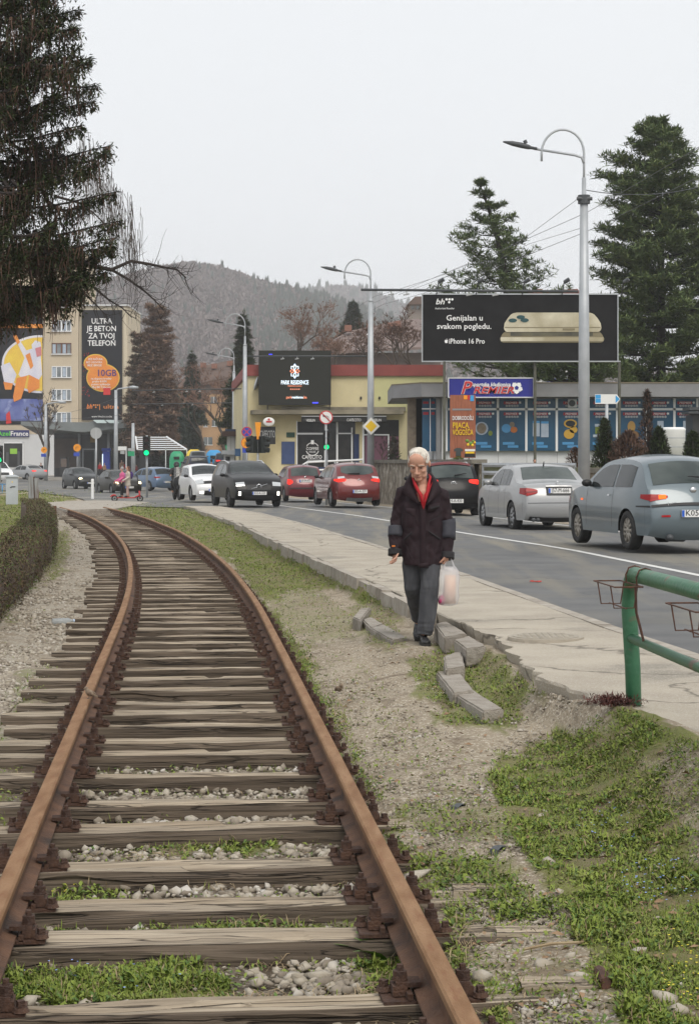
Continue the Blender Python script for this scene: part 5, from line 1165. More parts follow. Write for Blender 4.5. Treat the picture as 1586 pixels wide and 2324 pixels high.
ld = steel_lamp(531,135,790,'farthest grey street lamp of the row, left of the cafe building')
def simple_lamp(px, Y, pytop, label, arm=True):
    b = P(px, HY, Y); b.z = float(zr(Y)); top = H-(pytop-HY)*Y/F-b.z; t = thing('lamp_post', label, 'street lamp', b)
    mb = MB(); mb.tube([(0,0,0),(0,0,top*.5),(0,0,top)],[.2,.18,.13],12); mb.build('pole', M['galv'], t, True)
    if not arm: return t
    mb = MB(); mb.tube([(0,0,top-.1),(.2,0,top+.1),(1.2,0,top+.25)],.06,8); mb.build('arm', M['galv'], t); mb = MB(); mb.tube([(1.1,0,top+.25),(1.5,0,top+.25),(2.0,0,top+.22)],[.06,.16,.10],8); mb.build('lamp_head', M['galv'], t, True); return t
simple_lamp(263,165,885,'pale street lamp post in front of the orange phone advertisement')
simple_lamp(104,185,918,'slim grey lamp post beside the bare tree at the far left')
simple_lamp(302,170,960,'thin grey post right of the bus shelter sign', False)
MM('signal_black', (.012,.016,.015), rough=.45); MM('signal_green', (.0,.62,.20), em=1.5); MM('signal_off', (.04,.012,.012), rough=.2); MM('sign_red', (.50,.03,.035), rough=.4); MM('sign_white', (.72,.72,.70), rough=.4); MM('sign_yellow', (.80,.52,.02), rough=.4); MM('sign_blue', (.025,.06,.38), rough=.4); MM('sign_orange', (.80,.30,.015), rough=.4); MM('sign_grey', (.36,.37,.37), rough=.5); MM('sky_blue_sign', (.04,.30,.62), rough=.4); MM('sign_green', (.02,.30,.14), rough=.4)
def signal(px, py0, py1, Y, label, lit=True, base=True, z0=None, face=0, pole=True):
    """three-lens head between py0 and py1 on a post"""
    b = P(px, HY, Y); b.z = float(zr(Y)) if z0 is None else z0; zt, zb = H-(py0-HY)*Y/F-b.z, H-(py1-HY)*Y/F-b.z; h = zt-zb; t = thing('traffic_light', label, 'traffic light', b); w = h*.36
    if pole: mb = MB(); mb.tube([(0,.08,0),(0,.08,zt+.05)],.055,10); mb.build('post', M['galv'], t, True)
    mb = MB(); mb.box((0,-.06,(zt+zb)/2),(w,.22,h)); o = mb.build('signal_head', M['signal_black'], t)
    for k in range(3):
        zc = zt-h*(k+.5)/3; mb = MB(); mb.tube([(0,-.17,zc),(0,-.185,zc)],[w*.36,w*.34],16); mb.build('lens', M['signal_green'] if (k == 2 and lit) else M['signal_off'], t)
        mb = MB(); n = 10; V = []
        for i in range(n+1):
            a = PI*(i/n)*1.1-.05*PI
            for yy, rr_ in ((-.17,.42),(-.17,.45),(-.40,.42)): V.append((w*rr_*math.cos(a), yy, zc+w*rr_*math.sin(a)))
        mb.add(V, [(i*3+j,(i+1)*3+j,(i+1)*3+j+1,i*3+j+1) for i in range(n) for j in range(2)]); mb.build('visor', M['signal_black'], t)
    return t
signal(741,977,1022,72,'traffic light showing green under the no-left-turn sign')
t = signal(333,990,1035,92,'traffic light showing green beside the scooter riders')
t = signal(0,1011,1050,105,'traffic light showing green cut off by the left edge')
# signal heads turned away
def signal_back(px, py0, py1, Y, label):
    b = P(px, HY, Y); b.z = float(zr(Y)); zt, zb = H-(py0-HY)*Y/F-b.z, H-(py1-HY)*Y/F-b.z; h = zt-zb; t = thing('traffic_light', label, 'traffic light', b)
    mb = MB(); mb.tube([(0,.1,0),(0,.1,zt+.5)],.06,10); mb.build('post', M['galv'], t, True)
    for s_, a in ((-1,.9),(1,-.9)):
        mb = MB(); mb.box((s_*.20,.0,(zt+zb)/2),(.32,.26,h),a); o = mb.build('signal_head', M['signal_black'], t)
        for k in range(3): mb = MB(); mb.tube([(s_*.28,-.02,zt-h*(k+.5)/3+.05),(s_*.55,.12,zt-h*(k+.5)/3)],[.14,.13],10,cap=False); mb.build('visor', M['signal_black'], t)
    return t, b
t, b = signal_back(585,990,1028,92,'pair of black traffic light heads turned aside in front of the yellow cafe')
mb = MB(); zt = H-(958-HY)*92/F-b.z; mb.prism([(-.14,-.02,zt+.0),(.16,-.02,zt+.0),(.08,-.02,zt-.85),(-.05,-.02,zt-.85)],(0,.05,0)); mb.build('sign_plate', M['sign_orange'], t)
def disc_sign(px, py, rpx, Y, label, build, post=True, cat='road sign', name='road_sign', down=None, postr=.035):
    c = P(px, py, Y); r = rpx*Y/F; zg = float(zr(Y)); t = thing(name, label, cat, (c.x, c.y, zg)); z = c.z-zg
    if post: mb = MB(); mb.tube([(0,.05,0),(0,.05,z+r*.8)],postr,8); mb.build('post', M['galv'], t, True)
    build(t, r, z); return t
def disc(t, r, z, y, mat, name='face', n=28, ry=None): mb = MB(); mb.tube([(0,y,z),(0,y-.006,z)],r,n); return mb.build(name, mat, t)
def noleft(t, r, z):
    f = disc(t, r, z, -.01, M['sign_red'], 'plate'); disc(t, r*.84, z, -.018, M['sign_white'], 'face')
    mb = MB(); mb.tube([(r*.36,-.03,z-r*.55),(r*.36,-.03,z-r*.1),(r*.26,-.03,z+r*.15),(r*.05,-.03,z+r*.22),(-r*.25,-.03,z+r*.22)],r*.085,6,flat=.3); mb.prism([(-r*.25,-.028,z+r*.42),(-r*.25,-.028,z+r*.02),(-r*.55,-.028,z+r*.22)][::-1],(0,-.006,0)); mb.build('arrow', M['black'], f)
    mb = MB(); mb.tube([(-r*.6,-.036,z+r*.6),(r*.6,-.036,z-r*.6)],r*.075,6,flat=.3); mb.build('slash', M['sign_red'], f)
disc_sign(740,947,15.5,71.6,'round red and white no-left-turn sign above a green signal', noleft)
def prio(t, r, z):
    q = lambda s,y: [(0,y,z+r*s),(r*s,y,z),(0,y,z-r*s),(-r*s,y,z)]
    mb = MB(); mb.prism(q(1,-.0)[::-1],(0,-.012,0)); f = mb.build('plate', M['sign_white'], t); mb = MB(); mb.prism(q(.66,-.014)[::-1],(0,-.006,0)); mb.build('face', M['sign_yellow'], f)
disc_sign(842,967,20,77.6,'yellow and white diamond priority sign fixed to the second street lamp', prio, False)
def nopark(t, r, z):
    f = disc(t, r, z, -.01, M['sign_red'], 'plate'); disc(t, r*.80, z, -.018, M['sign_blue'], 'face'); mb = MB()
    for s_ in (-1,1): mb.tube([(-r*.55*s_,-.026,z+r*.55),(r*.55*s_,-.026,z-r*.55)],r*.09,6,flat=.3)
    mb.build('cross', M['sign_red'], f)
disc_sign(560,980,12,98,'round blue and red no-stopping sign on a post at the cafe corner', nopark)
def arrow_o(t, r, z):
    f = disc(t, r, z, -.01, M['sign_red'], 'plate'); disc(t, r*.92, z, -.014, M['sign_orange'], 'face'); mb = MB(); mb.tube([(-r*.3,-.03,z-r*.55),(-r*.3,-.03,z+r*.2),(r*.2,-.03,z+r*.25)],r*.11,6,flat=.3); mb.prism([(r*.15,-.028,z+r*.52),(r*.15,-.028,z-r*.02),(r*.6,-.028,z+r*.25)],(0,-.006,0)); mb.build('arrow', M['black'], f)
disc_sign(560,1005,13,97,'round orange temporary sign with a black arrow under the no-stopping sign', arrow_o, False)
def blueplate(t, r, z): mb = MB(); mb.box((0,0,z),(r*2,.02,r*.9)); mb.build('plate', M['sign_blue'], t)
disc_sign(562,1022,12,97,'small blue name plate below the orange arrow sign', blueplate, False)
def arrow_only(t, r, z):
    f = disc(t, r, z, -.01, M['sign_orange'], 'plate'); mb = MB(); mb.tube([(-r*.3,-.03,z-r*.5),(-r*.3,-.03,z+r*.2),(r*.35,-.03,z+r*.25)],r*.13,6,flat=.3); mb.build('arrow', M['black'], f)
    mb = MB(); mb.box((-.05,0,z-r*1.75),(r*1.6,.02,r*1.0)); mb.build('lower_plate', M['sign_blue'], t)
disc_sign(175,1016,8.5,170,'round orange sign with a black arrow in front of the dark shop', arrow_only)
disc_sign(100,1021,7,183,'round orange sign on the slim lamp post at the far left', arrow_only, False)
disc_sign(218,983,13,112,'grey back of a round sign on a post on the traffic island', lambda t,r,z: disc(t, r, z, .0, M['sign_grey'], 'plate'), True, postr=.06)
mb = MB(); p = GR(210,1132); t = thing('marker_post', 'short white marker post on the traffic island', 'bollard', p); mb.tube([(0,0,0),(0,0,.9),(0,0,.95)],[.07,.07,.05],8); mb.build('post', M['white'], t)
# blue and white direction board on the terrace
t = thing('direction_sign', 'white and light blue direction board on a post in front of the shop windows', 'road sign', P(1377,1065,56)); z0 = P(1377,1065,56).z; zc = H-(905.5-HY)*56/F-z0
mb = MB(); mb.tube([(.0,.03,-.3),(0,.03,zc+.1)],.05,8); mb.build('post', M['galv'], t, True)
mb = MB(); mb.prism([(-.36,0,zc-.145),(.30,0,zc-.145),(.40,0,zc),(.30,0,zc+.145),(-.36,0,zc+.145)],(0,-.02,0)); f = mb.build('board', M['sign_white'], t)
mb = MB(); mb.prism([(.26,-.021,zc-.12),(.385,-.021,zc),(.26,-.021,zc+.12)],(0,-.004,0)); mb.box((-.27,-.023,zc+.075),(.16,.004,.11)); mb.box((-.27,-.023,zc-.05),(.16,.004,.12)); mb.build('blue_field', M['sky_blue_sign'], f)
# ---------------------------------------------------------------- overhead wires
def cable(pts, r, label, sag=.0, group='overhead wires'):
    a, b = Vector(pts[0]), Vector(pts[-1]); q = []
    for i in range(len(pts)-1):
        p0, p1 = Vector(pts[i]), Vector(pts[i+1])
        for k in range(8): f = k/8; v = p0.lerp(p1,f); v.z -= sag*4*f*(1-f); q.append(v)
    q.append(b); return tag(MB().tube(q, r*.62, 5).build('overhead_wire', M['dark_metal'], None, True), label, 'wire', group)
cable([P(1325,430,48),P(1640,408,52)],.018,'thick bracing cable from the nearest street lamp to the right edge',.25)
cable([P(1325,440,48),P(1190,540,60),P(1085,600,66),P(905,668,78)],.012,'thin wire from the clamp of the nearest street lamp down to the left',.0)
cable([P(1640,300,40),P(1330,482,58),P(1000,625,80),P(850,672,96),P(560,850,160)],.014,'upper trolley wire sweeping down from the right edge behind the nearest lamp',.02)
cable([P(1640,372,42),P(1330,525,60),P(1010,650,82),P(870,690,98),P(600,830,150)],.014,'lower trolley wire sweeping down from the right edge behind the nearest lamp',.02)
cable([P(1318,517,48),P(1200,553,60),P(1060,625,75)],.010,'short stay wire fixed to the middle of the nearest street lamp')
cable([P(845,688,78),P(960,640,74),P(1060,598,70)],.009,'stay wire between the second street lamp and the top of the billboard')
for py, x0, x1, Yq, lab in ((808,556,835,92,'span bar between the cafe corner lamp and the second lamp'),):
    pass
def cross_arm(x0, y0, x1, y1, Y, r, label, ins):
    a, b = P(x0,y0,Y), P(x1,y1,Y); t = thing('cross_arm', label, 'cross arm', a); mb = MB(); mb.tube([(0,0,0),b-a], r, 8); mb.build('tube', M['dark_metal'], t, True)
    for f in ins:
        mb = MB(); q = (b-a)*f; mb.tube([q, q+Vector((0,0,-.12))],.018,6); mb.tube([q+Vector((-.09,0,-.13)),q+Vector((.07,0,-.10))],.022,6); mb.build('insulator', M['sign_grey'], t)
cross_arm(819,657,1312,661,50,.035,'long dark horizontal arm carrying trolley wires across the billboard top',(.14,.21,.5,.62))
cross_arm(560,808,832,808,80,.03,'grey horizontal arm carrying trolley wires across the dark video screen',(.3,.55,.42))
cross_arm(300,886,548,882,105,.03,'upper pale horizontal arm with insulators left of the cafe',(.2,.5,.62))
cross_arm(300,917,528,914,136,.03,'lower pale horizontal arm with insulators left of the cafe',(.3,.6))
cable([P(-10,952,150),P(150,950,150),P(300,937,150),P(420,940,150)],.02,'thin wire in front of the phone advertisement on the apartment block',.1)
cable([P(300,888,105),P(160,935,115),P(-10,955,120)],.015,'trolley wire running past the apartment block to the left edge',.1)

# ---------------------------------------------------------------- generic building pieces
def facade(name, label, cat, base): return thing(name, label, cat, base)
def wbox(mb, x0, y0, x1, y1, Y, d=.1, front=0.0):
    """box whose front face covers the outline (photo units) at depth Y-front; d = thickness away from the camera"""
    a, b = P(x0,y0,Y), P(x1,y1,Y); mb.box(((a.x+b.x)/2, Y-front+d/2, (a.z+b.z)/2),(abs(b.x-a.x), d, abs(a.z-b.z))); return mb
def text(parent, s, x, y, hpx, Y, mat, fit=None, bold=0, shear=0, front=.03, align='CENTER', name='lettering', extr=.01):
    p = P(x, y, Y); Mi = wm(parent).inverted(); o = lettering(parent, s, (0,0,0), hpx*Y/F, mat, 0, fit*Y/F if fit else None, bold*hpx*Y/F, shear, name, align, extr)
    o.data.transform(Matrix.Translation(Mi @ Vector((p.x, Y-front, p.z)))); return o
def part(name, mat, parent, rects, Y, d=.06, front=.03):
    mb = MB()
    for r in rects: wbox(mb, *r, Y, d, front)
    return mb.build(name, mat, parent, world=True)
# --- billboard on its own posts
MM('board_black', (.012,.012,.013), (.017,.017,.018), 2, .8, .15, 6, spec=.15); MM('gold', (.62,.57,.43), (.36,.31,.20), .55, .3, metal=.35, lo=.42, hi=.6); MM('gold_dark', (.20,.17,.10), rough=.4); MM('post_olive', (.10,.10,.075), (.07,.07,.055), 5, .7); MM('text_white', (.80,.80,.80), rough=.6); MM('board_glow', (.12,.11,.07), (.05,.05,.04), 1.5, .5)
YB = 69.0
t = thing('billboard', 'wide black billboard with a gold phone and white lettering on dark posts', 'billboard', P(1180,1058,YB))
pb = part('panel', M['board_black'], t, [(959,668,1401,819)], YB, .25, 0)
part('frame', M['galv'], t, [(957,665.5,1403,668.5),(957,818.5,1408,821),(957,668.5,959.2,818.5),(1400.5,668.5,1403,818.5)], YB, .3, .04)
for x in (1008,1215,1405):
    part('support_post', M['post_olive'], t, [(x-2.6,820 if x < 1400 else 822,x+2.6,1052)], YB, .2, -.1 if x == 1215 else .12)
def phone(py0, py1, x0, x1, inx, mat, name, dz):
    def q(x,y,f): p = P(x,y,YB); return (p.x, YB-f, p.z)
    d_ = py1-py0; pts = [(x0+1,py1-5),(x0,py1-9),(x0+1.5,py0+d_*.55),(x0+inx*.35,py0+d_*.28),(x0+inx*.62,py0+d_*.10),(x0+inx*.85,py0+d_*.03),(x0+inx*1.1,py0),(x1-inx*1.1,py0),(x1-inx*.85,py0+d_*.03),(x1-inx*.62,py0+d_*.10),(x1-inx*.35,py0+d_*.28),(x1-1.5,py0+d_*.55),(x1,py1-9),(x1-1,py1-5),(x1-3.5,py1-1.5),(x1-7,py1),(x0+7,py1),(x0+3.5,py1-1.5)]
    mb = MB(); mb.prism([q(x,y,dz) for x,y in pts][::-1],(0,-.012,0)); return mb.build(name, mat, pb, world=True)
phone(752,777,1134,1371,14,M['gold_dark'],'phone_lower',.012); part('phone_edge', M['gold'], pb, [(1136,765,1369,774)], YB, .02, .035); part('phone_glow', M['board_glow'], pb, [(1158,752,1345,762)], YB, .02, .032)
phone(709,753,1143,1364,26,M['gold'],'phone_upper',.04); part('phone_edge', M['gold_dark'], pb, [(1145,742,1362,743.5),(1276,745,1304,749.5)], YB, .02, .065)
mb = MB()
for x, y in ((1163,727),(1181,719.5),(1190,726.5)):
    p = P(x,y,YB); mb.add([(p.x+.155*math.cos(2*PI*k/18), YB-.075, p.z+.075*math.sin(2*PI*k/18)) for k in range(18)],[tuple(range(18))])
mb.build('camera_lens', mk('lens_teal',(.02,.07,.075),rough=.15), pb, world=True)
text(pb,'Genijalan u',1054,727,13,YB,M['text_white'],82,.012); text(pb,'svakom pogledu.',1053,746,13,YB,M['text_white'],123,.012)
text(pb,'iPhone 16 Pro',1059,779.5,12,YB,M['text_white'],81,.012)
mb = MB(); p = P(1012.5,774.5,YB); rr_ = .062; pts = [(0,.75),(.35,1.0),(.8,.9),(.98,.45),(.70,.2),(.78,-.25),(.95,-.35),(.6,-.95),(.25,-1.0),(0,-.9),(-.25,-1.0),(-.6,-.95),(-.95,-.25),(-.98,.3),(-.75,.85),(-.35,1.0)]
mb.add([(p.x+x*rr_, YB-.03, p.z+y*rr_) for x,y in pts][::-1],[tuple(range(16))]); mb.add([(p.x+x*rr_, YB-.03, p.z+y*rr_) for x,y in ((.0,1.1),(.08,1.5),(.45,1.75),(.4,1.35))],[(0,1,2,3)]); mb.build('fruit_emblem', M['text_white'], pb, world=True)
text(pb,'bh',998,690,13,YB,M['text_white'],20,.02,.25); text(pb,'Authorized Reseller',1009,701.5,4.5,YB,M['text_white'],44)
mb = MB()
for x, y in ((1013,679),(1019.5,679),(1026,679),(1019,685.5)): p = P(x,y,YB); mb.add([(p.x+.045*math.cos(2*PI*k/12), YB-.03, p.z+.045*math.sin(2*PI*k/12)) for k in range(12)],[tuple(range(12))])
mb.build('logo_dots', M['text_white'], pb, world=True)
for x in (990,1080,1185,1275,1410):
    a, b, c = P(x,668,YB), P(x+5,640,YB-.9), P(x+7,634,YB-1.0); o = MB().tube([a,b],.022,6).build('floodlight_arm', M['dark_metal'], t, world=True); MB().tube([b,c+Vector((.16,.02,.02))],[.07,.08],8).build('floodlight', M['dark_metal'], o, world=True)
# --- betting shop on its terrace
YS = 70.6
zs = H-(1052-HY)*YS/F
MM('fascia_grey', (.24,.24,.245), (.20,.20,.205), 1.5, .7, .15, 20); MM('shop_white', (.66,.67,.68), (.6,.61,.62), 2, .5); MM('poster_blue', (.016,.08,.155), (.013,.062,.12), 1.4, .35); MM('poster_red', (.38,.02,.035), rough=.5); MM('poster_cyan', (.07,.26,.50), rough=.5); MM('poster_pale', (.42,.48,.55), (.3,.36,.45), 2, .5); MM('roof_edge', (.20,.17,.12), rough=.9); MM('stone_column', (.24,.20,.15), (.17,.14,.105), 6, .9, .8, 9)
t = thing('betting_shop', 'low shop with a grey fascia and a row of dark blue poster windows', 'shop', P(1300,1052,YS+3))
mb = MB(); wbox(mb, 985,880,1760,1052,YS,6.5,-.18); mb.build('wall', M['shop_white'], t, world=True)
fl = [P(888,877,YS+1.0), P(956,870,YS-.9), P(1760,870,YS-.9)]; fb = [P(888,902.5,YS+1.0), P(956,900,YS-.9), P(1760,900,YS-.9)]
mb = MB(); bk = [Vector((fl[0].x, YS+8, fl[0].z)), Vector((fl[2].x, YS+8, fl[0].z))]
top = [fl[0],fl[1],fl[2],bk[1],bk[0]]; z1 = fl[1].z; z0 = fb[1].z; V = [(p.x,p.y,z1) for p in top]+[(p.x,p.y,z0) for p in top]; mb.add(V,[(0,1,2,3,4),(9,8,7,6,5)]+[(i,5+i,5+(i+1)%5,(i+1)%5) for i in range(5)]); mb.build('fascia', M['fascia_grey'], t, world=True)
mb = MB(); V = [(p.x,p.y-.02,z1+.004) for p in top]+[(p.x,p.y-.02,z1+.05) for p in top]; mb.add(V,[(5,6,7,8,9),(4,3,2,1,0)]+[(i,(i+1)%5,5+(i+1)%5,5+i) for i in range(5)]); mb.build('roof_edge', M['roof_edge'], t, world=True)
part('column', M['stone_column'], t, [(926,902,944,1060)], YS+.6, 1.2, 0); part('entrance_recess', M['black'], t, [(944,903,958,1052)], YS+1.6, .3, 0)
part('corner_post', M['fascia_grey'], t, [(989,903,998,1051)], YS, .25, .3)
cols = [1012,1072,1128,1198,1262.5,1335,1396,1464,1527,1578,1640,1700]
MM('frame_white', (.72,.73,.74), rough=.4)
SUBJ = {1:'ball',2:'planets',3:'slips',4:'coins',5:'laptop',6:'figure',7:'phone',8:'slip'}
xs = [1013,1071.5,1129.5,1194,1263,1331,1400,1465,1530,1582,1640]
for x0, x1 in ((958,975),(977,989)):
    for y0, y1 in ((904,926),(929,1024)):
        g = part('poster_window', M['poster_blue'], t, [(x0,y0,x1,y1)], YS, .05, .0)
        part('red_label', M['poster_red'], g, [(x0+2,y0+7 if y1 < 930 else y0+6,x1-3,y0+12)], YS, .02, .02)
for i in range(len(xs)-1):
    x0, x1 = xs[i]+2.6, xs[i+1]-2.6; xm = (x0+x1)/2
    for up, (y0, y1) in enumerate(((905,926),(931,1023))):
        g = part('poster_window', M['poster_blue'], t, [(x0,y0,x1,y1)], YS, .05, .0)
        ly = y0+(9 if up == 0 else 8); part('red_label', M['poster_red'], g, [(xm-19,ly-3,xm+14,ly+3.2)], YS, .02, .02)
        text(g,'PREMIER',xm-2,ly+2.4,5,YS,M['text_white'],26,0,.2,.03); text(g,'*****',xm,ly+13,9,YS,M['text_white'],30,0,0,.03)
        mb = MB(); p = P(xm+18,ly-.5,YS); mb.add([(p.x+(.06 if k % 2 else .035)*math.cos(2*PI*k/10), YS-.02, p.z+(.06 if k % 2 else .035)*math.sin(2*PI*k/10)) for k in range(10)],[tuple(range(10))]); mb.build('ball_badge', M['text_white'], g, world=True)
        if up:
            part('blue_label', M['poster_cyan'], g, [(xm-21,1003,xm+5,1009),(xm-10,1010.5,xm+14,1016)], YS, .02, .02)
            def blob(cx, cy, rx, ry, mat, n=16, f=.02):
                mb = MB(); p = P(cx,cy,YS); mb.add([(p.x+rx*YS/F*math.cos(2*PI*k/n), YS-f, p.z+ry*YS/F*math.sin(2*PI*k/n)) for k in range(n)],[tuple(range(n))]); mb.build('picture', mat, g, world=True)
            if i == 1: blob(xm-8,972,15,15,M['poster_pale']); blob(xm-8,972,11,12,M['stone_column'],16,.03); blob(xm+12,983,5,6,M['leaf'],10,.03)
            elif i == 2: blob(xm-13,972,11,10,M['poster_cyan']); blob(xm+4,975,8,7,mk('planet_orange',(.42,.14,.04)),14,.03); blob(xm,963,6,6,M['stone_column'],12,.03)
            elif i == 3: part('picture', M['poster_pale'], g, [(xm-20,956,xm-4,990),(xm-1,957,xm+16,992)], YS, .02, .02); part('picture_head', M['poster_cyan'], g, [(xm-20,955,xm-4,960),(xm-1,956,xm+16,961)], YS, .02, .03)
            elif i == 4:
                co_ = mk('coin_gold',(.50,.30,.04),rough=.4); blob(xm-3,961,15,10,co_); blob(xm-3,961,11,7,M['black'],14,.03); blob(xm-6,985,12,11,co_); blob(xm+4,975,9,8,co_)
            elif i == 5: part('picture', M['poster_pale'], g, [(xm-16,962,xm+18,968),(xm-20,986,xm+16,992)], YS, .02, .02); part('picture_screen', M['leaf'], g, [(xm-15,969,xm+17,984)], YS, .02, .02)
            elif i == 6: blob(xm,968,9,13,mk('figure_gold',(.36,.22,.07))); blob(xm,988,17,12,mk('figure_brown',(.2,.11,.05)))
            elif i >= 7: part('picture', M['poster_pale'], g, [(xm-6,955,xm+8,985)], YS, .02, .02)
part('window_frame', M['frame_white'], t, [(x-2.6,903,x+2.6,1024) for x in xs]+[(1013,926,1760,931)], YS, .08, .03)
part('window_frame', M['frame_white'], t, [(975.2,904,976.8,1024),(957,926.3,989,928.7),(1002,903,1011,1050)], YS, .08, .03)
part('base_panel_joint', M['fascia_grey'], t, [(x-.4,1026,x+.4,1051) for x in xs], YS, .02, .19)
g = part('air_conditioner', M['shop_white'], t, [(1289,906,1308,924.5)], YS-.15, .3, .1); p = P(1298,915,YS-.28)
mb = MB(); mb.tube([p,p+Vector((0,-.02,0))],[.125,.12],16); mb.build('fan', M['dark_metal'], g, world=True)
# sign on the fascia
ts = thing('shop_sign', 'blue shop sign with red and white lettering and a white football', 'shop sign', P(1114,902,YS-1.3)); MM('sign_navy', (.018,.022,.24), rough=.3)
YP = YS-1.25
pf = part('panel', M['sign_navy'], ts, [(1018.5,858.5,1210,900.5)], YP, .2, 0); part('frame', M['frame_white'], ts, [(1016.5,856.5,1211.5,858.6),(1016.5,900.4,1211.5,902.4),(1016.5,858.6,1018.6,900.4),(1209.4,858.6,1211.5,900.4)], YP, .22, .02)
text(pf,'P',1055,893,29,YP,M['text_white'],27,.055,.3,.02); text(pf,'P',1055,893,29,YP,M['sign_red'],25,.02,.3,.045)
text(pf,'REMIER',1119,892.5,16,YP,M['text_white'],93,.06,.25,.02); text(pf,'REMIER',1119,892.5,16,YP,M['sign_red'],92,.02,.25,.045); text(pf,'sportska kladionica',1114,876,8.5,YP,M['text_white'],88,.03,.2,.02)
mb = MB(); p = P(1172,880,YP)
mb.add([(p.x+(.24 if k % 2 else .20)*math.cos(2*PI*k/20), YP-.03, p.z+(.24 if k % 2 else .20)*math.sin(2*PI*k/20)) for k in range(20)],[tuple(range(20))]); bo = mb.build('football', M['text_white'], pf, world=True)
mb = MB(); mb.add([(p.x+.085*math.cos(2*PI*k/5+PI/2), YP-.036, p.z+.085*math.sin(2*PI*k/5+PI/2)) for k in range(5)],[tuple(range(5))])
for q in range(5):
    a = 2*PI*q/5+PI/2; mb.add([(p.x+.20*math.cos(a)+.04*math.cos(2*PI*k/5), YP-.036, p.z+.20*math.sin(a)+.04*math.sin(2*PI*k/5)) for k in range(5)],[tuple(range(5))])
mb.build('football_patches', M['sign_navy'], bo, world=True)
# tall wooden-look welcome board
YW = 66.0
t = thing('welcome_board', 'tall wood-patterned welcome board on two thin legs before the betting shop', 'notice board', P(1050,1052,YW)); MM('board_wood', (.33,.115,.06), (.22,.07,.035), 4, .6, .2, 20, stretch=(7,1,.5))
pw = part('panel', M['board_wood'], t, [(1021,896,1079,1039)], YW, .06, 0)
for x in (1034,1064): part('leg', M['dark_metal'], t, [(x-1.3,1039,x+1.3,1056)], YW, .05, -.05)
text(pw,'DOBRODOŠLI',1050,953,9.5,YW,M['text_white'],47,.01); text(pw,'PIJACA',1045,971,13,YW,M['sign_yellow'],36,.01); text(pw,'VOGOŠĆA',1050,987,13,YW,M['sign_yellow'],47,.01)
part('ribbon', M['sign_orange'], pw, [(1052,897,1060,906)], YW, .01, .015); part('ribbon', M['sky_blue_sign'], pw, [(1067,897,1075,910)], YW, .01, .015); part('ribbon', M['sign_red'], pw, [(1060.5,897,1066,907)], YW, .01, .015)
part('logo_bar', M['fascia_grey'], pw, [(1026,927,1070,931)], YW, .01, .015)
mb = MB(); p = P(1040,1026,YW)
mb.add([(p.x+x,YW-.02,p.z+z) for x, z in ((-.09,-.14),(.09,-.14),(.09,.05),(.15,.02),(.16,.10),(.07,.15),(-.07,.15),(-.16,.10),(-.15,.02),(-.09,.05))],[tuple(range(10))]); mb.build('shirt_picture', mk('tee_grey',(.05,.06,.06)), pw, world=True)
mb = MB()
for x,y,r_ in ((1060,1000,.07),(1068,1006,.08),(1074,1001,.05)): p = P(x,y,YW); mb.ball((p.x,YW-.0,p.z),(r_,.025,r_*.8),8,6)
mb.build('vegetable_picture', M['dock_leaf'], pw, world=True); mb = MB()
for x,y,r_ in ((1062,1009,.05),(1072,1010,.05),(1077,1004,.04)): p = P(x,y,YW); mb.ball((p.x,YW-.012,p.z),(r_,.02,r_),8,6)
mb.build('fruit_picture', M['sign_yellow'], pw, world=True); part('price_strip', M['sign_white'], pw, [(1055,1019,1078,1024)], YW, .01, .015); part('price_strip', M['black'], pw, [(1054,1030,1078,1037)], YW, .01, .015); part('fruit_strip', M['sign_yellow'], pw, [(1056,1025,1076,1029)], YW, .01, .015)
# terrace, walls and steps
MM('terrace_grass', (.14,.15,.075), (.20,.19,.12), 2, .95, .5, 14); MM('stone_wall', (.27,.235,.185), (.15,.125,.095), 3.4, .95, 1.0, 7, stretch=(1,1,.6), c3=(.38,.345,.29), sc3=4.0, lo3=.55, hi3=.62, bdist=.1); MM('coping', (.20,.185,.155), (.15,.135,.11), 5, .95, .5, 20)
mb = MB(); xw = [P(849,1046,80), P(1088,1048,63.5), P(1300,1062,57), P(1345,1068,53.5), P(1760,1068,44)]; zt_ = 1.36
pts = [(xw[0].x,80.2),(xw[1].x,63.9),(xw[2].x+.1,57.4),(xw[3].x,53.9),(xw[4].x,44.3),(60,40),(60,120),(2,120)]; mb.prism([(x,y,-.1) for x,y in pts],(0,0,zt_+.1)); struct(mb.build('terrace', M['terrace_grass']))
def wall(name, label, a, b, h, th=.4, cop=.14):
    a, b = Vector(a), Vector(b); d = (b-a); L = d.length; t = thing(name, label, 'wall', (a.x,a.y,-.25), math.atan2(d.y,d.x)); mb = MB(); n = max(4,int(L/.35)); V = []; k = 7
    for i in range(n+1):
        for j in range(k+1): V.append((L*i/n, -th/2-.05*mnoise.noise((L*i/n*3,j*1.1,a.x)), (h+.25-cop)*j/k))
    mb.add(V,[(i*(k+1)+j,(i+1)*(k+1)+j,(i+1)*(k+1)+j+1,i*(k+1)+j+1) for i in range(n) for j in range(k)]); mb.box((L/2,.1,(h+.25-cop)/2),(L-.01,th-.2,h+.24-cop)); mb.build('stonework', M['stone_wall'], t)
    mb = MB(); mb.box((L/2,-.02,h+.25-cop/2),(L+.1,th+.16,cop)); mb.build('coping', M['coping'], t); return t
wall('stone_wall','rough stone retaining wall with a flat coping behind the black hatchback',(xw[0].x,80),(xw[1].x,63.5),1.62); wall('stone_wall','dark stone retaining wall behind the two silver cars',(xw[3].x,53.5),(xw[4].x,44),1.36)
t = thing('step_railing', 'pale metal railing with four horizontal planks behind the silver sedan', 'railing', (xw[1].x+.1,63.2,0)); d = Vector((xw[2].x-xw[1].x, 57.2-63.2, 0)); mb = MB()
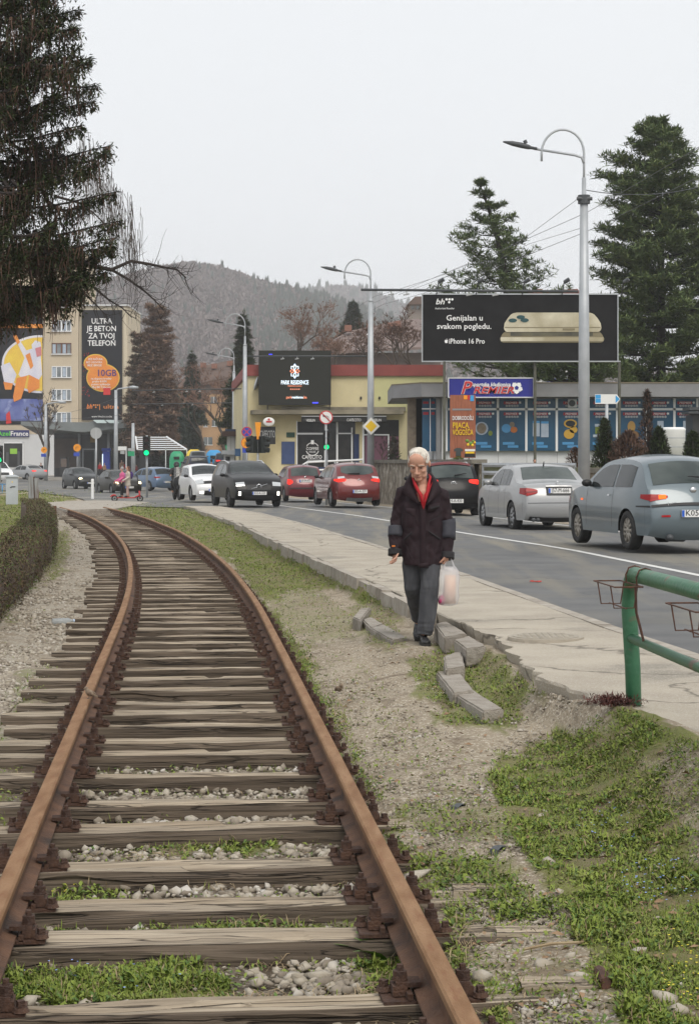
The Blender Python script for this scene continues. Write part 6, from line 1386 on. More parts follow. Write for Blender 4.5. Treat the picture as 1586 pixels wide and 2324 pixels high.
for k in range(4): z = .62+.27*k; mb.tube([(0,0,z), d+Vector((0,0,z))],.07,4,flat=.4)
mb.build('planks', M['galv'], t)
for f in (0,.33,.66,1): MB().tube([d*f+Vector((0,.08,-.1)), d*f+Vector((0,.08,1.5))],.04,6).build('post', M['galv'], t)
# --- cafe
YC = 108.0
MM('cafe_yellow', (.64,.56,.345), (.56,.49,.295), .9, .9, .2, 8, c3=(.40,.33,.17), sc3=.35, lo3=.56, hi3=.8); MM('cafe_pale', (.55,.53,.28), (.50,.48,.25), .8, .9); MM('band_red', (.25,.06,.05), (.20,.045,.04), 1, .7); MM('shop_glass', (.008,.009,.009), (.028,.026,.024), 1.2, .12, spec=.3); MM('awning_black', (.014,.014,.015), rough=.6); MM('ledge', (.27,.24,.18), (.13,.115,.085), .9, .95, .5, 6)
zg = float(zr(YC))
t = thing('cafe_building', 'yellow flat-roofed cafe building with a red band along its roof', 'cafe', P(760,1119,YC+5)); a, b = P(563,828,YC), P(1010,828,YC); zt = a.z; far = P(530,828,YC+24)
def quadwall(name, mat, pts, d): mb = MB(); mb.prism(pts, d); return mb.build(name, mat, t, world=True)
zb2 = P(0,853,YC).z
quadwall('wall', M['cafe_yellow'], [(a.x,YC,zg-.2),(b.x,YC,zg-.2),(b.x,YC+24,zg-.2),(far.x,YC+24,zg-.2)], (0,0,zb2-zg+.2))
quadwall('roof_band', M['band_red'], [(a.x-.15,YC-.2,zb2+.004),(b.x,YC-.2,zb2+.004),(b.x,YC+24,zb2+.004),(far.x-.15,YC+24.1,zb2+.004)], (0,0,zt-zb2))
part('pale_wall', M['cafe_pale'], t, [(850,855,1010,934)], YC, .05, .04)
mb = MB(); zl = P(0,936,YC).z; q = [(P(568,0,YC).x,YC-.05),(P(578,0,YC).x,YC-1.2),(P(915,0,YC).x,YC-1.2),(P(915,0,YC).x,YC-.05)]; mb.prism([(x,y,zl-.12) for x,y in q],(0,0,.24)); mb.build('ledge', M['ledge'], t, world=True)
part('ledge_back', M['ledge'], t, [(640,924,920,934)], YC, .5, .6)
sf = part('shop_front', M['shop_glass'], t, [(674,957,806,1107),(826,953,905,1107)], YC, .06, .02)
part('window_frame', M['frame_white'], t, [(672.5,955,675,1110),(736,960,741,1112),(763,950,767,1112),(797,970,800,1112),(674,982,742,986),(765,982,800,985),(822,950,826,1112),(880,985,883,1112),(826,985,880,988)], YC, .08, .06)
part('aubergine_panel', mk('aubergine',(.14,.06,.09)), t, [(828,990,879,1075),(884,990,904,1075)], YC, .04, .05)
part('menu_board', mk('menu_blue',(.03,.055,.15),(.045,.075,.18),3,.5), t, [(639,1002,669,1053)], YC, .05, .06)
part('name_plate', mk('plate_green',(.02,.06,.04)), t, [(650,981,669,992)], YC, .05, .06); part('blue_base', mk('base_blue',(.015,.03,.09)), t, [(672,1060,800,1115),(803,985,815,1070)], YC, .03, .065)
aw = part('awning', M['awning_black'], t, [(684,945,877,957)], YC-.9, .9, .1); part('awning_edge', M['frame_white'], aw, [(684,943.5,877,945.5)], YC-.9, .9, .15)
text(aw,'CAFECITO',803,956,6.5,YC-.95,M['text_white'],32,0,0,.12); text(aw,'VESELIN',705,956.5,6,YC-.95,M['text_white'],20,.01,0,.12); text(aw,'VESELIN',853,956,6,YC-.95,M['text_white'],24,.01,0,.12)
text(t,'CAFECITO',708,1041,8.5,YC,M['text_white'],45,.02,0,.08); text(t,'COFFEE',709,1021,6.5,YC,M['text_white'],28,.01,0,.08); text(t,'HOUSE',709,1027.5,4.5,YC,M['text_white'],15,0,0,.08); part('underline', M['text_white'], t, [(698,1043.5,731,1044.8)], YC, .02, .08)
mb = MB(); p = P(709,1019,YC); mb.tube([(p.x+.37*math.cos(a),YC-.08,p.z+.37*math.sin(a)) for a in np.linspace(-.3,-PI+.3,14)],.025,5); mb.tube([(p.x+.37*math.cos(a),YC-.08,p.z+.37*math.sin(a)) for a in np.linspace(.45,PI-.45,14)],.025,5); mb.box((p.x,YC-.08,p.z+.40),(.17,.02,.24)); mb.build('cup_emblem', M['text_white'], t, world=True)
hs_ = thing('hanging_sign', 'black hanging sign with thin pale letters at the cafe corner', 'shop sign', P(607,1008,YC-1.5)); pn = part('panel', M['awning_black'], hs_, [(588,968,625,1008)], YC-1.5, .1, 0); text(pn,'CAFECITO',607,993,17,YC-1.5,M['sign_grey'],34,0,0,.02)
hd = thing('round_sign', 'oval white sign with a red emblem above the black hanging sign', 'shop sign', P(610,966,YC-1.7)); mb = MB(); p = P(610,957,YC-1.7); mb.ball(p,(.34,.06,.26),16,8); od = mb.build('panel', M['sign_white'], hd, True, True); part('emblem', M['sign_red'], od, [(604,955,617,958.5),(608,949.5,612.5,953.5)], YC-1.75, .02, .03)
ds_ = thing('satellite_dish', 'grey satellite dish fixed to the side of the video screen', 'satellite dish', P(581,870,YC-.3)); mb = MB(); mb.ball((0,0,0),(.09,.34,.42),14,8,Matrix.Rotation(.25,4,'Y')); mb.build('dish', M['galv'], ds_, True); mb = MB(); mb.tube([(0,0,-.1),(.45,.25,-.05)],.03,6); mb.build('bracket', M['dark_metal'], ds_)
for x in (819,861,903): part('wall_lamp', M['black'], t, [(x-2,900,x+2,906)], YC, .1, .12)
# video screen
t = thing('video_screen', 'dark video screen with a star emblem and glowing lettering on the cafe roof ledge', 'video screen', P(669,918,YC-.9)); YV = YC-.9
MM('screen_dark', (.030,.031,.027), rough=.8, spec=.15); MM('screen_white', (.75,.88,1), em=.9); MM('screen_orange', (.8,.28,.16), em=.75); MM('screen_blue', (.05,.06,1), em=1.2)
sp_ = part('panel', M['screen_dark'], t, [(588,795,750,916)], YV, .35, 0); part('frame', M['black'], t, [(587,915.8,751,918.5),(587,794,588.4,915.8),(749.6,794,751,915.8)], YV, .38, .02)
text(sp_,'PARK RESIDENCE',669,872,9.5,YV,M['screen_white'],62,.01,0,.03); text(sp_,'PREMIUM LIVING',669,877.5,3.5,YV,M['screen_orange'],31,0,0,.03); text(sp_,'park',656,904,6,YV,M['screen_orange'],13,.01,0,.03); text(sp_,'residence',675,904,6,YV,M['screen_white'],25,.015,0,.03); text(sp_,'.ba',692,904,6,YV,M['screen_orange'],8,.01,0,.03)
mb = MB()
for k in range(5): p = P(660+4.7*k,883,YV); mb.box((p.x,YV-.02,p.z),(.06,.02,.06))
mb.build('five_stars', M['screen_orange'], sp_, world=True); mb = MB(); p = P(669,842,YV); u = YV/F
def sg_(pts, r=.9): mb.tube([(p.x+x*u,YV-.03,p.z+y*u) for x,y in pts], r*u, 5)
for s_ in (-1,1):
    sg_([(-8,s_*5),(-8,s_*11),(-3,s_*11),(0,s_*16),(3,s_*11),(8,s_*11),(8,s_*5)]); sg_([(0,s_*16),(-3,s_*8),(0,s_*3),(3,s_*8),(0,s_*16)])
sg_([(-3,4),(3,-4)]); mb.build('star_emblem', M['screen_white'], sp_, world=True)
mb = MB()
for s_ in (-1,1): mb.tube([(p.x+x*u,YV-.03,p.z+y*u) for x,y in ((s_*2,0),(s_*6,4),(s_*11,0),(s_*6,-4),(s_*2,0))], 1.1*u, 5)
mb.build('star_wings', M['screen_orange'], sp_, world=True); part('lit_spot', M['screen_blue'], sp_, [(709,912.5,722,915),(610,803,618,804.5)], YV, .02, .02)
for x in (607,748): part('support', M['black'], t, [(x-1.2,918.5,x+1.2,932)], YV, .1, -.1)
# ramp railing by the cafe
t = thing('ramp_railing', 'white tubular ramp railing in front of the cafe window', 'railing', P(745,1090,YC-6)); Yr = YC-6
for ys in (0,19): mb = MB(); mb.tube([P(660,1064+ys+8,Yr),P(697,1049+ys,Yr),P(823,1043+ys,Yr)],.055,8); mb.build('handrail', M['frame_white'], t, True, True)
for x in (697,760,823): mb = MB(); mb.tube([P(x,1046,Yr),P(x,1112,Yr)],.045,6); mb.build('post', M['galv'], t, True, True)
# ---------------------------------------------------------------- apartment block, shelter shop, far houses
YA = 232.0
MM('render_beige', (.52,.44,.325), (.48,.405,.30), .25, .9, .15, 3); MM('render_light', (.56,.49,.37), (.5,.44,.33), .3, .9); MM('win_glass', (.10,.12,.13), (.22,.24,.25), .6, .15, spec=.8); MM('win_brown', (.14,.06,.035)); MM('ad_black', (.010,.010,.013), (.014,.015,.02), .3, .8, spec=.15); MM('ad_orange', (.75,.27,.03), (.65,.2,.03), .6, .5); MM('ad_yellow', (.75,.55,.06), (.7,.45,.05), .5, .5); MM('ad_white', (.70,.68,.72), (.55,.55,.66), .6, .5); MM('ad_blue', (.05,.07,.28), (.16,.2,.42), .5, .5, c3=(.35,.4,.6), sc3=.7); MM('ad_red', (.55,.03,.03)); MM('store_white', (.55,.56,.57), (.5,.51,.52), .3, .6)
t = thing('apartment_building', 'tall beige apartment block with two huge advertisement banners on its front', 'apartment block', P(150,1085,YA+8))
mb = MB(); wbox(mb,-420,560,178,985,YA,16,0); mb.build('wall', M['render_beige'], t, world=True)
mb = MB(); wbox(mb,178.3,693,289,985,YA,14,-.5); mb.build('stair_wall', M['render_light'], t, world=True); part('roof_slab', M['shop_white'], t, [(176,690,291,693)], YA, 14.5, -.2)
part('side_strip', M['render_light'], t, [(279.5,697,288,985)], YA, .3, -.3)
mb = MB(); wbox(mb,-420,985.5,123,1086,YA,15,.25); mb.build('store_front', M['store_white'], t, world=True)
for k, y in enumerate((673,727,779,832,884,936)):
    for x0, x1, row in ((117.5,162,0),(60,104,1)):
        if row and k > 0: continue
        g = part('window', M['win_glass'], t, [(x0,y,x1,y+24 if k else y+23)], YA, .1, .02); fm = M['win_brown'] if k == 2 else M['frame_white']
        part('frame', fm, g, [(x0,y,x0+1.6,y+23.5),(x1-1.6,y,x1,y+23.5),(x0+10,y,x0+12,y+23.5),(x0+21,y,x0+24,y+23.5),(x0+33,y,x0+35,y+23.5),(x0,y-1,x1,y+.8)], YA, .1, .1)
        part('sill', M['frame_white'], g, [(x0-1,y+23.5,x1+1,y+25.5)], YA, .3, .25)
        part('curtain', M['poster_pale'], g, [(x0+2,y+2,x0+9,y+22),(x0+25,y+2,x0+32,y+22)], YA, .02, .04)
t2 = thing('phone_banner', 'tall black banner with white capitals and orange bubbles on the apartment block', 'banner', P(231,955,YA+.2)); YN = YA+.2
pn = part('panel', M['ad_black'], t2, [(185.5,703,277,953)], YN, .15, 0)
for s_, y, f in (('ULTRA',734,47),('JE BETON',751,67),('ZA TVOJ',767.5,59),('TELEFON',784,63)): text(pn, s_, 231, y, 12.5, YN, M['text_white'], f, .02, 0, .05)
def oval(mb, cx, cy, rx, ry, Y, f, n=26): p = P(cx,cy,Y); u = Y/F; mb.add([(p.x+rx*u*math.cos(2*PI*k/n), Y-f, p.z+ry*u*math.sin(2*PI*k/n)) for k in range(n)],[tuple(range(n))])
mb = MB(); oval(mb,217,824,27,21,YN,.04); oval(mb,234,857,38,32,YN,.05); mb.build('bubble_rim', M['ad_yellow'], pn, world=True)
mb = MB(); oval(mb,217,824,25,19,YN,.07); oval(mb,234,857,36,30,YN,.09); mb.build('bubble', M['ad_orange'], pn, world=True)
text(pn,'10GB',242,853,15,YN,mk('ad_purple',(.06,.03,.16)),42,.02,0,.12)
for s_, x, y, f in (('BEZ RAČUNA',217,817,32),('BEZ UGOVORA',214,824,36),('BEZ BRIGE',215,831,32),('na dopunu kredita',230,861,46),('preko 8 KM',226,867.5,32),('putem aplikacije',229,874,42),('Moj BH Telecom',230,880.5,42)): text(pn, s_, x, y, 4.6, YN, M['text_white'], f, .01, 0, .12)
part('red_tag', M['ad_red'], pn, [(235,880,251,896)], YN, .03, .13)
text(pn,'bh',203,927,11,YN,mk('ad_tangerine',(.8,.22,.03)),13,.02,.2,.05); text(pn,'| ultra',247,927,10,YN,M['ad_orange'],44,0,0,.05); text(pn,'www.bhtelecom.ba',231,947,4.5,YN,M['text_white'],46,0,0,.05)
mb = MB()
for x, y in ((213,919),(217.5,919),(222,919),(217.5,924)): oval(mb,x,y,1.8,1.8,YN,.05,10)
mb.build('logo_dots', M['ad_orange'], pn, world=True)
mb = MB(); rs = random.Random(3)
for k in range(60): x = rs.uniform(186,205); y = rs.uniform(800,900); oval(mb,x,y,rs.uniform(.4,1.1),rs.uniform(.4,1.0),YN,.03,6)
mb.build('sparks', M['ad_red'], pn, world=True)
t2 = thing('dancer_banner', 'huge colourful banner with dancing figures in white and orange at the far left', 'banner', P(40,965,YA)); YN = YA-.1
pn = part('panel', M['ad_black'], t2, [(-140,690,97,963)], YN, .15, 0); part('lower_crowd', M['ad_blue'], pn, [(-140,905,97,955)], YN, .03, .02); part('top_strip', M['ad_orange'], pn, [(-140,735,97,744)], YN, .03, .02)
u = YN/F
mb = MB(); c0 = P(92,826,YN); mb.add([(c0.x+88*u*math.cos(a),YN-.03,c0.z+66*u*math.sin(a)) for a in np.linspace(PI*.52,PI*1.5,30)]+[(P(96.5,0,YN).x,YN-.03,P(0,892,YN).z),(P(96.5,0,YN).x,YN-.03,P(0,760,YN).z)],[tuple(range(32))]); mb.build('ring', M['ad_white'], pn, world=True)
mb = MB(); mb.add([(c0.x+83*u*math.cos(a),YN-.05,c0.z+61*u*math.sin(a)) for a in np.linspace(PI*.52,PI*1.5,30)]+[(P(96.5,0,YN).x,YN-.05,P(0,887,YN).z),(P(96.5,0,YN).x,YN-.05,P(0,765,YN).z)],[tuple(range(32))]); mb.build('disc', M['ad_yellow'], pn, world=True)
def shape(pts, mat, f, name='figure'): mb = MB(); mb.add([(P(x,y,YN).x,YN-f,P(x,y,YN).z) for x,y in pts][::-1],[tuple(range(len(pts)))]); mb.build(name, mat, pn, world=True)
shape([(38,775),(44,770),(60,795),(75,790),(92,800),(96,850),(88,862),(66,850),(50,858),(42,850),(56,812)], M['ad_white'], .08)
shape([(72,782),(80,772),(92,776),(95,792),(84,800),(74,794)], M['ad_white'], .10); shape([(80,790),(94,786),(95,806),(84,810)], mk('ad_pink',(.55,.20,.22)), .12)
shape([(30,762),(36,757),(46,776),(40,782)], M['ad_orange'], .10); shape([(58,806),(68,800),(76,830),(70,838)], M['ad_orange'], .11)
shape([(38,858),(62,852),(56,880),(48,905),(32,912),(30,900)], M['ad_orange'], .10); shape([(66,850),(90,862),(90,880),(66,892),(62,880)], M['ad_orange'], .10)
shape([(2,830),(22,822),(38,850),(30,872),(10,868)], M['ad_white'], .09); shape([(8,866),(30,870),(26,884),(12,884)], M['ad_orange'], .10); shape([(14,940),(22,932),(26,960),(14,962)], M['ad_red'], .06)
shape([(-120,800),(-60,780),(-40,900),(-110,910)], M['ad_white'], .08)
ts = thing('store_sign', 'dark blue store sign with green and white lettering at the far left', 'shop sign', P(0,990,YA-.5)); pn = part('panel', mk('store_navy',(.03,.035,.13)), ts, [(-120,976,66,991)], YA-.5, .2, 0)
text(pn,'Azel',9,988.5,10.5,YA-.5,mk('store_green',(.12,.55,.06)),29,.02,0,.03); text(pn,'France',44,988.5,10.5,YA-.5,M['text_white'],40,.02,0,.03)
t3 = t; g = part('display_window', M['shop_glass'], t3, [(10,1006,52,1060)], YA, .1, .32); part('window_frame', M['frame_white'], g, [(8,1004,10,1062),(52,1004,54,1062),(8,1004,54,1006)], YA, .1, .36); part('green_poster', mk('poster_green',(.25,.5,.05)), g, [(24,1018,40,1030)], YA, .05, .38)
mb = MB()
for x in (18,32,44): wbox(mb,x-3,1024,x+3,1056,YA,.05,.36)
part('mannequin', M['dark_metal'], g, [(15,1026,21,1056),(41,1024,46,1056)], YA, .04, .37)
# shop under the swooping shelter roof
YK = 200.0
MM('shelter_grey', (.20,.22,.22), (.16,.175,.175), .5, .6); MM('shelter_glass', (.38,.45,.44), rough=.2); MM('kiosk_dark', (.025,.026,.028), (.045,.045,.046), .4, .3); MM('wood_panel', (.13,.10,.085), (.10,.08,.07), 1, .7)
t = thing('shelter_roof', 'wide grey canopy roof with upturned glass panels over the dark shops', 'canopy', P(215,1080,YK)); zc = P(0,968,YK).z; x0, x1 = P(66,0,YK).x, P(368,0,YK).x; mb = MB(); n = 24; V = []
for i in range(n+1):
    f = i/n; x = x0+(x1-x0)*f; e = abs(f-.45)/.55; V += [(x,YK-5,P(0,957+(-4 if f > .5 else 0),YK-5).z-.05+.1*e),(x,YK-5.0,P(0,960+20*(1-e**1.3),YK-5).z),(x,YK+6,P(0,985,YK).z),(x,YK+6,P(0,960,YK).z)]
mb.add(V,[(i*4+j,i*4+(j+1)%4,(i+1)*4+(j+1)%4,(i+1)*4+j) for i in range(n) for j in range(4)]+[(3,2,1,0),(n*4,n*4+1,n*4+2,n*4+3)]); mb.build('roof', M['shelter_grey'], t, world=True)
for xa in (212,240,280,304,326): mb = MB(); p = [P(xa,954,YK-5.2),P(xa+24,954,YK-5.2),P(xa+30,960,YK-5.6),P(xa+8,960,YK-5.6)]; mb.prism([Vector(q) for q in p],(0,.06,.06)); mb.build('glass_panel', M['shelter_glass'], t, world=True)
for x in (180,246,305): MB().tube([P(x,968,YK),P(x,1082,YK)],.14,8).build('column', M['galv'], t, True, True)
t = thing('kiosk_shop', 'dark glass-fronted shops under the wide canopy roof', 'shop', P(250,1080,YK+5)); part('wall', M['kiosk_dark'], t, [(123,975,388,1082)], YK+4, 5, 0); part('wood_wall', M['wood_panel'], t, [(124,995,178,1062)], YK+4, .1, .08)
part('doorway', M['black'], t, [(190,1025,214,1080)], YK+4, .1, .08); part('door_frame', M['galv'], t, [(187,1020,190,1082),(214,1020,217,1082),(187,1018,217,1021)], YK+4, .12, .12); part('lit_window', M['wood_panel'], t, [(152,1012,176,1062)], YK+4, .1, .12); part('shop_window', M['shop_glass'], t, [(245,1010,300,1062)], YK+4, .1, .1); part('shop_window', M['shop_glass'], t, [(330,1018,384,1066)], YK+4, .1, .1); part('lit_panel', M['sign_white'], t, [(197,972,202,985),(207,976,233,984)], YK+4, .1, .2); part('yellow_panel', mk('panel_ochre',(.3,.2,.05)), t, [(205,990,216,1004)], YK+4, .1, .1)
text(t,'DOBRO JUTRO  DIVAN I SE',290,1003,5.5,YK+4,M['sign_grey'],50,0,0,.2)
t = thing('ticket_machine', 'blue ticket machine column in front of the dark shops', 'ticket machine', P(241,1080,YK-2)); part('body', M['sign_blue'], t, [(233,1024,249,1064)], YK-2, .6, 0); part('lit_strip', M['screen_white'], t, [(232,1030,234,1058)], YK-2, .5, .05); part('cap', M['sign_blue'], t, [(231,1017,250,1023)], YK-2, .8, .1); part('foot', M['galv'], t, [(236,1064,246,1082)], YK-2, .4, -.1)
t = thing('stop_sign_frame', 'white framed bus stop board beside the pale lamp post', 'bus stop', P(275,1078,170)); part('board', M['sign_white'], t, [(264,1013,286,1022)], 170, .1, 0); part('post', M['frame_white'], t, [(285,1013,287,1075),(263,1013,265,1075)], 170, .08, -.1); g = part('lower_board', M['sign_grey'], t, [(273,1023,283,1030)], 170, .05, .02)
t = thing('green_sign', 'small green and white board on the thin grey post', 'sign', P(297,1078,168)); part('board', M['sign_green'], t, [(290,1024,305,1035)], 168, .1, 0); part('board_head', M['sign_grey'], t, [(290,1017,305,1023)], 168, .1, 0)
t = thing('advert_pillar', 'dark poster pillar standing in front of the wooden shop wall', 'advertising pillar', P(152,1080,195)); part('body', M['kiosk_dark'], t, [(136,1038,153,1078)], 195, 1, 0); part('poster', M['wood_panel'], t, [(138,1041,151,1060)], 195, .05, .04)
MM('concrete_far', (.36,.34,.31), (.30,.28,.25), .8, .9)
mb = MB(); zf = float(zr(190)); p = [(P(96,0,192).x,192),(P(345,0,192).x,192),(P(345,0,240).x,240),(P(60,0,240).x,240)]; mb.prism([(x,y,zf-.2) for x,y in p],(0,0,.45)); struct(mb.build('far_pavement', M['concrete_far']))
# white pergola terrace
t = thing('pergola', 'white slatted pergola roof beside the dark shops', 'pergola', P(370,1075,182)); Yp = 180
for k in range(7): f = k/6; part('slat', M['frame_white'], t, [(308+2*f,991+f*28,378+46*f,993.2+f*28)], Yp-3*f, .3, 0)
for a, b in (((378,991),(424,1020)),((308,991),(312,1020))): MB().tube([P(*a,Yp),P(*b,Yp-3)],.09,6).build('side_rail', M['frame_white'], t, world=True)
for x, y0 in ((424,1020),(376,1018)): part('post', M['frame_white'], t, [(x-.9,y0,x+.9,1080)], Yp-3, .12, 0)
part('glass_wall', M['kiosk_dark'], t, [(385,1020,395,1072),(316,1020,330,1072)], Yp-1, .2, 0)
# recycling containers
for x, y0, mat, lab in ((402,1024,'sign_green','green recycling container beside the pergola'),(441,1020,'ad_yellow','yellow recycling container behind the parked grey car'),(486,1021,'sky_blue_sign','blue recycling container between parked cars')):
    b = P(x,1062,176); w = 1.7 if x != 402 else 1.5; h = b.z*0+H-(y0-HY)*176/F+.42; t = thing('recycling_container', lab, 'recycling container', (b.x,176,-.42), 0, 'bell-shaped recycling containers')
    mb = MB(); mb.loft([[Vector((w/2*r_*math.copysign(abs(math.cos(a))**.6,math.cos(a)), w/2.4*r_*math.copysign(abs(math.sin(a))**.6,math.sin(a)), z)) for a in np.linspace(0,2*PI,17)[:-1]] for z, r_ in ((0,.94),(h*.1,1),(h*.75,1),(h*.93,.78),(h,.45))]); mb.build('shell', M[mat], t, True); mb = MB(); mb.box((0,-w/2.4-.0,h*.78),(w*.35,.1,h*.09)); mb.build('slot', M['black'], t)
# small newspaper kiosk with a dark roof and its blue awning
t = thing('news_kiosk', 'small grey kiosk with a dark overhanging roof left of the cafe', 'kiosk', P(538,1078,128)); part('wall', M['store_white'], t, [(515,988,556,1080)], 128, 4, 0); part('roof', mk('kiosk_roof',(.06,.035,.03)), t, [(506,979,560,990)], 128, 5, .8); part('roof_top', mk('kiosk_blue',(.03,.045,.09)), t, [(512,974,560,979)], 128, 4, .5); part('panel_joint', M['fascia_grey'], t, [(x-.3,990,x+.3,1060) for x in (524,533,542,550)], 128, .05, .03)
t = thing('news_stall', 'small stall with a blue awning and a pale roof beside the grey kiosk', 'stall', P(525,1078,120)); part('wall', M['store_white'], t, [(508,1032,532,1085)], 120, 1.5, 0); part('window', M['shop_glass'], t, [(512,1036,522,1075)], 120, .05, .03); part('roof', M['galv'], t, [(504,1022,534,1031)], 120, 2, .4); part('awning', mk('stall_blue',(.05,.12,.26)), t, [(533,1018,558,1035)], 119, 1.2, 0); part('sign', M['sign_blue'], t, [(549,1017,572,1028)], 118, .1, 0); part('red_panel', M['sign_red'], t, [(507,1045,511,1056)], 120, .05, .05)
# far row house (left) and hillside house (right)
MM('roof_tile', (.125,.082,.066), (.09,.062,.05), .8, .9, .3, 6); MM('roof_tile_grey', (.20,.15,.135), (.15,.115,.105), .7, .9, .3, 5); MM('brick_orange', (.25,.12,.085), (.20,.095,.065), 3, .9); MM('house_orange', (.42,.27,.15), (.36,.23,.13), .4, .9)
YH = 225.0
t = thing('row_house', 'orange row house with a brown pitched roof behind the conifer trees', 'house', P(490,1050,YH)); part('wall', M['house_orange'], t, [(395,880,560,1062)], YH, 10, 0)
mb = MB(); a = [P(398,886,YH-.6), P(560,850,YH-.6), P(560,815,YH+7), P(438,838,YH+7)]; mb.prism([Vector(q) for q in a],(0,0,.25)); mb.build('roof', M['roof_tile'], t, world=True)
mb = MB(); mb.prism([P(395,893,YH-.1),P(560,893,YH-.1),P(560,851,YH-.1),P(400,886,YH-.1)],(0,.1,0)); mb.build('gable_shade', M['wood_panel'], t, world=True)
for x, y in ((461,826),(521,822),(486,828)): part('chimney', M['brick_orange'], t, [(x-6,y-3,x+6,y+8)], YH+4, 1, 0)
for x0,x1,y0,y1 in ((462,471,955,968),(481,493,953,967),(462,482,992,1009),(503,530,990,1015),(428,440,1000,1013),(478,492,900,914)): g = part('window', M['win_glass'], t, [(x0,y0,x1,y1)], YH, .1, .03); part('frame', M['frame_white'], g, [((x0+x1)/2-.5,y0,(x0+x1)/2+.5,y1),(x0-1,y1,x1+1,y1+1.4)], YH, .1, .08)
for x in (457,513): part('downpipe', M['wood_panel'], t, [(x-.7,890,x+.7,1055)], YH, .12, .12)
part('brown_balcony', M['win_brown'], t, [(502,988,531,1016)], YH, .3, .5); tg = thing('green_flag_board', 'upright green board in front of the orange row house', 'sign', P(511,1045,200)); part('board', M['sign_green'], tg, [(506,995,516,1029)], 200, .15, 0); part('lamp', M['white'], tg, [(499,994,512,997)], 199.5, .3, 0); part('leg', M['galv'], tg, [(510,1029,512,1065)], 200, .1, 0)
YG = 190.0
t = thing('hillside_house', 'house with a long reddish tiled roof and brick chimneys on the slope', 'house', P(850,830,YG)); mb = MB(); a = [P(700,806,YG-2),P(1000,790,YG-2),P(1000,725,YG+9),P(905,731,YG+9),P(790,757,YG+9)]; mb.prism([Vector(q) for q in a],(0,0,.25)); mb.build('roof', M['roof_tile_grey'], t, world=True); part('wall', M['wood_panel'], t, [(705,800,1000,880)], YG, 8, 0)
for x, y in ((790,742),(840,738),(888,737),(902,733)): part('chimney', M['brick_orange'], t, [(x-8,y-5,x+8,y+9)], YG+6, 1.5, 0)
for x, y in ((800,772),(818,768),(832,760)): mb = MB(); mb.tube([P(x,y,YG+3),P(x+14,y-6,YG+5)],.14,4,flat=.3); mb.build('skylight', M['sign_white'], t, world=True)
t = thing('upper_house', 'small grey house with a dark roof high behind the billboard', 'house', P(945,720,260)); part('wall', mk('house_grey',(.22,.19,.17)), t, [(928,688,1010,740)], 260, 8, 0); mb = MB(); mb.prism([P(924,690,259),P(942,672,259),P(985,672,259),P(1014,690,259)],(0,10,0)); mb.build('roof', M['roof_tile'], t, world=True)
for x in (936,948): part('window', M['win_glass'], t, [(x-3,694,x+3,702)], 260, .1, .05)
t = thing('far_roof', 'strip of red tiled roof with a chimney seen over the billboard', 'house', P(1230,720,150)); part('wall', M['house_orange'], t, [(1180,672,1320,760)], 150, 6, 0); mb = MB(); mb.prism([P(1175,674,149),P(1190,661,149),P(1310,655,149),P(1330,674,149)],(0,7,0)); mb.build('roof', mk('roof_red',(.22,.07,.05),(.17,.055,.04),1,.9), t, world=True); part('chimney', M['brick_orange'], t, [(1213,655,1231,664)], 148, 1, 0)
t = thing('white_building', 'white building with a lettered board glimpsed under the pines', 'building', P(1260,880,125)); part('wall', M['store_white'], t, [(1225,836,1330,900)], 125, 6, 0); pn = part('board', M['sign_white'], t, [(1238,858,1302,868)], 125, .1, .1); text(pn,'DŽEMIL BG',1270,867,8,125,M['sign_blue'],60,.02,0,.15)
t = thing('white_tank', 'white ribbed water tank behind the shrubs at the right', 'tank', P(1528,1055,62)); b = P(1528,1055,62); mb = MB(); mb.tube([(0,0,0),(0,0,1.15),(0,0,1.2),(0,0,1.26)],[.40,.40,.42,.34],16); mb.build('body', M['white'], t, True)
for z in (.3,.6,.9): mb = MB(); mb.tube([(0,0,z-.012),(0,0,z+.012)],[.405,.405],16); mb.build('band', M['galv'], t)
t = thing('small_shed', 'dark slatted kiosk roof edge at the right border', 'kiosk', P(1600,1050,66)); part('roof', M['dark_metal'], t, [(1562,924,1680,931),(1560,934,1680,939)], 66, 1.5, .3); part('wall', M['kiosk_dark'], t, [(1573,940,1680,1050)], 66, 1.5, 0)
# grey utility box, wooden post and stump at the left
z = -.1
p = P(27,1138,66); t = thing('utility_box', 'grey metal utility cabinet with a pyramid lid beside the lawn', 'utility box', p, .2); MM('box_grey', (.42,.45,.47), (.36,.385,.40), 2, .55); mb = MB(); mb.box((0,0,.38),(.42,.36,.96)); mb.build('cabinet', M['box_grey'], t); mb = MB(); mb.loft([[Vector((x*.25,y*.22,.862)) for x,y in ((-1,-1),(1,-1),(1,1),(-1,1))],[Vector((x*.25,y*.22,.90)) for x,y in ((-1,-1),(1,-1),(1,1),(-1,1))],[Vector((x*.08,y*.08,.96)) for x,y in ((-1,-1),(1,-1),(1,1),(-1,1))]]); mb.build('lid', M['box_grey'], t); mb = MB(); mb.tube([(-.06,-.19,.5),(.0,-.20,.53),(.12,-.19,.53)],.014,6); mb.build('handle', M['black'], t); mb = MB(); mb.add([(-.02,-.184,.68),(.04,-.184,.68),(.01,-.184,.735)],[(0,1,2)]); mb.build('warning_mark', M['sign_yellow'], t)
MM('grey_wood', (.30,.31,.31), (.20,.20,.195), 5, .9, .6, 12, stretch=(3,3,.4), c3=(.13,.075,.05), sc3=3)
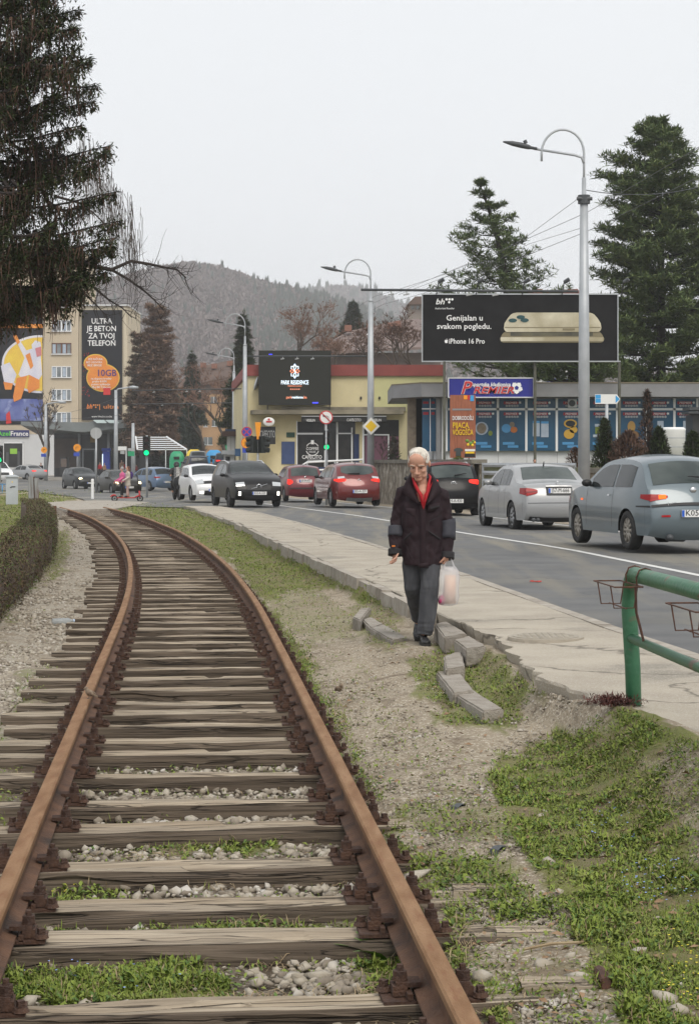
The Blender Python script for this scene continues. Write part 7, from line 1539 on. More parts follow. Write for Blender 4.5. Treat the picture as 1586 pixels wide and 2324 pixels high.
p = P(77,1147,62); t = thing('wooden_post', 'weathered grey twin-beam post standing behind the hedge', 'post', p, .25); mb = MB(); mb.box((-.10,0,.46),(.16,.2,1.02),0,0,-.02); mb.build('beam', M['grey_wood'], t); mb = MB(); mb.box((.09,0,.42),(.14,.18,.98),0,0,-.05); mb.build('beam', M['grey_wood'], t); mb = MB(); mb.box((0,.03,.5),(.06,.1,.9)); mb.build('rusty_plate', M['rust_dark'], t)
p = P(124,1170,57); t = thing('rail_stump', 'short dark rusty stump beside the end of the hedge', 'post', p); mb = MB(); mb.box((0,0,.12),(.11,.09,.36)); mb.box((-.05,0,.1),(.03,.14,.34)); mb.build('stump', M['rust_dark'], t)
t = thing('blue_fence', 'low pale blue tubular fence at the left edge', 'fence', P(5,1125,72)); 
for y in (1099,1118): MB().tube([P(-60,y-1,72),P(20,y,72)],.02,6).build('rail', mk('fence_blue',(.12,.25,.42)) if y == 1099 else M['galv'], t, True, True)
mb = MB()
for k in range(7): MB().tube([P(-40+9*k,1099,72),P(-40+9*k,1120,72)],.018,6).build('bar', M['sky_blue_sign'], t, True, True)
# ---------------------------------------------------------------- small people
def walker(px, py, hpx, Y, label, top, legs, hair=(.05,.035,.025), yaw=0, skirt=None, long=False, rideable=None, arms=.05, z=None, step=.12):
    b = P(px, py, Y); s = hpx*Y/F/1.72; t = thing('person', label, 'person', b, yaw); t.scale = (s,s,s)
    mb = MB(); mb.ball((0,-.01,1.60),(.078,.095,.115),12,9); mb.tube([(0,-.10,1.59),(0,-.115,1.575)],[.014,.016],6); mb.tube([(0,0,1.52),(0,.01,1.36)],[.055,.065],10); mb.tube([(0,.01,1.42),(0,.01,1.2),(0,0,.92)],[.11,.13,.13],12,flat=1.25)
    for sg in (-1,1):
        mb.tube([(sg*.15,.01,1.38),(sg*.21,.02,1.12),(sg*(.21+arms*.3),-.05-arms,.88)],[.055,.045,.034],8); hand(mb,(sg*(.21+arms*.3),-.06-arms,.87),(0,-.2,-1),(0,-1,0),.8,.9)
        mb.tube([(sg*.09,0,.92),(sg*.09,-sg*step*.3-.02,.5),(sg*.09,-sg*step,.06)],[.085,.058,.042],10); mb.tube([(sg*.09,-sg*step+.05,.04),(sg*.095,-sg*step-.12,.035)],[.04,.035],8)
    link('body', fuse(mb,.014,2), M['skin'], t, True)
    hm = mk('hair_colour', hair, tuple(q*.7 for q in hair), 14, .7); mb = MB(); mb.ball((0,.022,1.63),(.088,.098,.105),12,9)
    if long: mb.tube([(0,.06,1.62),(0,.08,1.45),(0,.09,1.33)],[.08,.085,.05],8)
    mb.build('hair', hm, t, True)
    tm = mk('top_cloth', top, tuple(q*.75 for q in top), 7, .85); mb = MB(); zlo = .62 if skirt else .86; mb.tube([(0,0,zlo),(0,0,.95),(0,.01,1.15),(0,.01,1.32),(0,.01,1.44)],[.165,.150,.145,.150,.07],14,flat=1.25)
    for sg in (-1,1): mb.tube([(sg*.11,.01,1.40),(sg*.18,.01,1.36),(sg*.22,.02,1.12),(sg*(.21+arms*.3),-.05-arms,.90)],[.06,.075,.062,.052],10)
    link('jacket', fuse(mb,.018,4,lambda c: .01*mnoise.noise(c*9)), tm, t, True)
    lm = mk('leg_cloth', legs, tuple(q*.8 for q in legs), 7, .85); mb = MB()
    for sg in (-1,1): mb.tube([(sg*.075,0,.94),(sg*.09,-sg*step*.3-.02,.5),(sg*.09,-sg*step,.09)],[.105,.078,.062],10)
    link('trousers', fuse(mb,.018,3), lm, t, True)
    mb = MB()
    for sg in (-1,1): mb.ball((sg*.092,-sg*step-.05,.04),(.048,.13,.045),10,6)
    mb.build('shoes', M['shoe'], t, True); return t
# e-scooter with its two riders
sc_ = GR(289,1137); t = thing('electric_scooter', 'red and black electric kick scooter carrying two riders beside the track', 'scooter', sc_, 0); w_ = .115
for x in (-.56,.56): mb = MB(); n = 20; mb.tube([(x+w_*math.cos(2*PI*k/n),0,w_+w_*math.sin(2*PI*k/n)) for k in range(n+1)],.032,8); o = mb.build('wheel', M['rubber'], t, True); mb = MB(); mb.tube([(x,-.03,w_),(x,.03,w_)],.05,10); mb.build('hub', M['dark_metal'], o)
mb = MB(); mb.box((-.05,0,.15),(.80,.17,.05)); mb.build('deck', mk('scooter_red',(.40,.03,.025),rough=.4), t); mb = MB(); mb.tube([(.34,0,.16),(.46,0,.22),(.52,0,.24)],.035,8); mb.tube([(.56,0,.14),(.52,0,.45)],.035,8); mb.build('fork', M['scooter'] if 'scooter' in M else M['sign_red'], t, True)
mb = MB(); mb.tube([(.52,0,.42),(.43,0,1.12)],.026,8); mb.tube([(.43,-.26,1.14),(.43,.26,1.14)],.02,8); mb.build('handlebar', M['black'], t, True); mb = MB(); mb.tube([(-.74,0,.20),(-.62,0,.27),(-.5,0,.25)],.03,6); mb.build('mudguard', M['sign_red'], t)
u = wm(t) @ Vector((.02,0,.175)); pw_ = walker(296,1130,70,u.y,'woman in a beige coat with a purple backpack riding the red scooter',(.50,.45,.38),(.42,.28,.25),(.12,.05,.03),-1.2,True,True,arms=.35,step=.06); pw_.location = u
mb = MB(); mb.ball((0,.20,1.22),(.15,.10,.21),12,8); o = mb.build('backpack', mk('pack_purple',(.05,.02,.14)), pw_, True)
u = wm(t) @ Vector((-.24,.0,.175)); pc_ = walker(280,1132,68,u.y,'rider in a bright pink jacket and grey woolly hat on the red scooter',(.62,.12,.28),(.012,.012,.014),(.35,.33,.32),-1.2,arms=.3,step=.05); pc_.location = u
mb = MB(); mb.ball((0,.015,1.64),(.10,.11,.105),12,8); mb.ball((0,.02,1.76),(.035,.035,.035),8,6); mb.build('woolly_hat', mk('hat_grey',(.36,.34,.34),(.26,.25,.25),20,.9), pc_, True); mb = MB(); mb.ball((.0,.19,1.2),(.14,.09,.19),10,8); mb.build('backpack', mk('pack_pink',(.5,.22,.5)), pc_, True)
walker(480,1100,58,128,'person in a dark brown jacket seen from behind above the white hatchback',(.035,.018,.016),(.02,.02,.025),yaw=PI,z=0)
walker(1213,1108,66,62,'person with dark brown hair walking behind the silver sedan',(.05,.04,.04),(.03,.03,.035),(.035,.016,.01),.3)
walker(526,1098,44,118,'person by the small stall, half hidden behind the black off-road estate',(.20,.12,.10),(.05,.05,.06),yaw=.6)
for x, y, h_, Yq, c_, lab in ((227,1080,31,196,(.42,.02,.03),'person in a red jacket at the doorway of the dark shops'),(237,1081,30,195,(.36,.22,.13),'person in a tan coat next to the blue ticket machine'),(280,1080,32,194,(.40,.02,.025),'person in a red coat behind the pale lamp post'),(310,1081,27,190,(.35,.05,.06),'person in dull red sitting near the green board'),(276,1078,34,191,(.28,.18,.12),'person in brown waiting at the bus stop board'),(93,1084,34,186,(.02,.02,.025),'person in black behind the silver saloon at the far left')):
    walker(x,y,h_,Yq,lab,c_,(.03,.03,.035),yaw=R.uniform(-1,1))
# motor scooter and rider
ms = GR(402,1133); ms = carat(402,1133,84); t = thing('motor_scooter', 'black motor scooter with a lit headlight and tall windscreen next to the white hatchback', 'motor scooter', ms, .25)
for y, n_ in ((-.62,'wheel'),(.68,'wheel')): mb = MB(); mb.tube([(.0,y+.25*math.cos(2*PI*k/20),.28+.25*math.sin(2*PI*k/20)) for k in range(21)],.07,8); mb.tube([(-.04,y,.28),(.04,y,.28)],.16,12); mb.build(n_, M['rubber'], t, True)
mb = MB(); mb.ball((0,-.42,.75),(.27,.28,.32),14,10); mb.ball((0,-.62,.55),(.13,.2,.12),10,8); mb.ball((0,.15,.42),(.24,.6,.17),12,8); mb.ball((0,.5,.66),(.22,.5,.2),12,8); mb.tube([(-.36,-.3,1.06),(0,-.36,1.08),(.36,-.3,1.06)],.03,6); link('body', fuse(mb,.025,4), paint('scooter_black',(.015,.015,.016),0,.3), t, True)
mb = MB(); V = []
for i in range(7):
    for j in range(6): a = (i-3)/3*.9; f = j/5; V.append((.30*math.sin(a)*(1-.25*f), -.55+.12*(1-math.cos(a))+.22*f, .95+.52*f))
mb.add(V,[(i*6+j,i*6+j+1,(i+1)*6+j+1,(i+1)*6+j) for i in range(6) for j in range(5)]); mb.build('windscreen', mk('screen_tint',(.12,.12,.12),rough=.1,alpha=.75), t, True)
mb = MB(); mb.tube([(.10,-.66,.80),(.10,-.70,.80)],.085,14); mb.build('headlight', M['lamp_lit_warm'], t); mb = MB(); mb.ball((0,.35,.86),(.17,.42,.08),12,8); mb.build('seat', M['rubber'], t, True)
for sg in (-1,1): mb = MB(); mb.tube([(sg*.34,-.3,1.06),(sg*.42,-.36,1.28)],.012,5); mb.ball((sg*.44,-.37,1.30),(.07,.02,.05),8,6); mb.build('wing_mirror', M['black'], t, True)
u = wm(t) @ Vector((0,.22,0)); rp = thing('person', 'motor scooter rider in black with a dark helmet', 'person', u, .25); mb = MB(); mb.ball((0,-.06,1.52),(.08,.1,.12),10,8); mb.tube([(0,0,1.42),(0,.02,1.2),(0,.05,.86)],[.12,.15,.15],12,flat=1.25)
for sg in (-1,1): mb.tube([(sg*.19,0,1.36),(sg*.30,-.16,1.14),(sg*.32,-.46,1.08)],[.06,.05,.04],8); hand(mb,(sg*.32,-.46,1.08),(0,-1,-.1),(0,0,1),1.2); mb.tube([(sg*.1,.05,.86),(sg*.24,-.36,.80),(sg*.22,-.24,.36)],[.09,.07,.05],8); mb.tube([(sg*.22,-.22,.36),(sg*.22,-.38,.34)],[.05,.04],8)
link('body', fuse(mb,.016,2), M['skin'], rp, True); mb = MB(); mb.tube([(0,0,1.46),(0,.02,1.2),(0,.05,.80)],[.11,.18,.175],12,flat=1.25)
for sg in (-1,1): mb.tube([(sg*.14,0,1.38),(sg*.20,0,1.36),(sg*.30,-.16,1.14),(sg*.32,-.42,1.08)],[.07,.08,.07,.055],8); mb.tube([(sg*.1,.05,.86),(sg*.24,-.36,.80),(sg*.22,-.24,.40)],[.115,.09,.07],8)
link('clothes', fuse(mb,.02,3), M['awning_black'], rp, True); mb = MB(); mb.ball((0,-.04,1.57),(.135,.155,.15),14,10); oh = mb.build('helmet', paint('helmet_black',(.03,.03,.032),0,.2), rp, True); mb = MB(); mb.ball((0,-.085,1.55),(.115,.125,.065),12,8); mb.build('visor', M['car_glass_light'], oh, True)
# ---------------------------------------------------------------- trees
MM('bark', (.085,.065,.05), (.05,.038,.03), 6, .95, .6, 12, stretch=(2,2,.4)); MM('bark_dark', (.040,.032,.028), (.025,.02,.018), 5, .95); MM('twig_brown', (.12,.07,.048), (.07,.042,.033), 3, .9); MM('twig_red', (.20,.115,.08), (.13,.08,.06), 2, .9); MM('twig_grey', (.085,.07,.06), (.06,.05,.045), 3, .9)
MM('spruce_needle', (.028,.036,.016), (.046,.052,.021), 1.3, .7, spec=.2); MM('spruce_tip', (.050,.072,.022), (.035,.055,.02), 2, .7, spec=.2); MM('pine_needle', (.062,.098,.036), (.10,.138,.048), .9, .65, spec=.25); MM('pine_light', (.145,.175,.062), (.105,.14,.048), 1.1, .65, spec=.25); MM('fir_blue', (.055,.085,.070), (.085,.115,.095), .8, .75); MM('larch_brown', (.27,.175,.12), (.17,.12,.085), .6, .9)
class Leaves:
    def __init__(s): s.p = []; s.az = []; s.ti = []; s.ln = []; s.wd = []
    def add(s, p, az, ti, ln, wd): s.p.append(tuple(p)); s.az.append(az); s.ti.append(ti); s.ln.append(ln); s.wd.append(wd)
    def build(s, name, mats, probs, parent, droop=.15, mid=.5):
        pos = np.array(s.p)-np.array(wm(parent).translation); o = blades(name, pos, np.array(s.az), np.array(s.ti), np.array(s.ln), np.array(s.wd), [M[m] for m in mats], probs, droop, mid); del o['kind']; o.parent = parent; return o
def strands(name, lines, r, mat, parent):
    """many thin three-sided strands in one mesh"""
    mb = MB(); off = wm(parent).translation
    for pts in lines:
        n = len(pts); mb.tube([Vector(p)-off for p in pts], [r*(1-.7*i/(n-1)) for i in range(n)], 3, cap=False)
    return mb.build(name, mat, parent)
# --- big weeping spruce at the left
YT = 30.0
b = P(-190,1047,YT); b.z = -.1; t = thing('spruce_tree', 'huge dark spruce with drooping brown-twigged branches filling the upper left corner', 'tree', b); mb = MB(); mb.tube([(0,0,0),(0,0,6),(.1,0,14),(0,0,19)],[.42,.34,.18,.04],12); mb.build('trunk', M['bark'], t, True)
tips = [(185,-40,0),(178,10,.3),(150,75,-.6),(110,100,.8),(206,130,0),(168,140,-.9),(209,215,.5),(196,290,-.3),(150,330,1.2),(252,330,0),(225,400,-1.0),(264,430,.2),(276,500,0),(240,540,1.1),(272,545,-.4),(236,610,.5),(205,640,-.6),(165,625,.4),(125,640,-.3),(60,655,.6),(15,650,-.8),(90,575,-1.6),(40,420,-1.8),(60,200,-1.7),(90,40,-1.6),(100,520,-2.0),(20,300,-2.4),(10,560,-2.4)]
LV = Leaves(); LT = Leaves(); hang = []; limbs = []
def spruce_branch(base, tip, sag, n_tw, rs):
    base, tip = Vector(base), Vector(tip); pts = []
    for i in range(13):
        s = i/12; p = base.lerp(tip, s); p.z -= sag*math.sin(PI*min(1,s*1.02))**.9*(1.1-.5*s); pts.append(p)
    limbs.append(pts); L = (tip-base).length; d = (tip-base); d.z = 0; d.normalize(); sd = Vector((-d.y,d.x,0))
    for k in range(n_tw):
        s = .22+.78*rs.random()**.85; i = min(11,int(s*12)); f = s*12-i; q = pts[i].lerp(pts[i+1],f); w = rs.gauss(0,.28)*(1.15-s); q = q+sd*w; q.z -= abs(w)*.25
        ln = rs.uniform(.16,.62)*(1.25-.95*s); m = max(5,int(ln/.032)); sw = Vector((rs.gauss(0,.07),rs.gauss(0,.07),0))
        green_ = rs.random() < .45+.55*max(0,(s-.35)/.65)
        if not green_ or rs.random() < .35: hang.append([q, q+sw*.5+Vector((0,0,-ln*.7)), q+sw+Vector((0,0,-ln*1.3))])
        if green_:
            for j in range(m):
                f = (j+rs.random())/m; z = q+sw*f+Vector((0,0,-ln*f)); LV.add(z, rs.uniform(0,2*PI), rs.uniform(-1.1,.5), rs.uniform(.06,.12), .034)
    for k in range(90):   # dense bottle-brush tip
        s = .70+.30*rs.random(); i = min(11,int(s*12)); q = pts[i].lerp(pts[i+1],s*12-i)
        LT.add(q+Vector((rs.gauss(0,.03),rs.gauss(0,.03),rs.gauss(0,.025))), math.atan2(d.y,d.x)+rs.uniform(-1.3,1.3), rs.uniform(-.3,1.1), rs.uniform(.07,.13), .026)
rs = random.Random(5)
for x, y, dy in tips:
    tp = P(x,y,YT); tp.y += dy; L = abs(tp.x-b.x); spruce_branch((b.x, b.y+dy*.1, tp.z+.25+.08*L), tp, .30+.10*L, 190, rs)
    for q in range(2):   # side fronds
        f = rs.uniform(.45,.8); ba = Vector((b.x+(tp.x-b.x)*f, b.y+dy*f, tp.z-.15)); e = ba+Vector((rs.uniform(.35,.9), rs.choice((-1,1))*rs.uniform(.3,.9), rs.uniform(-.15,.2))); spruce_branch(ba, e, .18, 70, rs)
for k in range(44):
    z = rs.uniform(4.5,13); a = rs.uniform(PI*.6,PI*2.2); L = (3.9-.17*z)*rs.uniform(.8,1.05); spruce_branch((b.x,b.y,z+.3), (b.x+L*math.cos(a), b.y+L*math.sin(a), z), .6, 110, rs)
LV.build('needles', ['spruce_needle','spruce_tip'], [.85,.15], t); LT.build('needle_tips', ['spruce_needle','spruce_tip'], [.5,.5], t); strands('hanging_twigs', hang, .009, M['twig_brown'], t)
mb = MB()
for p in limbs: mb.tube([q-b for q in p], [.035*(1-i/13)+.006 for i in range(13)], 5)
mb.build('limbs', M['bark_dark'], t)
# --- bare weeping tree reaching out from behind it
YQ = 36.0
b = P(-260,1047,YQ); b.z = -.1; t = thing('bare_tree', 'bare tree with crooked dark branches reaching out beside the big spruce', 'tree', b); mb = MB(); rs = random.Random(8)
tw = []
def Dl(pts, dy=0): return [P(x,y,YQ)+Vector((0,dy,0)) for x,y in pts]
mains = [([(-260,700),(-60,610),(90,570),(175,585),(219,606),(256,613),(300,594),(338,600),(375,608),(403,613),(424,632)],.055),([(219,606),(256,613),(294,635),(328,660),(352,682),(368,700)],.03),([(90,570),(150,610),(188,628),(219,656),(250,682),(280,700),(302,722)],.03),([(150,610),(185,660),(215,690),(240,716)],.02),([(120,440),(175,455),(210,480),(250,520)],.025),([(-200,560),(0,430),(120,440)],.05)]
for pts, r in mains:
    q = Dl(pts, rs.uniform(-.3,.3)); mb.tube([v-b for v in q], [r*(1-.85*i/(len(q)-1))+.004 for i in range(len(q))], 6)
    for k in range(len(q)*4):
        i = rs.randrange(max(1,len(q)//3),len(q)); p = q[i].lerp(q[i-1],rs.random()); a = rs.uniform(-.6,1.4) if rs.random() < .6 else rs.uniform(-1.6,-.3); L = rs.uniform(.25,.75); l = [p]
        for j in range(4): a += rs.uniform(-.35,.5); l.append(l[-1]+Vector((math.cos(a),rs.uniform(-.5,.5),math.sin(a)))*L/4)
        tw.append(l)
        if rs.random() < .6: c = l[2]; tw.append([c, c+Vector((rs.uniform(-.05,.15),0,rs.uniform(.05,.2))), c+Vector((rs.uniform(-.05,.25),0,rs.uniform(.1,.3)))])
mb.build('branches', M['bark_dark'], t); strands('twigs', tw, .0075, M['bark_dark'], t)
hang = []
for k in range(190):
    u = rs.random(); x = 175+130*u**.8+rs.gauss(0,8); y0 = 320+190*u+rs.uniform(-40,60); n = rs.randint(5,9); p = P(x,y0,YQ)+Vector((0,rs.uniform(-1,1),0)); l = [p]
    for j in range(n): l.append(l[-1]+Vector((rs.gauss(.006,.018),0,-rs.uniform(.10,.26))))
    hang.append(l)
strands('weeping_strands', hang, .0058, M['twig_grey'], t)
# --- white pines on the right
def pine(label, pts, Y, env, seed, nwh, mats=('pine_needle','pine_light'), probs=(.6,.4), tsz=.34, sparse=1.0, rise=.35, name='pine_tree'):
    """pts: trunk outline from the top down (photo units); env(f) -> (left,right) half widths in photo units, f=0 at the top"""
    rs = random.Random(seed); tr = [P(x,y,Y) for x,y in pts]; b = tr[-1].copy(); t = thing(name, label, 'tree', b); u = Y/F; H0 = tr[0].z-b.z
    mb = MB(); n = len(tr); mb.tube([p-b for p in tr[::-1]], [.24*(1-i/(n-1))+.03 for i in range(n)], 8); mb.build('trunk', M['bark_dark'], t, True); LV = Leaves(); mb = MB()
    def at(f):
        y = pts[0][1]+(pts[-1][1]-pts[0][1])*f
        for p, q in zip(pts, pts[1:]):
            if p[1] <= y <= q[1]: return P(p[0]+(q[0]-p[0])*(y-p[1])/(q[1]-p[1]), y, Y)
        return tr[-1]
    for w in range(nwh):
        f = (w+.3)/nwh; c = at(f); el, er = env(f)
        nb = max(4,int((6 if f > .15 else 5)*min(sparse,1.3)+rs.random()))
        for k in range(nb):
            a = 2*PI*k/nb+rs.uniform(-.4,.4); R_ = (er if math.cos(a) > 0 else el)*u; L = R_*rs.uniform(.55,1.08)
            if L < .15: continue
            d = Vector((math.cos(a), math.sin(a), 0)); m = 8; line = []
            for i in range(m+1): s = i/m; line.append(c+d*L*s+Vector((0,0,L*(rise*s*s-.12*s+5*max(0,.16-f)*s)+rs.uniform(-.03,.03)*s)))
            mb.tube([q-b for q in line], [.05*(1-.85*i/m)*(.5+f) for i in range(m+1)], 4, cap=False)
            for q in range(int((16+46*L/3)*sparse)):
                s = .30+.70*rs.random()**.7; i = min(m-1,int(s*m)); p = line[i].lerp(line[i+1],s*m-i); sp = (.12+.22*(1-abs(s-.6)))*min(1,L/1.6); p = p+Vector((rs.gauss(0,sp),rs.gauss(0,sp),rs.gauss(.05,.32*sp)))
                ba = rs.uniform(0,2*PI)
                for j in range(8): LV.add(p, ba+j*PI/4+rs.uniform(-.3,.3), rs.uniform(-.2,1.2), tsz*rs.uniform(.6,1.25), tsz*.21)
    for k in range(10): LV.add(tr[0]+Vector((rs.gauss(0,.06),0,-rs.random()*.5)), rs.uniform(0,6.3), rs.uniform(.3,1.4), tsz, tsz*.17)
    mb.build('limbs', M['bark_dark'], t); LV.build('crown', mats, list(probs), t, .1); return t
lerp = np.interp
pine('tall dense dark green pine behind the billboard, tallest tree at the right', [(1492,284),(1497,420),(1500,640),(1500,1050)], 92, lambda f: (lerp(f,[0,.06,.12,.2,.33,.45,.6,.8,1],[10,55,102,135,148,165,185,175,70]), lerp(f,[0,.06,.15,.3,.5,.8,1],[10,55,95,140,185,205,90])), 3, 24, tsz=.36, sparse=1.45)
pine('sparse leaning pine with a thin top rising behind the black billboard', [(1088,416),(1108,470),(1132,550),(1150,650),(1165,880)], 100, lambda f: (lerp(f,[0,.1,.2,.28,.38,.45,.55,.75,.95,1],[8,34,70,105,145,110,175,190,165,50]), lerp(f,[0,.1,.22,.35,.5,.6,.8,1],[7,26,50,78,115,130,165,70])), 9, 17, tsz=.34, sparse=.75, rise=.42)
pine('dark pine whose lower boughs show between the billboard and the shop roof', [(1300,712),(1300,875)], 84, lambda f: (lerp(f,[0,.4,1],[20,130,170]), lerp(f,[0,.4,1],[20,100,130])), 14, 10, probs=(.9,.1))
def conifer(label, x, y0, y1, Y, hw_, seed, mats, probs, tsz, nwh=18, droop=-.25, sparse=1.0, name='conifer_tree', topf=.02):
    return pine(label, [(x,y0),(x,(y0+y1)/2),(x,y1)], Y, lambda f: (lerp(f,[0,1],[hw_*topf,hw_]),)*2, seed, nwh, mats, probs, tsz, sparse, droop, name)
conifer('dark spruce rising behind the cafe corner lamp', 553,707,1000,165,58,21,('spruce_needle','spruce_tip'),(.6,.4),.5,22,sparse=1.4)
conifer('dark spruce on the slope above the tiled roof, right of the cafe screen', 801,684,800,225,45,22,('spruce_needle','fir_blue'),(.7,.3),.6,14,sparse=1.4)
conifer('bluish spruce behind the white pergola', 392,868,1062,205,60,23,('fir_blue','spruce_needle'),(.6,.4),.42,20,sparse=1.4)
conifer('dark spruce leaning over the pergola from the right', 432,940,1055,210,50,24,('spruce_needle','fir_blue'),(.7,.3),.45,14,sparse=1.3)
conifer('small dark conifer beyond the brown larch', 436,798,960,215,36,25,('spruce_needle','fir_blue'),(.8,.2),.55,14,sparse=1.3)
conifer('tall reddish brown larch between the apartment block and the hill', 356,712,1040,185,66,26,('larch_brown','twig_red'),(.6,.4),.5,24,.3,1.0,'larch_tree',.35)
conifer('second reddish brown larch just right of the apartment block', 318,770,1040,190,50,27,('larch_brown','spruce_needle'),(.75,.25),.5,20,.3,1.0,'larch_tree',.3)
# --- bare deciduous trees
def bare(label, x, yb, yt, Y, spread, seed, mat='twig_red', depth=6, lean=0, fine=3, r0=.16, pods=0, name='bare_tree', split=.42):
    rs = random.Random(seed); b = P(x,yb,Y); Ht = (yb-yt)*Y/F; t = thing(name, label, 'tree', b); mb = MB(); tw = []; LV = Leaves(); pr = Y/PXR
    def grow(p, d, L, r, k):
        n = 3; pts = [p]; dd = d.copy()
        for i in range(n): dd = (dd+Vector((rs.gauss(0,.12),rs.gauss(0,.12),rs.gauss(.03,.08)))).normalized(); pts.append(pts[-1]+dd*L/n)
        if k <= 2: tw.append([q for q in pts])
        else: mb.tube([q-b for q in pts], [r*(1-.35*i/n) for i in range(n+1)], 5, cap=False)
        if k == 0:
            for j in range(pods): LV.add(pts[-1]+Vector((rs.gauss(0,.25),rs.gauss(0,.25),rs.gauss(0,.25))), rs.uniform(0,6.3), rs.uniform(-1,1), 1.6*pr*rs.uniform(.6,1.5), 1.2*pr)
            return
        for j in range(2+(rs.random() < .55)+(fine if k == 1 else 0)):
            ax = Vector((rs.gauss(0,1),rs.gauss(0,1),rs.gauss(0,.35))).normalized(); nd = (dd+ax*spread*rs.uniform(.45,1.0)); nd.z = nd.z*.9+.12; grow(pts[-1] if j or k < 3 else pts[2], nd.normalized(), L*rs.uniform(.62,.85), r*.62, k-1)
    base = Ht*(1-.72)/(1-.72**(depth+1))*.98
    grow(b, Vector((lean,0,1)).normalized(), base*1.15, r0, depth); mb.build('trunk', M['bark'], t, True); strands('twigs', tw, max(.010,.34*pr), M[mat], t)
    if pods: LV.build('foliage', [mat], None, t)  # seed pods scattered around the twig ends, not leaves
    return t
bare('bare tree with brown seed pods behind the video screen', 655,900,695,165,.75,31,'twig_red',6,0,3,.2,2)
bare('bare brown tree on the slope right of the one with seed pods', 720,900,755,168,.8,32,'twig_red',6,.1,3,.18,1)
bare('bare brown tree in front of the long tiled roof', 770,880,770,155,.85,33,'twig_red',6,0,3,.15,1)
bare('bare thicket tree left of the billboard edge', 905,880,735,140,.85,34,'twig_brown',6,0,3,.15,1)
bare('bare thicket tree touching the billboard', 950,870,720,150,.8,35,'twig_brown',6,-.1,3,.15,1)
bare('bare tree in front of the row house', 512,1045,860,185,.85,36,'twig_red',6,0,3,.22)
bare('bare brown tree left of the row house', 462,1040,850,195,.85,37,'twig_red',6,0,1,.2,1)
bare('bare brown tree by the cafe corner', 545,1045,880,190,.8,38,'twig_red',6,0,3,.2,1)
bare('bare tree with a forked trunk in front of the white store at the far left', 103,1080,925,188,.7,39,'twig_grey',6,0,1,.26)
bare('bare brown tree right of the larch trees', 415,1020,835,220,.85,40,'twig_red',6,0,3,.2,1)
bare('leafless shrub in front of the aubergine shop panels', 868,1075,985,85,.8,41,'bark_dark',5,0,2,.05)
bare('bare tree standing behind the second street lamp on the slope', 830,860,760,158,.85,43,'twig_brown',6,0,3,.15,1)
# --- shrubs on the terrace
def shrub(label, x, yb, yt, Y, hw_, seed, mats, probs, n, tsz, cone=True, name='shrub', up=(.3,1.4)):
    rs = random.Random(seed); b = P(x,yb,Y); u = Y/F; Ht = (yb-yt)*u; t = thing(name, label, 'shrub', b); LV = Leaves(); mb = MB()
    for k in range(7): a = rs.uniform(0,6.3); mb.tube([(0,0,0),(hw_*u*.35*math.cos(a),hw_*u*.35*math.sin(a),Ht*.45),(hw_*u*.5*math.cos(a),hw_*u*.5*math.sin(a),Ht*.8)],[.03,.018,.008],5)
    mb.build('stems', M['bark_dark'], t)
    for k in range(n):
        f = rs.random(); R_ = hw_*u*((1-f)**.7 if cone else math.sin(PI*min(.96,.15+.85*f)))*rs.random()**.4; a = rs.uniform(0,6.3); lump = .8+.45*mnoise.noise((a*1.3,f*5,seed)); p = b+Vector((R_*lump*math.cos(a),R_*lump*math.sin(a),Ht*f)); LV.add(p, a+rs.uniform(-.8,.8), rs.uniform(*up), tsz*rs.uniform(.6,1.3), tsz*.28)
    LV.build('foliage', mats, list(probs), t); return t
shrub('dark green conical juniper right of the nearest lamp', 1372,1066,955,56,34,51,('spruce_needle','pine_needle'),(.7,.3),2600,.16)
shrub('dark green juniper in the middle of the terrace shrubs', 1495,1066,975,56.5,40,52,('spruce_needle','pine_needle'),(.7,.3),2600,.16)
shrub('dark green juniper at the right border of the terrace', 1572,1066,985,55,36,53,('spruce_needle','pine_needle'),(.6,.4),2400,.16)
shrub('spreading reddish brown bare bush among the junipers', 1425,1066,985,55.5,52,54,('twig_red','twig_brown'),(.5,.5),2400,.17,False)
shrub('tall thin reddish bush rising in front of the poster windows', 1468,1066,890,57,26,55,('twig_red','bark_dark'),(.5,.5),1300,.16,True)
shrub('low reddish bush beside the foot of the nearest lamp', 1305,1066,1020,58,22,56,('twig_red','twig_brown'),(.5,.5),500,.14,False)
shrub('low green plant on top of the stone wall behind the man', 1040,1049,1038,66,18,57,('leaf','leaf_dark'),(.5,.5),260,.10,False)
shrub('evergreen bush beside the hanging planter posts of the cafe', 893,1060,995,100,14,58,('spruce_needle','bark_dark'),(.6,.4),500,.25,False)
# --- hedge
hb_ = (xl(24.)-1.9, 24.0); t = thing('hedge', 'low clipped brown-green hedge curving along the left side of the track', 'hedge', (float(hb_[0]),24.0,-.25)); Ys = np.concatenate([np.arange(17.5,40,.5),np.arange(40,57,1.0)])
MM('hedge_leaf', (.125,.11,.045), (.085,.085,.032), 3, .85, c3=(.13,.085,.045), sc3=1.6, lo3=.48, hi3=.62); MM('hedge_brown', (.085,.055,.035), (.055,.036,.025), 4, .9)
mb = MB(); V = []
for Y in Ys:
    xe = float(xl(Y))-1.38; o = (float(vn(Y,0,.9,3))-.5)*.16; h = .38+(float(vn(Y,4,.7,3))-.5)*.10; V += [(xe+o-.06,Y,-.3),(xe+o-.02,Y,h*.4),(xe+o-.08,Y,h-.06),(xe+o-.22,Y,h-.03),(xe+o-.50,Y,h-.03),(xe+o-.60,Y,h-.08),(xe+o-.62,Y,-.3)]
n = 7; mb.add(V,[(i*n+j,(i+1)*n+j,(i+1)*n+j+1,i*n+j+1) for i in range(len(Ys)-1) for j in range(n-1)]+[tuple(range(n)),tuple((len(Ys)-1)*n+j for j in range(n))[::-1]]); mb.build('inner_branches', M['hedge_brown'], t, True, True)
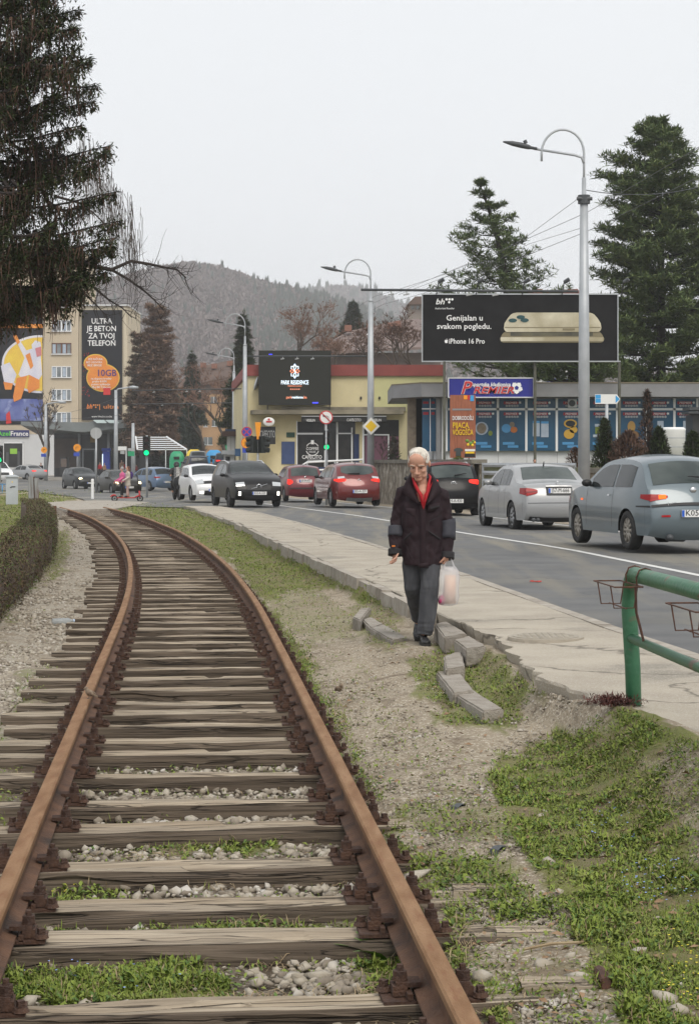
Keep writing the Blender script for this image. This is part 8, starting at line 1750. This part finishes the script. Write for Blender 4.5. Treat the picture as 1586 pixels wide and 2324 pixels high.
LV = Leaves(); rs = random.Random(77)
for k in range(42000):
    Y = 17.5+38.5*rs.random()**1.3; xe = float(-.421-.088*(Y-14.09)-.00167*max(0,Y-18.5)**2)-1.505*1.01-1.38
    o = 0; s = rs.random(); h = .40
    if s < .5: p = (xe+rs.uniform(-.10,.05)+.1*mnoise.noise((Y*1.5,0,3)), Y, rs.uniform(-.25,h))
    else: p = (xe-rs.uniform(0,.62), Y, h+rs.uniform(-.06,.05)+.07*mnoise.noise((Y*.8,1,5)))
    sz = max(.045, 1.5*Y/PXR); LV.add(p, rs.uniform(0,6.3), rs.uniform(-.6,1.4), sz*rs.uniform(.6,1.3), sz*.35)
LV.build('foliage', ['hedge_leaf','hedge_brown','leaf_dark'], [.42,.46,.12], t)
# ---------------------------------------------------------------- hills and the air
MM('hill_forest', (.14,.108,.092), (.105,.085,.074), .012, .95, c3=(.19,.175,.115), sc3=.006, lo3=.58, hi3=.70)
MM('wood_brown', (.185,.148,.142), (.165,.132,.126), .02, .95); MM('wood_grey', (.195,.16,.15), (.175,.142,.135), .02, .95); MM('wood_green', (.065,.085,.07), (.085,.10,.085), .02, .95)
def hill(name, YR, Y0, ridge, xs, seed, ntree, mats, probs, gfun):
    rx = np.array([a for a,_ in ridge],float); ry = np.array([c for _,c in ridge],float); u = YR/F
    def hz(X, Y):
        px = CX+X/u; top = (HY-np.interp(px,rx,ry))*u+H; t = np.clip((Y-Y0)/(YR-Y0),0,1); s = t**1.25
        back = np.clip(1-(Y-YR)/(YR*.5),0,1); n = (fbm(X,Y,.006,seed,4)-.5)*60*np.sin(PI*np.clip(t,0,1))*(top > 20)
        return np.where(Y <= YR, -1+top*s+n*.6, top*back-1)
    X1 = np.linspace(xs[0],xs[1],150)*u-CX*u; Y1 = np.concatenate([np.linspace(Y0,YR,60),np.linspace(YR*1.02,YR*1.45,8)]); X, Y = np.meshgrid(X1,Y1); Z = hz(X,Y); i = np.arange(X.size).reshape(X.shape)
    o = npmesh(name, np.stack([X,Y,Z],-1).reshape(-1,3), np.stack([i[:-1,:-1],i[:-1,1:],i[1:,1:],i[1:,:-1]],-1).reshape(-1,4), M['hill_forest'], True); struct(o)
    x = NR.uniform(xs[0],xs[1],ntree)*u-CX*u; y = Y0+(YR*1.01-Y0)*NR.uniform(0,1,ntree)**.6; z = hz(x,y); kind = NR.uniform(0,1,ntree) < gfun(CX+x/u, y/YR)
    def tuft(sel, hgt, wid, nm, mm, pp, nb, ti):
        a = np.stack([x[sel],y[sel],z[sel]],-1); n = len(a); rep = np.repeat(a,nb,0)+NR.normal(0,wid*.35,(n*nb,3))*[1,1,.1]; h_ = np.repeat(NR.uniform(.7,1.25,n),nb)*hgt
        return blades(nm, rep, NR.uniform(0,2*PI,n*nb), NR.uniform(ti[0],ti[1],n*nb), h_*NR.uniform(.7,1,n*nb), np.full(n*nb,wid)*NR.uniform(.5,1,n*nb), mm, pp, 0, .7)
    tuft(~kind, 3.5*YR/1100, 1.7*YR/1100, 'far_woods', mats, probs, 6, (.5,1.4)); k2 = np.where(kind)[0]
    a = np.stack([x[k2],y[k2],z[k2]-.5],-1); n = len(a); nb = 5; rep = np.repeat(a,nb,0); hh = np.repeat(NR.uniform(5,9,n)*YR/1100,nb)
    blades('far_conifers', rep, NR.uniform(0,2*PI,n*nb), NR.uniform(1.35,1.57,n*nb), hh*NR.uniform(.8,1,n*nb), hh*.36, [M['wood_green']], None, 0, .25)
    return o
hill('hill', 1100., 430., [(-500,720),(0,690),(200,640),(285,628),(340,612),(430,597),(500,606),(560,628),(610,643),(660,655),(720,672),(790,694),(850,712),(950,742),(1100,790),(1400,850),(1700,900)], (-350,1500), 61, 45000, [M['wood_brown'],M['wood_grey']], [.6,.4], lambda px, f: .008+.22*np.clip((px-560)/140,0,1)*np.clip(1.2-abs(px-720)/300,0,1)*np.clip((f-.55)/.3,0,1))
hill('hill', 2000., 1350., [(300,760),(560,730),(640,690),(700,661),(760,652),(800,655),(850,668),(900,688),(950,702),(1050,740),(1300,800)], (350,1250), 62, 14000, [M['wood_brown'],M['wood_grey']], [.6,.4], lambda px, f: .1+0*px)
mb = MB(); mb.box((0,1400,98),(4600,2900,206)); hz_ = mb.build('haze', 0); hz_['kind'] = 'stuff'
m = bpy.data.materials.new('haze_air'); m.use_nodes = True; m.node_tree.nodes.clear(); o_ = m.node_tree.nodes.new('ShaderNodeOutputMaterial'); v_ = m.node_tree.nodes.new('ShaderNodeVolumePrincipled'); v_.inputs['Density'].default_value = .00036; v_.inputs['Color'].default_value = (.90,.92,.96,1); v_.inputs['Anisotropy'].default_value = 0
m.node_tree.links.new(v_.outputs['Volume'], o_.inputs['Volume']); hz_.data.materials.clear(); hz_.data.materials.append(m)
# ---------------------------------------------------------------- camera, light, air
cam = bpy.data.cameras.new('camera'); co = bpy.data.objects.new('camera', cam); COL.objects.link(co)
co.location = (0,0,H); co.rotation_euler = (PI/2,0,0); cam.sensor_fit = 'HORIZONTAL'; cam.sensor_width = 36; cam.lens = 36*F/1586
cam.shift_y = -(1162-HY)/1586; cam.clip_start = .1; cam.clip_end = 9000; SC.camera = co
W = bpy.data.worlds.new('World'); SC.world = W; W.use_nodes = True; nt = W.node_tree; N = nt.nodes; L = nt.links
bg = N['Background']; bg.inputs['Strength'].default_value = .1
sk = N.new('ShaderNodeTexSky'); sk.sky_type = 'NISHITA'; sk.sun_disc = False; sk.sun_elevation = math.radians(48); sk.sun_rotation = math.radians(200); sk.dust_density = 4; sk.ozone_density = 1
hs = N.new('ShaderNodeHueSaturation'); hs.inputs['Saturation'].default_value = .25; L.new(sk.outputs['Color'], hs.inputs['Color'])
mx = N.new('ShaderNodeMix'); mx.data_type = 'RGBA'; mx.inputs['Factor'].default_value = .90; L.new(hs.outputs['Color'], mx.inputs['A']); mx.inputs['B'].default_value = (6.9,7.1,7.33,1)
L.new(mx.outputs['Result'], bg.inputs['Color'])
sl = bpy.data.lights.new('sun','SUN'); sl.energy = 1.5; sl.angle = math.radians(30); sl.color = (1,.93,.83); so = bpy.data.objects.new('sun', sl); COL.objects.link(so)
so.rotation_euler = (math.radians(42), 0, math.radians(20))
vs = SC.view_settings; SC.display_settings.display_device = 'sRGB'; vs.view_transform = 'Standard'; vs.look = 'None'; vs.exposure = .50; vs.gamma = 1
cy = SC.cycles; cy.use_denoising = True; cy.max_bounces = 6; cy.diffuse_bounces = 3; cy.glossy_bounces = 3; cy.transmission_bounces = 4; cy.transparent_max_bounces = 12; cy.volume_bounces = 1
cy.use_adaptive_sampling = True; cy.adaptive_threshold = .02
cy.caustics_reflective = False; cy.caustics_refractive = False
